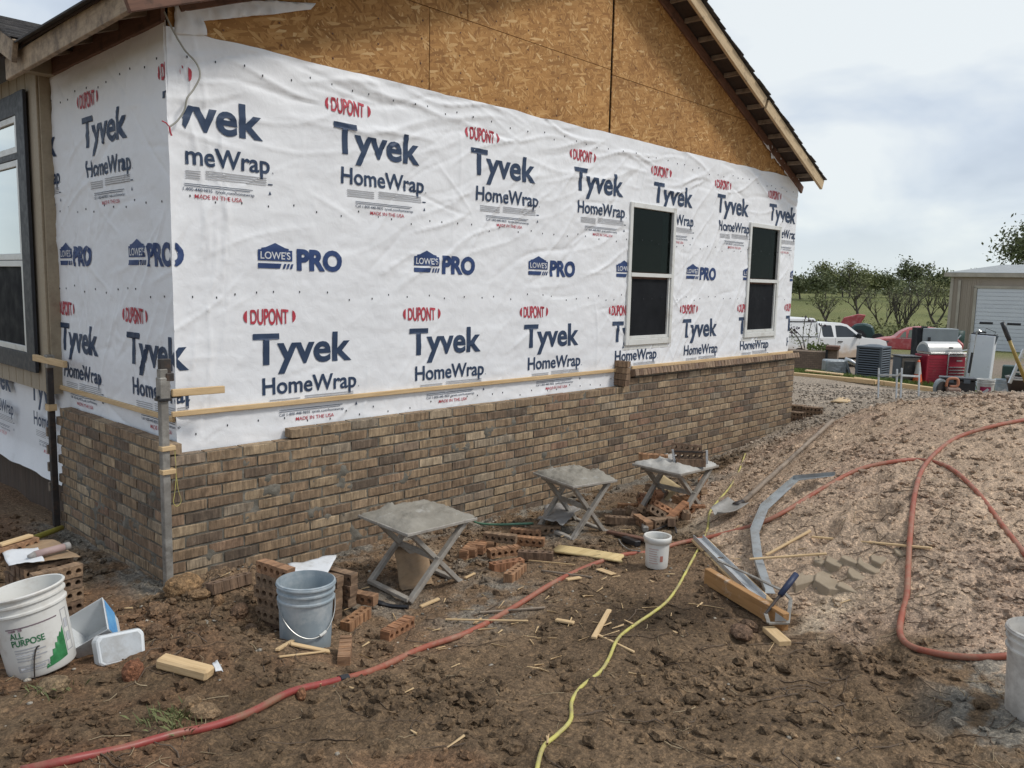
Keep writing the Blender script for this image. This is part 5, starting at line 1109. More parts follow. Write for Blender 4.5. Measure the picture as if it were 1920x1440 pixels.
# ---- wood bits on the ground
def bit(name, label, a, b, w, h, m=None, dz=.012, cat='wood scrap', up=(0, 0, 1), group=None):
    a = Vector(a)+Vector((0, 0, dz)); b = Vector(b)+Vector((0, 0, dz)); return tag(board(name, a, b, w, h, m or M_PINE, None, up, min(w, h)*.2), label, cat, group)
sq = lambda *c: [tuple(q) for q in c]
c4 = lay([(2.160, -1.327, -1.016), (2.309, -1.284, -1.016), (2.295, -1.894, -0.936), (2.168, -1.926, -0.943)], .022)
o = sheet('plywood_strip', 'yellow plywood strip with dark specks lying across the hose', 'plywood', c4, wood('speckled_plywood', (.66, .50, .25), (.52, .37, .16), (.12, .09, .05), .02), n=6, amp=.002, seed=11, thick=.012)
bit('wood_block', 'chunky split pine block near the lower left', (-0.866, -1.673, -0.722), (-0.741, -1.882, -0.751), .07, .05, None, .028)
c4 = lay([(-0.692, -1.797, -0.753), (-0.666, -1.794, -0.753), (-0.684, -1.878, -0.765), (-0.721, -1.885, -0.750)], .03); sheet('paper_scrap', 'tiny white scrap at the end of the pine block', 'paper scrap', c4, M_PAPER, n=5, amp=.01, seed=12)
bit('lath', 'long thin lath lying across the heap, under the looping hose', (2.959, -2.910, -0.698), (2.849, -3.674, -0.565), .022, .012, None, .02); bit('lath', 'short pale stick leaning up the heap beside bent strip', (2.654, -2.740, -0.806), (2.976, -2.890, -0.674), .02, .012, None, .03); bit('lath', 'pale stick lying level across the bent metal strip', (2.474, -2.713, -0.823), (2.676, -3.126, -0.730), .02, .012, None, .055)
bit('splinter', 'pale split stick crossing another by the yellow cord', (1.007, -2.591, -0.891), (1.403, -2.398, -0.911), .03, .016); bit('splinter', 'thin stick under the yellow cord, pointing right', (1.056, -2.578, -0.892), (0.999, -2.852, -0.878), .014, .01); bit('splinter', 'short pale chip left of the crossed sticks', (1.104, -2.250, -0.926), (1.132, -2.358, -0.919), .03, .014)
bit('splinter', 'pale pointed chip near the black plastic strip', (0.886, -1.339, -1.059), (1.035, -1.344, -1.047), .026, .014); bit('splinter', 'pale stake piece leaning at the grey bucket foot', (-0.345, -1.747, -0.810), (-0.075, -1.489, -0.920), .022, .014, None, .02); bit('splinter', 'curved pale lath at the grey bucket foot', (-0.225, -1.667, -0.836), (-0.055, -1.750, -0.905), .034, .010); bit('splinter', 'long thin twig lath below the grey bucket', (-0.365, -1.796, -0.813), (-0.090, -1.755, -0.891), .010, .008)
bit('splinter', 'pale chip lying below the plywood strip', (1.959, -1.898, -0.933), (1.917, -2.052, -0.918), .05, .008); bit('splinter', 'thin dark stick in front of the scattered bricks', (1.762, -1.567, -0.983), (1.788, -1.977, -0.927), .014, .012, M_OLDWOOD); bit('splinter', 'grey lath lying across the red hose', (0.982, -1.768, -0.994), (1.240, -2.053, -0.952), .016, .010, M_OLDWOOD); bit('splinter', 'thin white lath left of the hose crossing', (0.761, -1.708, -0.990), (1.015, -2.121, -0.946), .012, .008)
bit('splinter', 'pale chip beside the hose at mid floor', (1.631, -1.892, -0.924), (1.744, -1.916, -0.932), .03, .012); bit('splinter', 'straw coloured stick by the first stand leg', (1.357, -1.243, -1.020), (1.473, -1.216, -1.023), .02, .010); bit('splinter', 'thin straw lath lying right of scattered bricks', (1.912, -1.283, -1.017), (1.959, -1.698, -0.956), .010, .008)
bit('tar_board', 'dark flat bar lying right of the middle stand', (2.846, -1.321, -0.998), (2.804, -1.759, -0.962), .05, .025, M_DARKWOOD, .014, 'board'); bit('pipe', 'grey pipe stub lying before the tumbled bricks', (3.356, -1.298, -1.009), (3.043, -1.541, -0.989), .05, .05, M_STEEL, .03, 'pipe')
tag(MB().tube(smooth_path(lay([(3.010, -1.574, -0.987), (2.847, -1.653, -0.972), (2.766, -1.728, -0.978), (2.559, -1.920, -0.917)], .02), 4), .006, 6).build('bent_rod', M_STEEL, None, True), 'bent grey rod by the small white pail', 'rod'); tag(MB().tube(smooth_path(lay([(3.021, -1.576, -0.989), (3.185, -1.598, -0.979), (3.299, -1.634, -0.968), (3.105, -1.785, -0.962)], .02), 4), .009, 6).build('bent_rod', M_DARKSTEEL, None, True), 'curved rusty rod behind the small white pail', 'rod')
t = thing('wire_brush', 'black bristle brush with bent wire handle on the ground', 'brush', (2.735, -1.605, -1.001))
local(board('bristle_block', Vector((2.769, -1.531, -1.001))+Vector((0, 0, .025)), Vector((2.683, -1.718, -0.978))+Vector((0, 0, .025)), .05, .04, M_BLACKP), t); local(MB().tube(smooth_path(lay([(2.750, -1.494, -0.997), (2.659, -1.590, -0.996), (2.537, -1.743, -0.971), (2.436, -1.903, -0.920)], .012), 4), .006, 6).build('handle', M_STEEL, None, True), t)
# cardboard under the first stand, cement bag under the second
def curlup(P, s1, s2): P[:, 2] += .17*np.maximum(0, s2-.35)**1.3*1.6; return P
c4 = [(0.968, -1.049, -1.064), (1.187, -1.114, -1.053), (1.346, -0.864, -1.063), (1.095, -0.811, -1.026)]; sheet('cardboard', 'curled brown cardboard standing under the first mortar stand', 'cardboard', [Vector(c4[0])+up*.3, Vector(c4[1])+up*.3, Vector(c4[2])+up*.3, Vector(c4[3])+up*.3], M_CARD, amp=.006, seed=14, curl=lambda P, a_, b_: P+np.c_[0*a_, 0*a_, .26*np.maximum(0, b_-.3)**1.2])
c4 = [(2.537, -0.831, -1.045), (2.598, -1.060, -1.032), (3.016, -0.927, -1.023), (3.094, -0.494, -1.076)]; sheet('cement_bag', 'grey crumpled cement bag lying under the middle mortar stand', 'bag', [Vector(q)+up*2.0 for q in c4], M_CEMBAG, amp=.05, seed=15)
brick('brick hidden under the grey cement bag by the middle stand', None, onground((2.572, -0.896, -1.038), .03), -40, 'edge', 'd')
c4 = [(4.078, -0.814, -1.064), (3.448, -1.385, -0.981), (3.913, -1.319, -0.980), (4.585, -0.694, -1.098)]; sheet('packing_card', 'pale printed card wedged upright among the tumbled bricks', 'card', [Vector(c4[0])+up*1.2, Vector(c4[1])+up*1.0, Vector(c4[2])+up*3.5, Vector(c4[3])+up*4.2], pm('pale_card', (.55, .43, .25), (.46, .35, .19), 5, .8, .1), amp=.01, seed=16)
# clay slab chunks broken on the heap
rr = random.Random(6); n = 0
M_SLAB = pm('damp_sand_crust', (.36, .285, .20), (.28, .22, .15), 7, .95, .4, 0, (1, 1, 1), None, .3, .01)
def slab(label, c, rx, ry, h, rz, tx, ty):
    k = 7; ol = [(rx*math.cos(q*2*math.pi/k)*rr.uniform(.62, 1.2), ry*math.sin(q*2*math.pi/k)*rr.uniform(.62, 1.2)) for q in range(k)]
    t_ = Euler((tx, ty, rz)).to_matrix(); o = MB().prism(ol, lambda u, v, s: tuple(Vector(c)+t_ @ Vector((u*(1-.12*s), v*(1-.12*s), -h*(1-s)*1.0)))).build('dirt_slab', M_SLAB, None, bevel=.004); tag(o, label, 'dirt slab', 'cracked dirt slabs on the heap')
for c, rx, ry, rz, lab in (((2.537, -3.230, -0.784), .16, .10, .6, None), ((2.508, -3.087, -0.795), .14, .075, -.3, None), ((2.615, -3.349, -0.728), .08, .06, .3, None), ((2.686, -3.390, -0.691), .09, .07, 1, None), ((2.715, -3.277, -0.687), .07, .05, 2, None), ((2.680, -3.177, -0.711), .08, .05, .5, None), ((2.488, -3.338, -0.781), .07, .05, 1.4, None), ((2.775, -3.412, -0.650), .08, .06, 0, None), ((2.681, -3.087, -0.727), .06, .05, 0, None), ((2.849, -3.508, -0.609), .07, .05, .7, None)):
    slab('flat cracked slab of damp sand on the heap face', (c[0], c[1], c[2]+.004), rx*1.2, ry*1.25, .08, rz, rr.uniform(-.06, .10), rr.uniform(-.22, -.10))
# far left odds and ends
t = thing('plank', 'grey weathered plank end at the far left edge', 'plank', (-.95, 1.75, -.94)); MB().box((0, 0, .08), (.5, .34, .05)).build('top', M_GREYTIMBER, t, bevel=.006, M=None); MB().box((.1, 0, .02), (.12, .25, .08)).build('block', M_DARKSTEEL, t)
a, b = Vector((-.52, 1.42, -.98)), Vector((-.20, 1.62, -.985)); tag(MB().tube([a, a+(b-a)*.3, a+(b-a)*.7, b], [.022, .024, .022, .020], 8).build('garden_tool', pm('yellow_green_handle', (.36, .33, .05), (.28, .22, .06), 10, .6, .2), None, True), 'yellow-green tool handle lying by the footing', 'tool handle')

# ------------------------------------------------------------------ the yard behind the heap
def yaw_of(loc, extra=0): return math.atan2(loc[1]-CY, loc[0]-CX)-math.pi/2+R(extra)       # local X runs across the view, local Y away from it
def yard(name, label, cat, loc, extra=0, group=None): return thing(name, label, cat, loc, yaw_of(loc, extra), group)
M_CARWHITE = NT('dusty_white_paint'); t = M_CARWHITE; co = t.coords(rnd=False)
_z = t.n('SeparateXYZ', {0: t.n('TexCoord').outputs['Object']}).outputs[2]
_mud = t.ramp(t.math('ADD', t.math('MULTIPLY', _z, -1.15), t.math('ADD', t.noise(co, 1.6, 6, .65), .86)), [(.22, (0, 0, 0)), (.62, (1, 1, 1))])
M_CARWHITE = t.fin(t.mix(t.math('MULTIPLY', _mud, .75), (.72, .72, .71), (.46, .30, .165)), .35, 0)
M_CARRED = pm('faded_red_paint', (.46, .085, .085), (.36, .05, .055), 3, .4, .05, 0, (1, 1, 1), (.52, .22, .20), .35)
M_TINT = pm('tinted_car_glass', (.035, .04, .045), None, 3, .08, 0)
M_RUBBER = pm('tyre_rubber', (.03, .03, .03), (.05, .045, .04), 8, .9, .2)
M_CHROME = pm('dull_chrome', (.62, .62, .61), (.50, .50, .49), 8, .3, 0, .8)
M_TOOLRED = pm('tool_chest_red', (.36, .018, .042), (.28, .014, .032), 5, .35, .05, 0, (1, 1, 1), (.3, .12, .1), .1)
M_GREYCAB = pm('grey_cabinet_paint', (.27, .30, .31), (.22, .245, .255), 5, .5, .05, 0, (1, 1, 1), (.2, .18, .15), .1)
M_ACGREY = pm('slate_grey_metal', (.105, .125, .145), (.08, .095, .11), 6, .5, .05); M_APPL = pm('white_enamel', (.72, .74, .77), (.67, .69, .73), 4, .35, .02, 0, (1, 1, 1), (.45, .42, .38), .08)
M_DKBROWN = pm('brown_metal', (.13, .105, .085), (.095, .078, .065), 6, .5, .1); M_ORANGE = pm('safety_orange', (.72, .12, .03), (.60, .09, .025), 6, .5, .05, 0, (1, 1, 1), (.4, .2, .12), .2)
M_CONEW = pm('dirty_reflective_band', (.62, .58, .52), None, 6, .5, .05); M_GREENP = pm('dark_green_plastic', (.02, .055, .045), (.014, .04, .032), 6, .5, .05)
def wheel(parent, loc, r=.38, w=.24):
    k = MB().lathe([(r*.62, -w/2), (r*.93, -w/2), (r, -w*.3), (r, w*.3), (r*.93, w/2), (r*.62, w/2)], 24); k.v = [(a, c, b) for a, b, c in k.v]
    k.v = [(a+loc[0], b+loc[1], c+loc[2]) for a, b, c in k.v]; o = k.build('wheel', M_RUBBER, parent, True)
    k = MB().lathe([(.001, -w*.40), (r*.3, -w*.42), (r*.55, -w*.36), (r*.63, -w*.44), (r*.63, w*.4), (.001, w*.4)], 20); k.v = [(a+loc[0], c+loc[1], b+loc[2]) for a, b, c in k.v]; k.build('rim', M_CHROME, o, True)
def body(name, prof, w, inset, m, parent, bevel=.035, arches=()):
    """side outline extruded across the car, narrowing upwards"""
    def f(u, v, s): return (u, (-1 if s == 0 else 1)*(w/2-inset(v)), v)
    return MB().prism(prof, f).build(name, m, parent, bevel=bevel)
def arc(cx, cz, r, a0, a1, n=7): return [(cx+r*math.cos(R(a0+(a1-a0)*k/n)), cz+r*math.sin(R(a0+(a1-a0)*k/n))) for k in range(n+1)]
# white pickup with canopy, heading away to the right; origin under the rear axle
loc = (29.149, 9.495, -2.170); tr = thing('pickup_truck', 'muddy white pickup truck with a white canopy over its bed', 'pickup truck', loc, R(-24))
prof = [(-1.1, .50), (-.5, .50)]+arc(0, .40, .50, 168, 12)+[(.5, .48), (3.15, .48)]+arc(3.65, .40, .48, 170, 10)+[(4.14, .55), (4.58, .55), (4.62, .95), (4.55, 1.12), (4.2, 1.22), (3.4, 1.27), (3.25, 1.32), (2.55, 1.80), (2.2, 1.875), (1.35, 1.885), (1.0, 1.84), (.93, 1.28), (-1.1, 1.28)]
bd = body('body', prof, 1.95, lambda z: .03*abs(z-.9)+max(0, z-1.28)*.32, M_CARWHITE, tr)
cap_ = [(-1.12, 1.285), (.90, 1.285), (.90, 1.98), (.80, 2.06), (-1.05, 2.06), (-1.12, 1.95)]
body('canopy', cap_, 1.86, lambda z: max(0, z-1.3)*.18, M_CARWHITE, tr, .03)
side = lambda z: -(1.95/2-.03*abs(z-.9)-max(0, z-1.28)*.32)
def flush(name, poly, m, off=.006, th=.004): return MB().prism(poly, lambda u, v, s: (u, side(v)-off-.0*v+s*th, v)).build(name, m, tr)
flush('rear_window', [(1.20, 1.32), (1.72, 1.32), (1.70, 1.74), (1.66, 1.78), (1.28, 1.78), (1.18, 1.70), (1.16, 1.40)], M_TINT)
flush('door_window', [(1.86, 1.31), (2.95, 1.31), (2.97, 1.38), (2.48, 1.72), (2.2, 1.77), (1.9, 1.77)], M_TINT)
for x0, nme in ((1.80, 'door_seam'), (1.02, 'door_seam'), (3.06, 'door_seam')): MB().prism([(x0, .55), (x0+.012, .55), (x0+.012, 1.27), (x0, 1.27)], lambda u, v, s: (u, side(v)-.003+s*.002, v)).build(nme, M_ACGREY, tr)
MB().box((2.05, side(1.12)-.02, 1.13), (.24, .03, .045)).build('door_handle', M_BLACKP, tr, bevel=.008)
MB().box((2.93, side(1.3)-.12, 1.36), (.11, .22, .20)).build('mirror', M_BLACKP, tr, bevel=.03)
MB().box((-.1, -.935, 1.34), (2.0, .012, .02)).box((-.1, -.84, 1.93), (2.0, .02, .03)).box((.86, -.89, 1.63), (.03, .012, .56)).build('canopy_trim', M_BLACKP, tr)
g_ = MB()
for y in (-.8, -.4, 0, .4, .8): g_.bar((4.74, y, .62), (4.74, y, 1.12), .05, .05)
for z in (.66, .88, 1.10): g_.bar((4.76, -.88, z), (4.76, .88, z), .05, .05)
g_.build('grille_guard', M_BLACKP, tr)
for x, y in ((0, -.80), (0, .80), (3.65, -.80), (3.65, .80)): wheel(tr, (x, y, .39), .39, .26)
MB().box((1.8, 0, .42), (5.0, 1.3, .14)).build('chassis', M_BLACKP, tr)
MB().prism([(2.0, .70), (2.02, .70), (2.02, .71), (2.0, .71)], lambda u, v, s: (u+1.35, side(v)-.004, v+.25)).build('fender_badge', M_CHROME, tr)
# red old saloon, only its rounded roof and side show
loc = (36.374, 7.729, -1.933); rc = thing('old_car', 'faded red old car with a rounded roof, half hidden by a grey cabinet', 'old car', loc, R(-66))
prof = [(-.9, .42), (2.9, .42), (3.25, .5), (3.3, .8), (3.1, .98), (2.85, 1.14), (2.55, 1.36), (2.15, 1.49), (1.75, 1.54), (1.25, 1.545), (.75, 1.46), (.38, 1.26), (.12, 1.0), (-.3, .95), (-.85, .82), (-1.0, .65)]
body('body', prof, 1.7, lambda z: .05*abs(z-.7)+max(0, z-.95)*.42, M_CARRED, rc, .06)
s2_ = lambda z: -(1.7/2-.05*abs(z-.7)-max(0, z-.95)*.42)
M_SEETHRU = pm('pale_window_glass', (.16, .18, .14), (.11, .13, .10), 3, .15, 0)
for pl, nm in (([(.32, 1.02), (.62, 1.02), (.62, 1.32), (.50, 1.27)], 'vent_window'), ([(.70, 1.02), (1.25, 1.02), (1.25, 1.43), (.78, 1.38)], 'side_window'), ([(1.36, 1.02), (1.95, 1.02), (1.95, 1.42), (1.36, 1.43)], 'rear_side_window'), ([(2.12, 1.10), (2.48, 1.10), (2.36, 1.30), (2.16, 1.36)], 'rear_window')): MB().prism(pl, lambda u, v, s: (u, s2_(v)-.010+.006*s, v)).build(nm, M_SEETHRU, rc)
for x in (-.55, 2.35): wheel(rc, (x, -.68, .33), .33, .2); MB().lathe([(.001, .24), (.30, .22), (.42, .14), (.46, .0), (.40, -.02)], 20).build('fender', M_CARRED, rc, True, M=Matrix.Translation((x, -.66, .46)) @ Euler((R(90), 0, 0)).to_matrix().to_4x4())
rc.scale = (.86, .86, .92); MB().box((1.2, s2_(.86)-.02, .86), (.16, .03, .03)).build('door_handle', M_CHROME, rc); MB().box((1.0, s2_(.98)-.012, .98), (2.2, .012, .02)).build('chrome_strip', M_CHROME, rc)
for x0 in (.66, 1.30): MB().prism([(x0, .5), (x0+.014, .5), (x0+.014, 1.40), (x0, 1.40)], lambda u, v, s: (u, s2_(v)-.004+s*.002, v)).build('door_seam', M_DARKSTEEL, rc)
# green tractor-like hood and red fender behind the truck
loc = (38.540, 9.887, -1.653); gv = yard('green_hood', 'dark green rounded old hood standing behind the white pickup', 'car hood', loc); gv.scale = (.82, .82, .86)
MB().prism([(-.75, 0), (.75, 0), (.78, .8), (.62, 1.15), (.2, 1.28), (-.35, 1.22), (-.70, .85)], lambda u, v, s: (u, s*1.1-.2, v)).build('shell', pm('dark_green_paint', (.022, .06, .058), (.016, .045, .042), 4, .35, .03), gv, bevel=.10)
MB().prism(arc(-.15, .45, .48, 170, 10), lambda u, v, s: (u, -.26-.03*s, v)).build('opening', M_BLACKP, gv); MB().lathe([(.001, 0), (.36, 0), (.36, .14), (.001, .14)], 20).build('wheel', M_RUBBER, gv, M=Matrix.Translation((.95, -.3, .40)) @ Euler((R(90), 0, 0)).to_matrix().to_4x4())
loc = (40.404, 10.850, -1.626); t = yard('red_hood', 'rusty red panel leaning behind the green hood', 'car panel', loc); MB().prism([(-.9, .6), (.2, .9), (.45, 1.42), (.1, 1.46), (-.6, 1.25)], lambda u, v, s: (u, s*.5, v)).build('panel', M_CARRED, t, bevel=.03)
# air conditioning unit
loc = (17.238, 1.765, -1.108); ac = yard('ac_unit', 'slate grey outdoor air conditioner with louvred sides', 'air conditioner', loc, -20)
w = .58; MB().box((0, .0, .40), (w-.05, w-.05, .80)).build('core', M_VOID, ac); MB().box((0, 0, .805), (w+.01, w+.01, .05)).box((0, 0, .025), (w, w, .05)).build('cap_and_base', M_ACGREY, ac, bevel=.01)
for sx in (-1, 1):
    for sy in (-1, 1): MB().box((sx*(w/2-.03), sy*(w/2-.03), .42), (.06, .06, .72)).build('corner_post', M_ACGREY, ac, bevel=.008)
for k in range(13):
    z = .09+k*.054; MB().box((0, -w/2+.016, z), (w-.12, .032, .026), Euler((R(-30), 0, 0)).to_matrix()).build('slat', M_ACGREY, ac); MB().box((w/2-.016, 0, z), (.032, w-.12, .026), Euler((0, R(-30), 0)).to_matrix()).build('slat', M_ACGREY, ac)
MB().lathe([(.001, .87), (.12, .865), (.24, .83)], 24).build('fan_guard', M_ACGREY, ac, True)
# crumpled sheet metal box
loc = (17.236, 2.654, -1.091); t = yard('metal_box', 'crumpled grey sheet metal box on the grass by the planter', 'metal box', loc, 15)
m_ = MB().box((0, 0, .21), (.50, .40, .42)).build('shell', pm('crumpled_grey_sheet', (.36, .38, .39), (.27, .29, .30), 3, .38, .6, .5, (1, 1, 1), None, .3, .05, 5), t, bevel=.03); MB().box((.26, -.05, .26), (.05, .34, .34), Euler((0, R(-20), 0)).to_matrix()).build('bent_flap', M_GREYCAB, t, bevel=.01)
loc = (18.425, 2.714, -1.082); t = yard('trailer_tongue', 'pale trailer coupling sticking out behind the air conditioner', 'trailer hitch', loc); MB().tube([(-.15, 0, .36), (.0, 0, .30), (.14, 0, .22), (.35, 0, .20)], [.05, .06, .045, .05], 8).build('coupling', M_CHROME, t, True); MB().bar((.1, 0, .2), (.16, 0, 0), .04, .04).build('jack_leg', M_DARKSTEEL, t)
# brick planter with flowering shrub
loc = (19.651, 4.327, -1.219); pl_ = yard('planter', 'low brown brick planter with a dark cap brick at its right end', 'planter', loc, -6)
t = NT('small_brickwork'); bt = t.n('TexBrick', {'Vector': t.n('Mapping', {0: t.n('TexCoord').outputs['Object'], 'Rotation': (R(90), 0, 0)}).outputs[0], 'Color1': (.17, .12, .085, 1), 'Color2': (.23, .165, .115, 1), 'Mortar': (.10, .085, .07, 1), 'Scale': 4.6, 'Mortar Size': .02}); M_SMALLBRICK = t.fin(bt.outputs[0], .9, 0)
MB().box((-.25, .3, .26), (1.45, .6, .52)).build('left_wall', M_SMALLBRICK, pl_, bevel=.01); MB().box((.60, .2, .30), (.26, .5, .60)).build('right_pier', M_SMALLBRICK, pl_, bevel=.01)
MB().box((.60, .08, .655), (.34, .5, .10)).build('cap', M_DARKWOOD, pl_, bevel=.008); MB().box((.46, .1, .4), (.06, .4, .5)).build('drain', M_BLACKP, pl_)
def leaf_cloud(n, fn, size, seed, flat=.5):
    """n small leaf-shaped quads at fn(rng) points"""
    r_ = np.random.RandomState(seed); c = fn(r_, n); a = r_.normal(size=(n, 3)); a /= np.linalg.norm(a, axis=1)[:, None]; b = np.cross(a, r_.normal(size=(n, 3))); b /= np.linalg.norm(b, axis=1)[:, None]+1e-9
    s = size*r_.uniform(.5, 1.35, n)[:, None]
    V = np.stack([c-a*s, c+b*s*flat, c+a*s, c-b*s*flat], 1).reshape(-1, 3); return V, np.arange(4*n).reshape(n, 4)
def foliage(name, c1, c2):
    t = NT(name); co = t.coords(rnd=True); col = t.ramp(t.noise(co, 1.1, 4, .6), [(.3, c2), (.7, c1)]); col = t.mix(.5, col, t.ramp(t.noise(co, 9, 2), [(.3, (.55, .55, .5)), (.7, (1.4, 1.4, 1.3))]), 'MULTIPLY'); return t.fin(col, .8, 0, Specular_IOR_Level=.2)
M_LEAF = foliage('olive_leaves', (.23, .24, .11), (.13, .145, .07)); M_LEAF2 = foliage('willow_leaves', (.29, .29, .15), (.17, .18, .095)); M_LEAF3 = foliage('dark_leaves', (.165, .18, .095), (.095, .11, .06)); M_TWIG = pm('grey_bark', (.105, .09, .072), (.06, .052, .042), 6, .9, .3); M_GRASS = foliage('fresh_grass', (.16, .21, .055), (.09, .13, .035))
loc = (20.076, 4.467, -1.197); sh = yard('flowering_shrub', 'leggy shrub with dark blossoms growing from the brick planter', 'shrub', loc)
rr = random.Random(12); st = MB(); tips = []
for k in range(6):
    x = rr.uniform(-.5, .5); top = Vector((x*1.25, rr.uniform(-.1, .3), rr.uniform(.95, 1.5))); st.tube(smooth_path([(x*.4, .2, .3), (x*.8+rr.uniform(-.1, .1), .2, .75), top], 4), .010, 5); tips.append(top)
st.build('stems', M_TWIG, sh)
def fnl(r_, n):
    k = r_.randint(0, len(tips), n); b = np.array([(t_.x*.65, .2, .62) for t_ in tips]); e_ = np.array([tuple(t_) for t_ in tips]); s = r_.rand(n)[:, None]; return b[k]*(1-s)+e_[k]*s+r_.normal(0, .06, (n, 3))
V_, F_ = leaf_cloud(120, fnl, .035, 5); np_mesh('leaves', V_, F_, M_LEAF, sh)
V_, F_ = leaf_cloud(260, lambda r_, n: np.c_[r_.uniform(-.1, .5, n), r_.uniform(0, .4, n), r_.normal(.58, .06, n)], .045, 6); np_mesh('low_foliage', V_, F_, M_GRASS, sh)
V_, F_ = leaf_cloud(80, lambda r_, n: np.array([tuple(tips[q]) for q in r_.randint(0, len(tips), n)])+r_.normal(0, .045, (n, 3)), .035, 7, .8); np_mesh('blossoms', V_, F_, pm('dark_blossom', (.10, .075, .10), None, 6, .8, 0), sh)
# dark smoker cabinet, grey open panel box
loc = (18.298, 1.372, -1.106); t = yard('smoker', 'dark smoker cabinet with a tinted window door', 'smoker', loc, 28)
MB().box((0, 0, .28), (.44, .40, .56)).build('cabinet', M_ACGREY, t, bevel=.01); MB().box((-.0, -.212, .29), (.42, .02, .50)).build('door', M_DKBROWN, t, bevel=.006); MB().box((-.02, -.226, .30), (.26, .01, .34)).build('window', M_BLACKP, t, bevel=.004); MB().box((0, 0, .575), (.50, .46, .03)).build('top', M_BLACKP, t, bevel=.006)
loc = (22.387, 2.136, -1.283); t = yard('metal_cabinet', 'grey steel electrical cabinet with one door hanging open', 'cabinet', loc, 22)
MB().box((-.16, .1, .83), (.30, .4, .90)).build('dark_inside', M_VOID, t); MB().box((.30, .1, .80), (.95, .45, .95)).build('cabinet', M_GREYCAB, t, bevel=.01); MB().box((-.0, -.14, .95), (.07, .02, .16)).build('latch', M_BLACKP, t); MB().box((-.02, -.15, .42), (.16, .02, .05)).build('tag', M_PAPER, t); MB().box((-.1, .0, 1.30), (.14, .1, .05)).build('hinge', M_BLACKP, t); MB().box((.30, .1, .16), (.7, .4, .32)).build('stand', M_DARKSTEEL, t)
# traffic cone
loc = (18.169, 1.048, -1.218); t = yard('traffic_cone', 'orange traffic cone with a dirty white band before the red tool chest', 'traffic cone', loc)
MB().box((0, 0, .012), (.33, .33, .025)).build('base', M_ORANGE, t, bevel=.008); MB().lathe([(.125, .024), (.078, .29)], 20).build('cone', M_ORANGE, t, True); MB().lathe([(.079, .29), (.034, .57)], 20).build('band', M_CONEW, t, True); MB().lathe([(.034, .57), (.024, .62), (.001, .622)], 20).build('tip', M_ORANGE, t, True)
# red tool chest with gas grill on top
loc = (18.760, 0.718, -1.190); t = yard('tool_chest', 'red rolling tool chest with chrome drawer trims', 'tool chest', loc, 40)
MB().box((-.12, .22, .36), (.56, .44, .70)).build('side_cabinet', M_TOOLRED, t, bevel=.012)
for k in range(9): MB().box((-.12, -.004, .10+.065*k), (.44, .008, .012)).build('louvre', M_TOOLRED, t)
MB().box((.175, .0, .36), (.03, .03, .72)).build('post', M_CHROME, t, bevel=.006); dr = MB().box((.46, .30, .36), (.52, .46, .70)).build('drawer_cabinet', M_TOOLRED, t, bevel=.012)
for k in range(5): MB().box((.47, .05, .12+.072*k), (.42, .03, .022)).build('drawer_trim', M_CHROME, t)
MB().box((.46, .062, .68), (.50, .012, .03)).build('drawer_trim', M_CHROME, t); MB().box((.54, .066, .56), (.16, .006, .025)).build('nameplate', M_CHROME, t)
loc2 = (loc[0], loc[1], loc[2]+.72); t = thing('grill', 'gas grill lid and box resting on the red tool chest', 'grill', loc2, yaw_of(loc, 40))
pr_ = [(-.02, .0)]+[(.0+.42*(1-math.cos(R(a)))*.5+.0, .25*math.sin(R(a))) for a in range(15, 181, 15)]
MB().prism([(0, 0)]+[(.23-.23*math.cos(R(a)), .25*math.sin(R(a))) for a in range(15, 170, 15)]+[(.46, 0)], lambda u, v, s: (-.36+s*.92, u, v+.04)).build('lid', pm('brushed_pale_steel', (.66, .65, .62), (.58, .57, .54), 5, .35, .02, .3), t, bevel=.012); MB().prism([(.03, .03)]+[(.23-.19*math.cos(R(a)), .20*math.sin(R(a))) for a in range(15, 170, 15)]+[(.43, .03)], lambda u, v, s: (-.372+s*.02, u, v+.03)).build('lid_end', M_GREYCAB, t)
MB().box((.18, .23, .02), (1.0, .48, .04)).build('shelf', M_CHROME, t, bevel=.006); MB().box((.2, -.03, .16), (.10, .02, .04)).build('badge', M_BLACKP, t)
# scrap pile behind
loc = (24.152, 1.771, -1.046); t = yard('scrap_metal', 'tangle of scrap pipes and bars behind the grill', 'scrap pile', loc); rr = random.Random(9)
for k in range(10): a = Vector((rr.uniform(-.4, .35), rr.uniform(0, .5), rr.uniform(.0, .3))); MB().tube([a, a+Vector((rr.uniform(-.5, .5), .1, rr.uniform(.1, .6)))], rr.uniform(.015, .03), 6).build('bar', rr.choice([M_GALV, M_DARKSTEEL, M_PAPER]), t)
# white freezer leaning a little, with a pole and gear
loc = (18.887, -0.024, -1.288); t = yard('freezer', 'tall white freezer standing on end by the tool chest', 'freezer', loc, -8); Rm = Euler((0, R(2.2), 0)).to_matrix()
MB().box((.02, .18, .66), (.50, .36, 1.32), Rm).build('cabinet', M_APPL, t, bevel=.015); MB().box((-.235, -.02, .66), (.03, .06, 1.32), Rm).build('edge_trim', M_CHROME, t); MB().box((.055, .18, 1.335), (.50, .34, .02), Rm).build('top', M_BLACKP, t); MB().bar((.2, -.02, .1), (.36, -.02, .24), .02, .05).build('torn_foil', M_GALV, t)
loc = (18.298, 0.019, -1.270); t = yard('pruning_pole', 'thin pole with a black grip leaning against the white freezer', 'pole', loc); MB().tube([(0, 0, 0), (.10, .05, 1.42)], .010, 6).build('shaft', M_CHROME, t); MB().tube([(.015, .0, .45), (.045, .01, .92)], .026, 8).build('grip', M_BLACKP, t); MB().tube([(.10, .05, 1.40), (.14, .05, 1.43), (.18, .05, 1.40)], .012, 6).build('hook', M_CHROME, t)
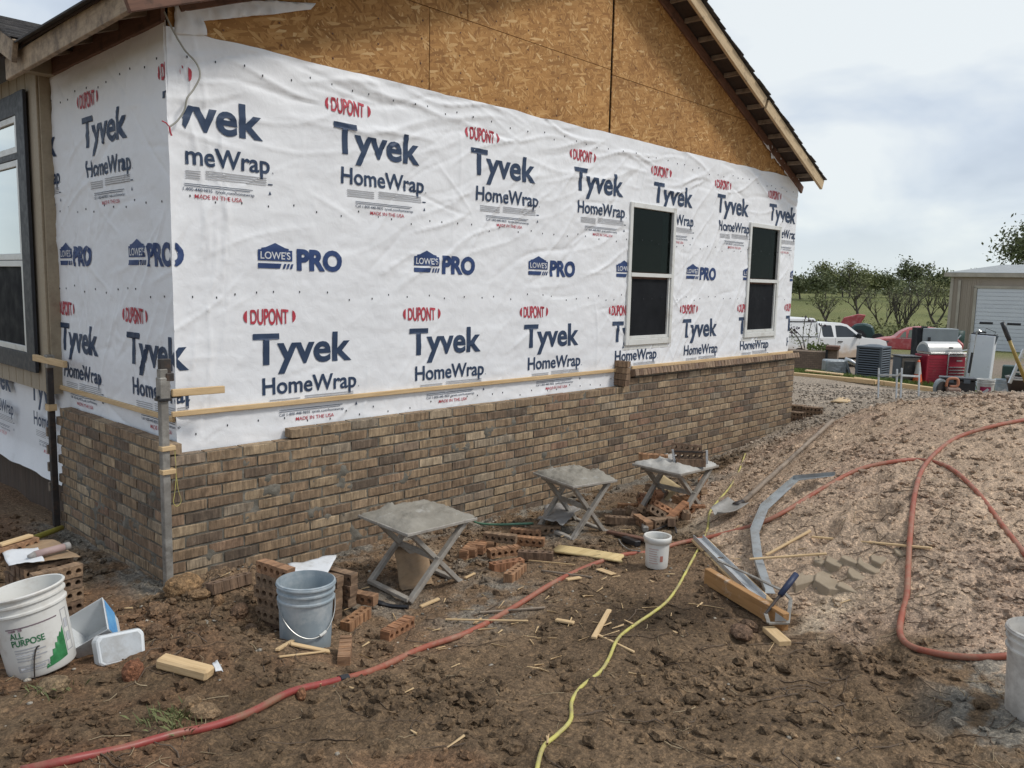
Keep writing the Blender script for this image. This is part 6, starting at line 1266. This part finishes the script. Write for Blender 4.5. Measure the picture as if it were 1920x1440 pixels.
loc = ((18.887, -0.024, -1.288)[0], (18.887, -0.024, -1.288)[1], (18.887, -0.024, -1.288)[2]+1.345); t = yard('handlebars', 'thin black folding bars lying on top of the freezer', 'frame', loc); MB().tube([(-.16, .1, .02), (.08, .1, .03), (.10, .1, .13), (.30, .1, .05), (.27, .1, -.02)], .008, 6).tube([(-.05, .0, .02), (.02, .05, .05), (.10, .1, .03)], .02, 6).build('bars', M_BLACKP, t); MB().box((.30, .1, -.14), (.07, .05, .24), Euler((0, R(15), 0)).to_matrix()).build('bag', M_ACGREY, t, bevel=.01)
# close to the heap: toolbox, cut-off saw, pails
loc = (13.736, -0.939, -0.872); t = yard('toolbox', 'black plastic toolbox behind the heap crest', 'toolbox', loc, 6)
MB().box((0, 0, .16), (.56, .26, .30)).build('box', M_BLACKP, t, bevel=.015); MB().box((0, -.01, .335), (.58, .28, .045)).build('lid', M_BLACKP, t, bevel=.012); MB().box((-.12, -.145, .30), (.10, .02, .07)).box((.14, -.145, .30), (.10, .02, .07)).build('latch', M_ACGREY, t)
loc = (13.195, -0.943, -0.826); t = yard('cutoff_saw', 'orange handled cut-off saw with a round disc in front of the toolbox', 'saw', loc, 20)
MB().lathe([(.001, -.004), (.13, -.004), (.13, .004), (.001, .004)], 28).build('disc', M_DARKSTEEL, t, M=Matrix.Translation((-.10, -.02, .14)) @ Euler((R(90), 0, R(35))).to_matrix().to_4x4()); MB().lathe([(.05, -.03), (.15, -.03), (.15, .03), (.05, .03)], 24).build('guard', M_GREYCAB, t, M=Matrix.Translation((-.12, .03, .16)) @ Euler((R(90), 0, R(35))).to_matrix().to_4x4())
MB().tube(smooth_path([(-.04, -.02, .18), (-.02, -.02, .30), (.06, -.02, .33), (.14, -.02, .31), (.14, -.02, .20), (.02, -.02, .19)], 4), .024, 8).build('handle', pm('faded_orange_plastic', (.55, .22, .12), None, 6, .5, .05), t, True); MB().box((.08, .0, .09), (.24, .16, .16)).build('engine', pm('dusty_engine', (.26, .17, .13), None, 8, .8, .3), t, bevel=.03)
def pail(label, loc, m, ink): 
    t, rad = bucket('bucket', label, loc, .125, .150, .34, m, 2); 
    if ink: cyl_ink(t, Ink().rect(-.09, .05, .09, .21), rad, face_cam(loc), 0, ink, 'printed_label'); cyl_ink(t, Ink().poly([(-.07, .12), (-.02, .08), (.07, .16), (.03, .19), (-.03, .13)]), rad, face_cam(loc), 0, M_WHITEINK, 'printed_mark', .004)
    return t
pail('white bucket with a red printed label behind the heap crest', (14.089, -1.317, -0.880), M_WHITEP, pm('crimson_label', (.46, .04, .12), None, 8, .5, 0)); pail('grey bucket with a white mark behind the heap crest', (14.533, -1.498, -0.898), M_GREYP, M_GREYP)
# right edge: tub, ladder, fibreglass handle, green bin
loc = (13.916, -1.995, -0.770); t = yard('tub', 'dark brown mortar tub at the right edge behind the heap', 'tub', loc); MB().lathe([(.001, .02), (.26, .0), (.33, .30), (.35, .33), (.30, .34), (.27, .1), (.001, .06)], 24).build('tub', pm('mortar_brown_tub', (.075, .05, .038), (.05, .034, .026), 6, .7, .2), t, True); MB().lathe([(.34, .31), (.355, .34), (.29, .35)], 24).build('rim', M_CEMBAG, t, True)
a = Vector((13.525, -1.819, -0.464)); t = thing('ladder', 'short aluminium ladder leaning at the right edge behind heap', 'ladder', a, yaw_of(a)); L0 = [Vector((0, 0, 0)), Vector((.14, .12, .52))]; off = Vector((.42, 0, .0))
for o_ in (Vector((0, 0, 0)), off): MB().bar(L0[0]+o_-Vector((.02, .02, .06)), L0[1]+o_, .03, .05).build('rail', M_CHROME, t)
for k in range(5): q = L0[0].lerp(L0[1], .02+k*.235); MB().bar(q, q+off, .02, .025).build('rung', M_CHROME, t)
a, b = Vector((12.923, -1.988, -0.057)), Vector((12.806, -1.759, 0.521)); t = thing('digging_bar', 'long fibreglass tool handle with black grip, leaning at right edge', 'tool handle', a)
local(MB().tube([a+(a-b)*.9, a, a+(b-a)*.5], .029, 10).build('shaft', pm('amber_fibreglass', (.36, .25, .05), (.26, .17, .04), 12, .4, .05), None, True), t); local(MB().tube([a+(b-a)*.5, a+(b-a)*.6, a+(b-a)*.8, b], [.033, .036, .036, .034], 10).build('grip', M_BLACKP, None, True), t)
loc = (16.015, -1.292, -0.794); t = yard('crate', 'dark green plastic crate beside the ladder', 'crate', loc); MB().box((0, .1, .19), (.30, .3, .38)).build('crate', M_GREENP, t, bevel=.02); MB().box((.06, -.055, .14), (.10, .01, .16)).build('label', M_GREYP, t)
loc = (41.702, 6.482, -1.861); t = yard('barrel', 'dark green barrel by the tan metal building', 'barrel', loc); MB().lathe([(.001, 0), (.38, 0), (.40, .3), (.38, .35), (.40, .6), (.40, 1.05), (.36, 1.06), (.001, 1.05)], 20).build('drum', M_GREENP, t, True)
# lumber lying along the gravel
def lumber(label, a, b, dz, w=.14, h=.09): a = Vector(a); b = Vector(b); a.z += dz; b.z += dz; return tag(board('lumber', a, b, w, h, M_PINE, None, (0, 0, 1), .006), label, 'lumber')
lumber('long yellow timber on the gravel, running behind the stakes', (15.004, 2.704, -0.934), (15.240, 0.977, -0.955), .05); lumber('second yellow timber continuing behind the stakes towards saw', (15.227, 1.436, -0.932), (15.785, -0.212, -1.062), .05); lumber('flat plank lying on the far timber near planter', (15.413, 2.570, -0.900), (15.577, 1.799, -0.934), .09, .2, .03)
# stakes with string rails
loc = (9.806, -1.255, -0.532); t = thing('batter_stakes', 'grey stakes joined by two flat rails standing behind the heap', 'stakes', loc)
def s_(px_, a, b, w=.022): local(board('stake', a, b, w, w, M_GALV), t)
s_(0, (9.886, -0.912, -0.609), (9.931, -0.875, -0.133)); s_(0, (9.648, -1.236, -0.551), (9.691, -1.203, -0.106)); s_(0, (9.269, -1.412, -0.497), (9.316, -1.383, -0.053)); s_(0, (9.650, -1.527, -0.517), (9.693, -1.493, -0.065))
local(board('rail', (9.924, -0.885, -0.233), (9.684, -1.211, -0.194), .016, .026, M_GALV), t); local(board('rail', (9.678, -1.207, -0.202), (9.312, -1.390, -0.117), .016, .03, M_GALV), t); local(board('rail', (9.309, -1.393, -0.153), (9.680, -1.499, -0.182), .016, .026, M_GALV), t)
# bundles of bricks and pavers by the wall end
loc = (8.901, -0.197, -0.834)
for k, (dx_, dy_, nz_) in enumerate(((-.10, .15, 3), (.16, .0, 4), (.16, .25, 4))):
    for l in range(nz_):
        for i in range(2): brick('dusty brick, %s layer of the %s bundle at the far wall corner, %s side' % (ORD[l], ORD[k], ('left', 'right')[i]), 'bricks bundled at the far corner of the wall', (loc[0]+dx_*.9+i*.07, loc[1]+dy_-.1, loc[2]-.12+W_/2+l*(W_+.002)), -70, 'edge', 'd')
for l in range(3):
    t_ = (loc[0]+.25-.02*l, loc[1]+.62, loc[2]+.02+.045*l); o = MB().lathe([(.001, 0), (.23, 0), (.24, .02), (.23, .04), (.001, .04)], 20).build('paver', pm('pale_concrete', (.50, .47, .40), (.42, .39, .33), 8, .9, .3), None, True); o.location = t_; tag(o, 'round pale paver, %s from the bottom of the far corner stack' % ORD[l], 'paver', 'round pavers by the far wall corner')
sheet('flat_panel', 'pale flat sheet lying on gravel behind the heap', 'panel', [Vector(q)+Vector((0, 0, .03)) for q in ((10.000, -0.173, -0.737), (9.775, -0.514, -0.693), (10.451, -0.353, -0.707), (10.704, -0.042, -0.748))], M_PINE, n=5, amp=.004, seed=31, thick=.012)

# ------------------------------------------------------------------ metal building
M_RIBBED = pm('tan_ribbed_metal', (.36, .30, .235), (.32, .265, .205), 1.5, .55, .05, 0, (1, 1, .2)); M_TRIMM = pm('pale_building_trim', (.46, .41, .33), None, 2, .5, 0); M_ROOFM = pm('grey_metal_roof', (.36, .37, .36), (.31, .32, .31), 2, .45, .02, .2); M_DOORW = pm('white_roller_door', (.66, .68, .70), (.60, .62, .65), 1.5, .45, .02)
bl_ = Vector((46.851, 8.281, -2.282)); bld = thing('metal_building', 'tan ribbed metal building with a wide white roller door', 'building', bl_, yaw_of(bl_, -7)); Hb = 4.25
MB().box((6.2, 4.2, Hb/2), (12.4, 8.3, Hb)).build('wall', M_RIBBED, bld)
for k in range(7): MB().box((.12+.21*k, .035, Hb/2-.1), (.05, .03, Hb-.2)).build('rib', M_RIBBED, bld)
for k in range(4): MB().box((-.02, .6+1.0*k, Hb/2-.1), (.03, .06, Hb-.2)).build('rib', M_RIBBED, bld)
MB().box((.42, -.03, Hb/2-.1), (.13, .10, Hb-.3)).build('downpipe', M_TRIMM, bld); MB().box((.04, .02, Hb/2), (.14, .08, Hb)).build('corner_trim', M_TRIMM, bld); MB().box((6.1, -.08, Hb+.05), (12.9, .24, .22)).build('gutter', M_TRIMM, bld)
MB().prism([(-.25, Hb+.17), (2.1, Hb+.72), (10.4, Hb+.72), (12.7, Hb+.17)], lambda u, v, s: (u, -.2+s*.0+(v-Hb-.17)*7+s*.12, v)).build('roof', M_ROOFM, bld); MB().box((6.2, 4.6, Hb+.16), (12.9, 9.2, .05)).build('roof_deck', M_ROOFM, bld)
dx0, dw, dh = 1.28, 5.4, 3.6; rd = MB().box((dx0+dw/2, .055, dh/2), (dw, .10, dh)).build('roller_door', M_DOORW, bld)
for k in range(17): z = .10+k*.212; MB().box((dx0+dw/2, -.012, z), (dw-.04, .03, .182)).build('door_panel', M_DOORW, rd)
for k in range(3): MB().box((dx0+.56+1.28*k, -.032, 1.74), (.62, .015, .12)).build('window_slot', M_BLACKP, rd)
MB().box((dx0-.08, -.02, dh/2), (.14, .10, dh+.1)).box((dx0+dw/2, -.02, dh+.06), (dw+.3, .10, .14)).build('door_frame', M_TRIMM, bld)

# ------------------------------------------------------------------ trees
def tree(name, label, base, H, spread, crown, seed, lean=0, leaf=M_LEAF, n_leaf=2500, ls=.16, trunk_r=.14, n_limb=6, bare=.3, cz=(.78, 1.0), group=None, stems=1, flat=.55, sub=3):
    r_ = random.Random(seed); nr = np.random.RandomState(seed); t = yard(name, label, 'tree', base, 0, group); m = MB(); ends = []
    def limb(p, d, L_, rad, lev):
        pts = [p]; q = p.copy()
        for k in range(4):
            d = (d+Vector((r_.uniform(-.22, .22), r_.uniform(-.22, .22), r_.uniform(-.08, .18)))).normalized(); q = q+d*L_/4; pts.append(q.copy())
        m.tube(pts, [rad*(1-.16*i) for i in range(5)], 5 if lev else 7, False)
        if lev < 3:
            for k in range(sub if lev else n_limb):
                i = r_.randint(2, 4); a = r_.uniform(0, 6.28); nd = (d*.75+Vector((math.cos(a)*spread, math.sin(a)*spread, .35+.3*r_.random()))).normalized(); limb(pts[i], nd, L_*r_.uniform(.5, .75), rad*.5, lev+1)
        if lev >= 1: ends.extend([pts[3], pts[4]])
    for s in range(stems):
        ld = lean if stems == 1 else (s-(stems-1)/2)*1.15/max(1, stems-1)+r_.uniform(-.12, .12)
        limb(Vector((0, 0, -.1)), Vector((ld, r_.uniform(-.15, .15), 1)).normalized(), H*.52, trunk_r*r_.uniform(.7, 1), 0)
    m.build('trunk', M_TWIG, t)
    E_ = np.array([tuple(e_) for e_ in ends]); E_ = E_[E_[:, 2] > H*cz[0]*.75] if (E_[:, 2] > H*cz[0]*.75).any() else E_
    k = nr.randint(0, len(E_), n_leaf); P = E_[k]+nr.normal(0, 1, (n_leaf, 3))*np.array([crown, crown, crown*flat])
    if bare: P = P[nr.rand(len(P)) > bare*(fbm(P[:, 0], P[:, 2], .9, 3, seed) > .5)]
    V_, F_ = leaf_cloud(len(P), lambda r2, n: P, ls, seed); np_mesh('crown', V_, F_, leaf, t); return t
tree('willow_tree', 'leaning bare-limbed tree left of the pasture, behind the pickup', (61.511, 20.680, -2.019), 3.6, 1.1, .42, 1, -.6, M_LEAF, 650, .08, .15, 6, .3)
tree('willow_tree', 'dead leaning trunk with low side limbs behind the pickup cab', (59.756, 19.594, -2.080), 3.0, .9, .25, 2, -.75, M_LEAF, 160, .10, .12, 3, .5)
tree('willow_tree', 'upright sparse tree with thick trunk in mid pasture', (74.279, 23.311, -1.790), 4.2, 1.1, .5, 3, .05, M_LEAF2, 450, .08, .20, 7, .3)
tree('willow_tree', 'slender forked willow left of the spreading willow', (66.453, 18.383, -1.887), 3.5, .8, .42, 4, -.1, M_LEAF2, 380, .075, .12, 6, .3, stems=2)
tree('willow_tree', 'wide spreading many-stemmed willow in the pasture', (65.356, 16.576, -2.060), 3.4, .6, .36, 5, 0, M_LEAF2, 420, .07, .10, 5, .3, stems=6)
tree('willow_tree', 'bushy grey-green tree beside the metal building corner', (73.783, 16.489, -1.729), 3.6, .9, .55, 6, 0, M_LEAF2, 1000, .09, .16, 6, .2, stems=2)
tree('oak_tree', 'dense dark tree at the far left of the pasture edge', (163.349, 68.468, -0.666), 4.2, .9, 1.3, 40, 0, M_LEAF3, 1500, 0.3, .22, 5, .15)
tree('oak_tree', 'dark oak with a thick trunk at the pasture edge', (155.720, 61.793, -1.125), 5.4, .9, 1.25, 41, 0, M_LEAF3, 1700, 0.3, .22, 5, .15)
tree('oak_tree', 'tall open-topped tree rising above the pasture edge', (171.999, 66.627, -0.590), 7.3, .9, 0.8, 42, 0, M_LEAF, 900, 0.3, .22, 5, .15)
tree('oak_tree', 'round dark tree near the middle of the pasture edge', (189.708, 69.922, -0.138), 4.9, .9, 1.4, 43, 0, M_LEAF3, 1700, 0.3, .22, 5, .15)
tree('oak_tree', 'nearly bare tall tree sticking up from the pasture edge', (185.655, 66.891, -0.077), 8.6, .9, 0.6, 44, 0, M_LEAF, 160, 0.3, .22, 5, .15)
tree('oak_tree', 'broad olive tree right of the bare one', (192.443, 67.025, -0.049), 5.6, .9, 1.5, 45, 0, M_LEAF, 1700, 0.3, .22, 5, .15)
tree('oak_tree', 'broad olive tree at the centre of the pasture edge', (200.033, 66.332, 0.132), 4.8, .9, 1.6, 46, 0, M_LEAF, 1800, 0.3, .22, 5, .15)
tree('oak_tree', 'dark tree above the red field strip', (202.480, 63.717, 0.085), 5.2, .9, 1.5, 47, 0, M_LEAF3, 1700, 0.3, .22, 5, .15)
tree('oak_tree', 'open crowned tall tree, left one of a twin top', (173.646, 50.121, -0.765), 7.2, .9, 0.7, 48, 0, M_LEAF3, 800, 0.3, .22, 5, .15)
tree('oak_tree', 'tallest open crowned tree left of the building', (174.907, 48.784, -0.724), 8.4, .9, 0.7, 49, 0, M_LEAF3, 900, 0.3, .22, 5, .15)
tree('oak_tree', 'dense dark tree behind the building corner', (160.781, 41.687, -1.090), 6.2, .9, 1.1, 50, 0, M_LEAF3, 1600, 0.3, .22, 5, .15)
tree('oak_tree', 'large dark tree rising behind the building roof at right edge', (109.839, 14.871, -1.778), 12.5, .9, 1.3, 51, 0, M_LEAF3, 7500, 0.24, .22, 5, .15)
tree('oak_tree', 'distant tree top just above the building roof', (188.278, 42.056, 0.149), 5.3, .9, 0.9, 52, 0, M_LEAF3, 700, 0.3, .22, 5, .15)

# ------------------------------------------------------------------ what nobody could count
rs = np.random.RandomState(77)
def ico(sub):
    bm = bmesh.new(); bmesh.ops.create_icosphere(bm, subdivisions=sub, radius=1); v = np.array([tuple(q.co) for q in bm.verts]); f = np.array([[w.index for w in q.verts] for q in bm.faces]); bm.free(); return v, f
def scatter_lumps(name, xy, size, sub, squash, col, sink=.35, rough=.3):
    v0, f0 = ico(sub); n = len(xy); nv = len(v0); z = g_z(xy[:, 0], xy[:, 1])
    dirs = v0[None]*(1+rs.normal(0, rough, (n, nv))[:, :, None]*.8)
    A_ = rs.uniform(.65, 1.35, (n, 1, 3)); A_[:, :, 2] *= squash; P = dirs*A_*size[:, None, None]
    an = rs.uniform(0, 6.28, n); c, s = np.cos(an)[:, None], np.sin(an)[:, None]; x = P[:, :, 0]*c-P[:, :, 1]*s; y = P[:, :, 0]*s+P[:, :, 1]*c
    V_ = np.stack([x+xy[:, 0:1], y+xy[:, 1:2], P[:, :, 2]+z[:, None]+(squash*(1-sink)*size)[:, None]*.6], -1).reshape(-1, 3)
    F_ = (f0[None]+(np.arange(n)*nv)[:, None, None]).reshape(-1, 3); C_ = np.repeat(col, nv, 0)
    o = np_mesh(name, V_, F_, M_SOIL, None, size.mean() < .02, {'soil': ('POINT', C_)}); return tag(o, kind='stuff')
def free(xy):
    x, y = xy[:, 0], xy[:, 1]
    return ~((x > -.16) & (y > -.16)) & (y < 6)
def area(n, x0, x1, y0, y1): return np.c_[rs.uniform(x0, x1, n), rs.uniform(y0, y1, n)]
# keep the bigger clods off whatever lies on the ground
bpy.context.view_layer.update(); _occ = set()
for o in SC.objects:
    r_ = o
    while r_.parent is not None: r_ = r_.parent
    if o.type != 'MESH' or r_ in (house, bwall) or r_.get('kind') == 'structure' or max(o.dimensions) > 14 or (o.matrix_world.translation-Vector((CX, CY, CZ))).length > 14: continue
    co_ = np.array([tuple(o.matrix_world @ v_.co) for v_ in o.data.vertices]); ed = np.array([tuple(q.vertices) for q in o.data.edges])
    if len(ed) == 0 or len(ed) > 6000: continue
    for k in np.linspace(0, 1, 7):
        P_ = co_[ed[:, 0]]*(1-k)+co_[ed[:, 1]]*k; P_ = P_[P_[:, 2] < g_base(P_[:, 0], P_[:, 1])+.22]; _occ.update(map(tuple, np.floor(P_[:, :2]/.03).astype(int)))
_occ |= {(a+i, b+j) for a, b in _occ for i in (-1, 0, 1) for j in (-1, 0, 1)}
def clear_of(xy): return np.array([tuple(q) not in _occ for q in np.floor(xy/.03).astype(int)], bool)
# clods: many small, few large; dense on the heap by the corner, bottom right, and on the pale heap
xy = area(110000, -2.6, 9, -5, 2.5); dens = .12+.75*sstep(.48, .68, fbm(xy[:, 0], xy[:, 1], 1.3, 4, 51))
dens = np.maximum(dens, np.exp(-(((xy[:, 0]+.25)/.55)**2+((xy[:, 1]+1.05)/.6)**2))); dens = np.maximum(dens, (.62*m_heap2(xy[:, 0], xy[:, 1])*(.35+.65*sstep(.35, .6, fbm(xy[:, 0], xy[:, 1], 1.9, 3, 52)))))
dens = np.maximum(dens, .9*np.exp(-(((xy[:, 0]-.75)/.5)**2+((xy[:, 1]+3.3)/.35)**2)))
dd = np.hypot(xy[:, 0]-CX, xy[:, 1]-CY); keep = free(xy) & (rs.rand(len(xy)) < dens*np.clip(1.4-dd/14, .15, 1)); xy = xy[keep]
sz = np.minimum(.0035+(.0054-.0012*m_heap2(xy[:, 0], xy[:, 1]))*rs.exponential(1, len(xy))**1.35, .030); sc_ = soil_colour(xy[:, 0], xy[:, 1])*rs.uniform(.62, 1.25, (len(xy), 1))
ok_ = clear_of(xy) | (sz < .007); xy, sz, sc_ = xy[ok_], sz[ok_], sc_[ok_]; big = sz > .013
scatter_lumps('clods', xy[big][:5200], sz[big][:5200], 2, .68, sc_[big][:5200], .42, .27); scatter_lumps('crumbs', xy[~big][:42000], sz[~big][:42000], 1, .75, sc_[~big][:42000], .3, .25)
# a few fist-sized lumps of red and yellow clay near the corner heap and lower left
cl = np.array([(-0.305, -0.686, -0.812)[:2], (-0.287, -0.842, -0.803)[:2], (-0.490, -0.797, -0.856)[:2], (-0.512, -1.040, -0.820)[:2], (-0.970, -1.650, -0.738)[:2], (-0.867, -2.066, -0.785)[:2], (-0.886, -2.012, -0.777)[:2], (-1.256, -1.576, -0.714)[:2], (-0.226, -0.936, -0.829)[:2], (-0.684, -1.188, -0.791)[:2], (-0.152, -1.033, -0.882)[:2], (-0.456, -2.129, -0.834)[:2], (1.676, -3.084, -0.909)[:2], (1.815, -3.061, -0.928)[:2], (-0.213, -1.258, -0.899)[:2], (0.003, -1.158, -0.951)[:2]])
cs_ = np.array([.085, .05, .05, .045, .065, .06, .05, .05, .04, .045, .05, .03, .07, .05, .045, .04]); cc = np.array([(.27, .17, .09), (.25, .16, .09), (.20, .13, .08), (.19, .12, .075), (.23, .105, .06), (.24, .165, .10), (.22, .15, .09), (.22, .16, .10), (.24, .15, .085), (.17, .11, .07), (.18, .115, .075), (.22, .11, .06), (.17, .11, .075), (.16, .105, .07), (.18, .12, .08), (.17, .11, .07)])
scatter_lumps('clay_lumps', cl, cs_, 3, .75, cc, .5, .07)
# pale stones, mortar crumbs and chips
xy = area(9000, -1.5, 6.5, -4.6, -.15); w_ = np.exp(-((xy[:, 1]+.6)/.75)**2)*.8+.07+.5*np.exp(-(((xy[:, 0]-1.3)/.8)**2+((xy[:, 1]+1.7)/.5)**2)); keep = free(xy) & (rs.rand(len(xy)) < w_*.45); xy = xy[keep]
scatter_lumps('mortar_crumbs', xy, np.minimum(.0025+.0035*rs.exponential(1, len(xy)), .013), 1, .7, np.array([[.42, .38, .32]])*rs.uniform(.5, 1.25, (len(xy), 1)), .2, .2)
# gravel in the yard
xy = area(15000, 7.5, 19, -3.5, 7); d_ = np.hypot(xy[:, 0]-CX, xy[:, 1]-CY); keep = (d_ > 10.2) & (d_ < 17.5) & ~((xy[:, 0] < 8.9) & (xy[:, 1] > -.2)); xy = xy[keep]
scatter_lumps('gravel', xy, rs.uniform(.008, .024, len(xy)), 1, .8, np.array([[.42, .36, .30]])*rs.uniform(.45, 1.3, (len(xy), 1)), .2, .2)
# straw, splinters and rootlets
def strands(name, n, box_, ln, rad, m, seed, dens=None, pts=4, curve=.5):
    r_ = np.random.RandomState(seed); xy = np.c_[r_.uniform(box_[0], box_[1], n*3), r_.uniform(box_[2], box_[3], n*3)]
    k = free(xy)
    if dens is not None: k &= r_.rand(len(xy)) < dens(xy[:, 0], xy[:, 1])
    xy = xy[k][:n]; n = len(xy); a = r_.uniform(0, 6.28, n); L_ = r_.uniform(*ln, n); R_ = r_.uniform(*rad, n); V_ = []; cx, cy = xy[:, 0].copy(), xy[:, 1].copy()
    for i in range(pts):
        z = g_z(cx, cy)+R_*1.2+.004*r_.rand(n); tx, ty = np.cos(a), np.sin(a); rr_ = R_*(1-.5*i/(pts-1))
        for q in range(3):
            th = q*2.094; V_.append(np.stack([cx-ty*rr_*math.cos(th), cy+tx*rr_*math.cos(th), z+rr_*math.sin(th)], -1))
        cx = cx+tx*L_/(pts-1); cy = cy+ty*L_/(pts-1); a = a+r_.normal(0, curve, n)
    V_ = np.stack(V_, 1).reshape(-1, 3); f = []
    for i in range(pts-1):
        for q in range(3): f.append((i*3+q, i*3+(q+1) % 3, (i+1)*3+(q+1) % 3, (i+1)*3+q))
    F_ = (np.array(f)[None]+(np.arange(n)*pts*3)[:, None, None]).reshape(-1, 4); return tag(np_mesh(name, V_, F_, m), kind='stuff')
near_d = lambda x, y: np.clip(1.3-.16*np.hypot(x-CX, y-CY), .08, 1)*(.3+.7*sstep(.4, .6, fbm(x, y, 1.2, 3, 61)))
strands('straw', 900, (-2, 6, -4.6, 2), (.04, .16), (.0012, .003), pm('pale_straw', (.40, .31, .19), (.27, .20, .12), 9, .8, 0), 3, near_d)
strands('rootlets', 420, (-1.8, 4, -4.6, -.3), (.10, .42), (.0018, .0045), pm('brown_root', (.15, .105, .07), (.09, .062, .042), 9, .9, 0), 4, near_d, 7, .55)
strands('wood_splinters', 130, (-.6, 3.6, -3.4, -.4), (.03, .11), (.003, .007), M_PINE, 5, lambda x, y: .1+.9*np.exp(-(((x-1.2)/1.1)**2+((y+2.0)/.8)**2)), 2, 0)
# grass tufts
def tufts(name, pts, n, h, m, seed, rad=.05, lean=.35):
    r_ = np.random.RandomState(seed); P0 = np.repeat(np.array([q[:2] for q in pts]), n, 0)+r_.normal(0, 1, (len(pts)*n, 2))*rad; z = g_z(P0[:, 0], P0[:, 1])-.005; k = len(P0)
    a = r_.uniform(0, 6.28, k); hh = h*r_.uniform(.4, 1.2, k); l = hh*lean*r_.uniform(.3, 1.6, k); w = .0035*(h/.08)**.6; ca, sa = np.cos(a), np.sin(a)
    b0 = np.stack([P0[:, 0]-sa*w, P0[:, 1]+ca*w, z], -1); b1 = np.stack([P0[:, 0]+sa*w, P0[:, 1]-ca*w, z], -1); m1 = np.stack([P0[:, 0]+ca*l*.4+sa*w*.7, P0[:, 1]+sa*l*.4-ca*w*.7, z+hh*.62], -1); tp = np.stack([P0[:, 0]+ca*l, P0[:, 1]+sa*l, z+hh], -1)
    return tag(np_mesh(name, np.stack([b0, b1, m1, tp], 1).reshape(-1, 3), np.arange(4*k).reshape(k, 4), m), kind='stuff')
tufts('grass_tufts', [(-1.002, -2.033, -0.757), (-0.982, -2.057, -0.766), (-1.038, -2.045, -0.753), (-1.008, -2.162, -0.760), (-1.250, -1.586, -0.713), (-1.290, -1.591, -0.710), (-0.937, -2.029, -0.773)], 34, .04, M_LEAF, 7, .035, .9)
yg = np.c_[rs.uniform(-1, 1, 260), rs.uniform(-1, 1, 260)]; a = np.array([Vector((17.014, 3.194, -1.036))[:]])[0]; b = np.array((16.465, 1.425, -1.031)); e_ = np.array((18.673, 0.948, -1.246)); h_ = np.array((20.853, 0.082, -1.335))
P_ = [tuple(a[:2]+np.array(q)*np.array([1.3, .6])) for q in yg[:110]]+[tuple(b[:2]+np.array(q)*np.array([1.0, .7])) for q in yg[110:170]]+[tuple(e_[:2]+np.array(q)*np.array([.8, .8])) for q in yg[170:220]]+[tuple(h_[:2]+np.array(q)*np.array([1.2, .9])) for q in yg[220:260]]
tufts('yard_grass', P_, 40, .13, M_GRASS, 8, .16, .5)
# low brush along the far side of the pasture and under the willows
bx = []
for q, sx in (((57.879, 18.640, -2.134), 5), ((61.112, 15.201, -2.106), 7), ((51.460, 13.700, -2.142), 5), ((53.799, 11.222, -2.066), 4)): bx.append(np.array(q)[None]+rs.normal(0, 1, (1500, 3))*np.array([sx*.5, sx*.5, .35])+np.array([0, 0, .25]))
Pb = np.concatenate(bx); V_, F_ = leaf_cloud(len(Pb), lambda r_, n: Pb, .11, 9); tag(np_mesh('brush', V_, F_, M_LEAF), kind='stuff')
# far wood on the rise
an = rs.uniform(.72, 1.32, 16000); dist = rs.uniform(240, 330, 16000); hh = rs.rand(16000)**1.3*(3.0+4.0*fbm(an*30, an*0, 1, 4, 66)); Pf = np.c_[CX+np.sin(an)*dist, CY+np.cos(an)*dist, g_base(CX+np.sin(an)*dist, CY+np.cos(an)*dist)+hh-.3]
V_, F_ = leaf_cloud(len(Pf), lambda r_, n: Pf, .75, 10); tag(np_mesh('far_wood', V_, F_, M_LEAF3), kind='stuff')
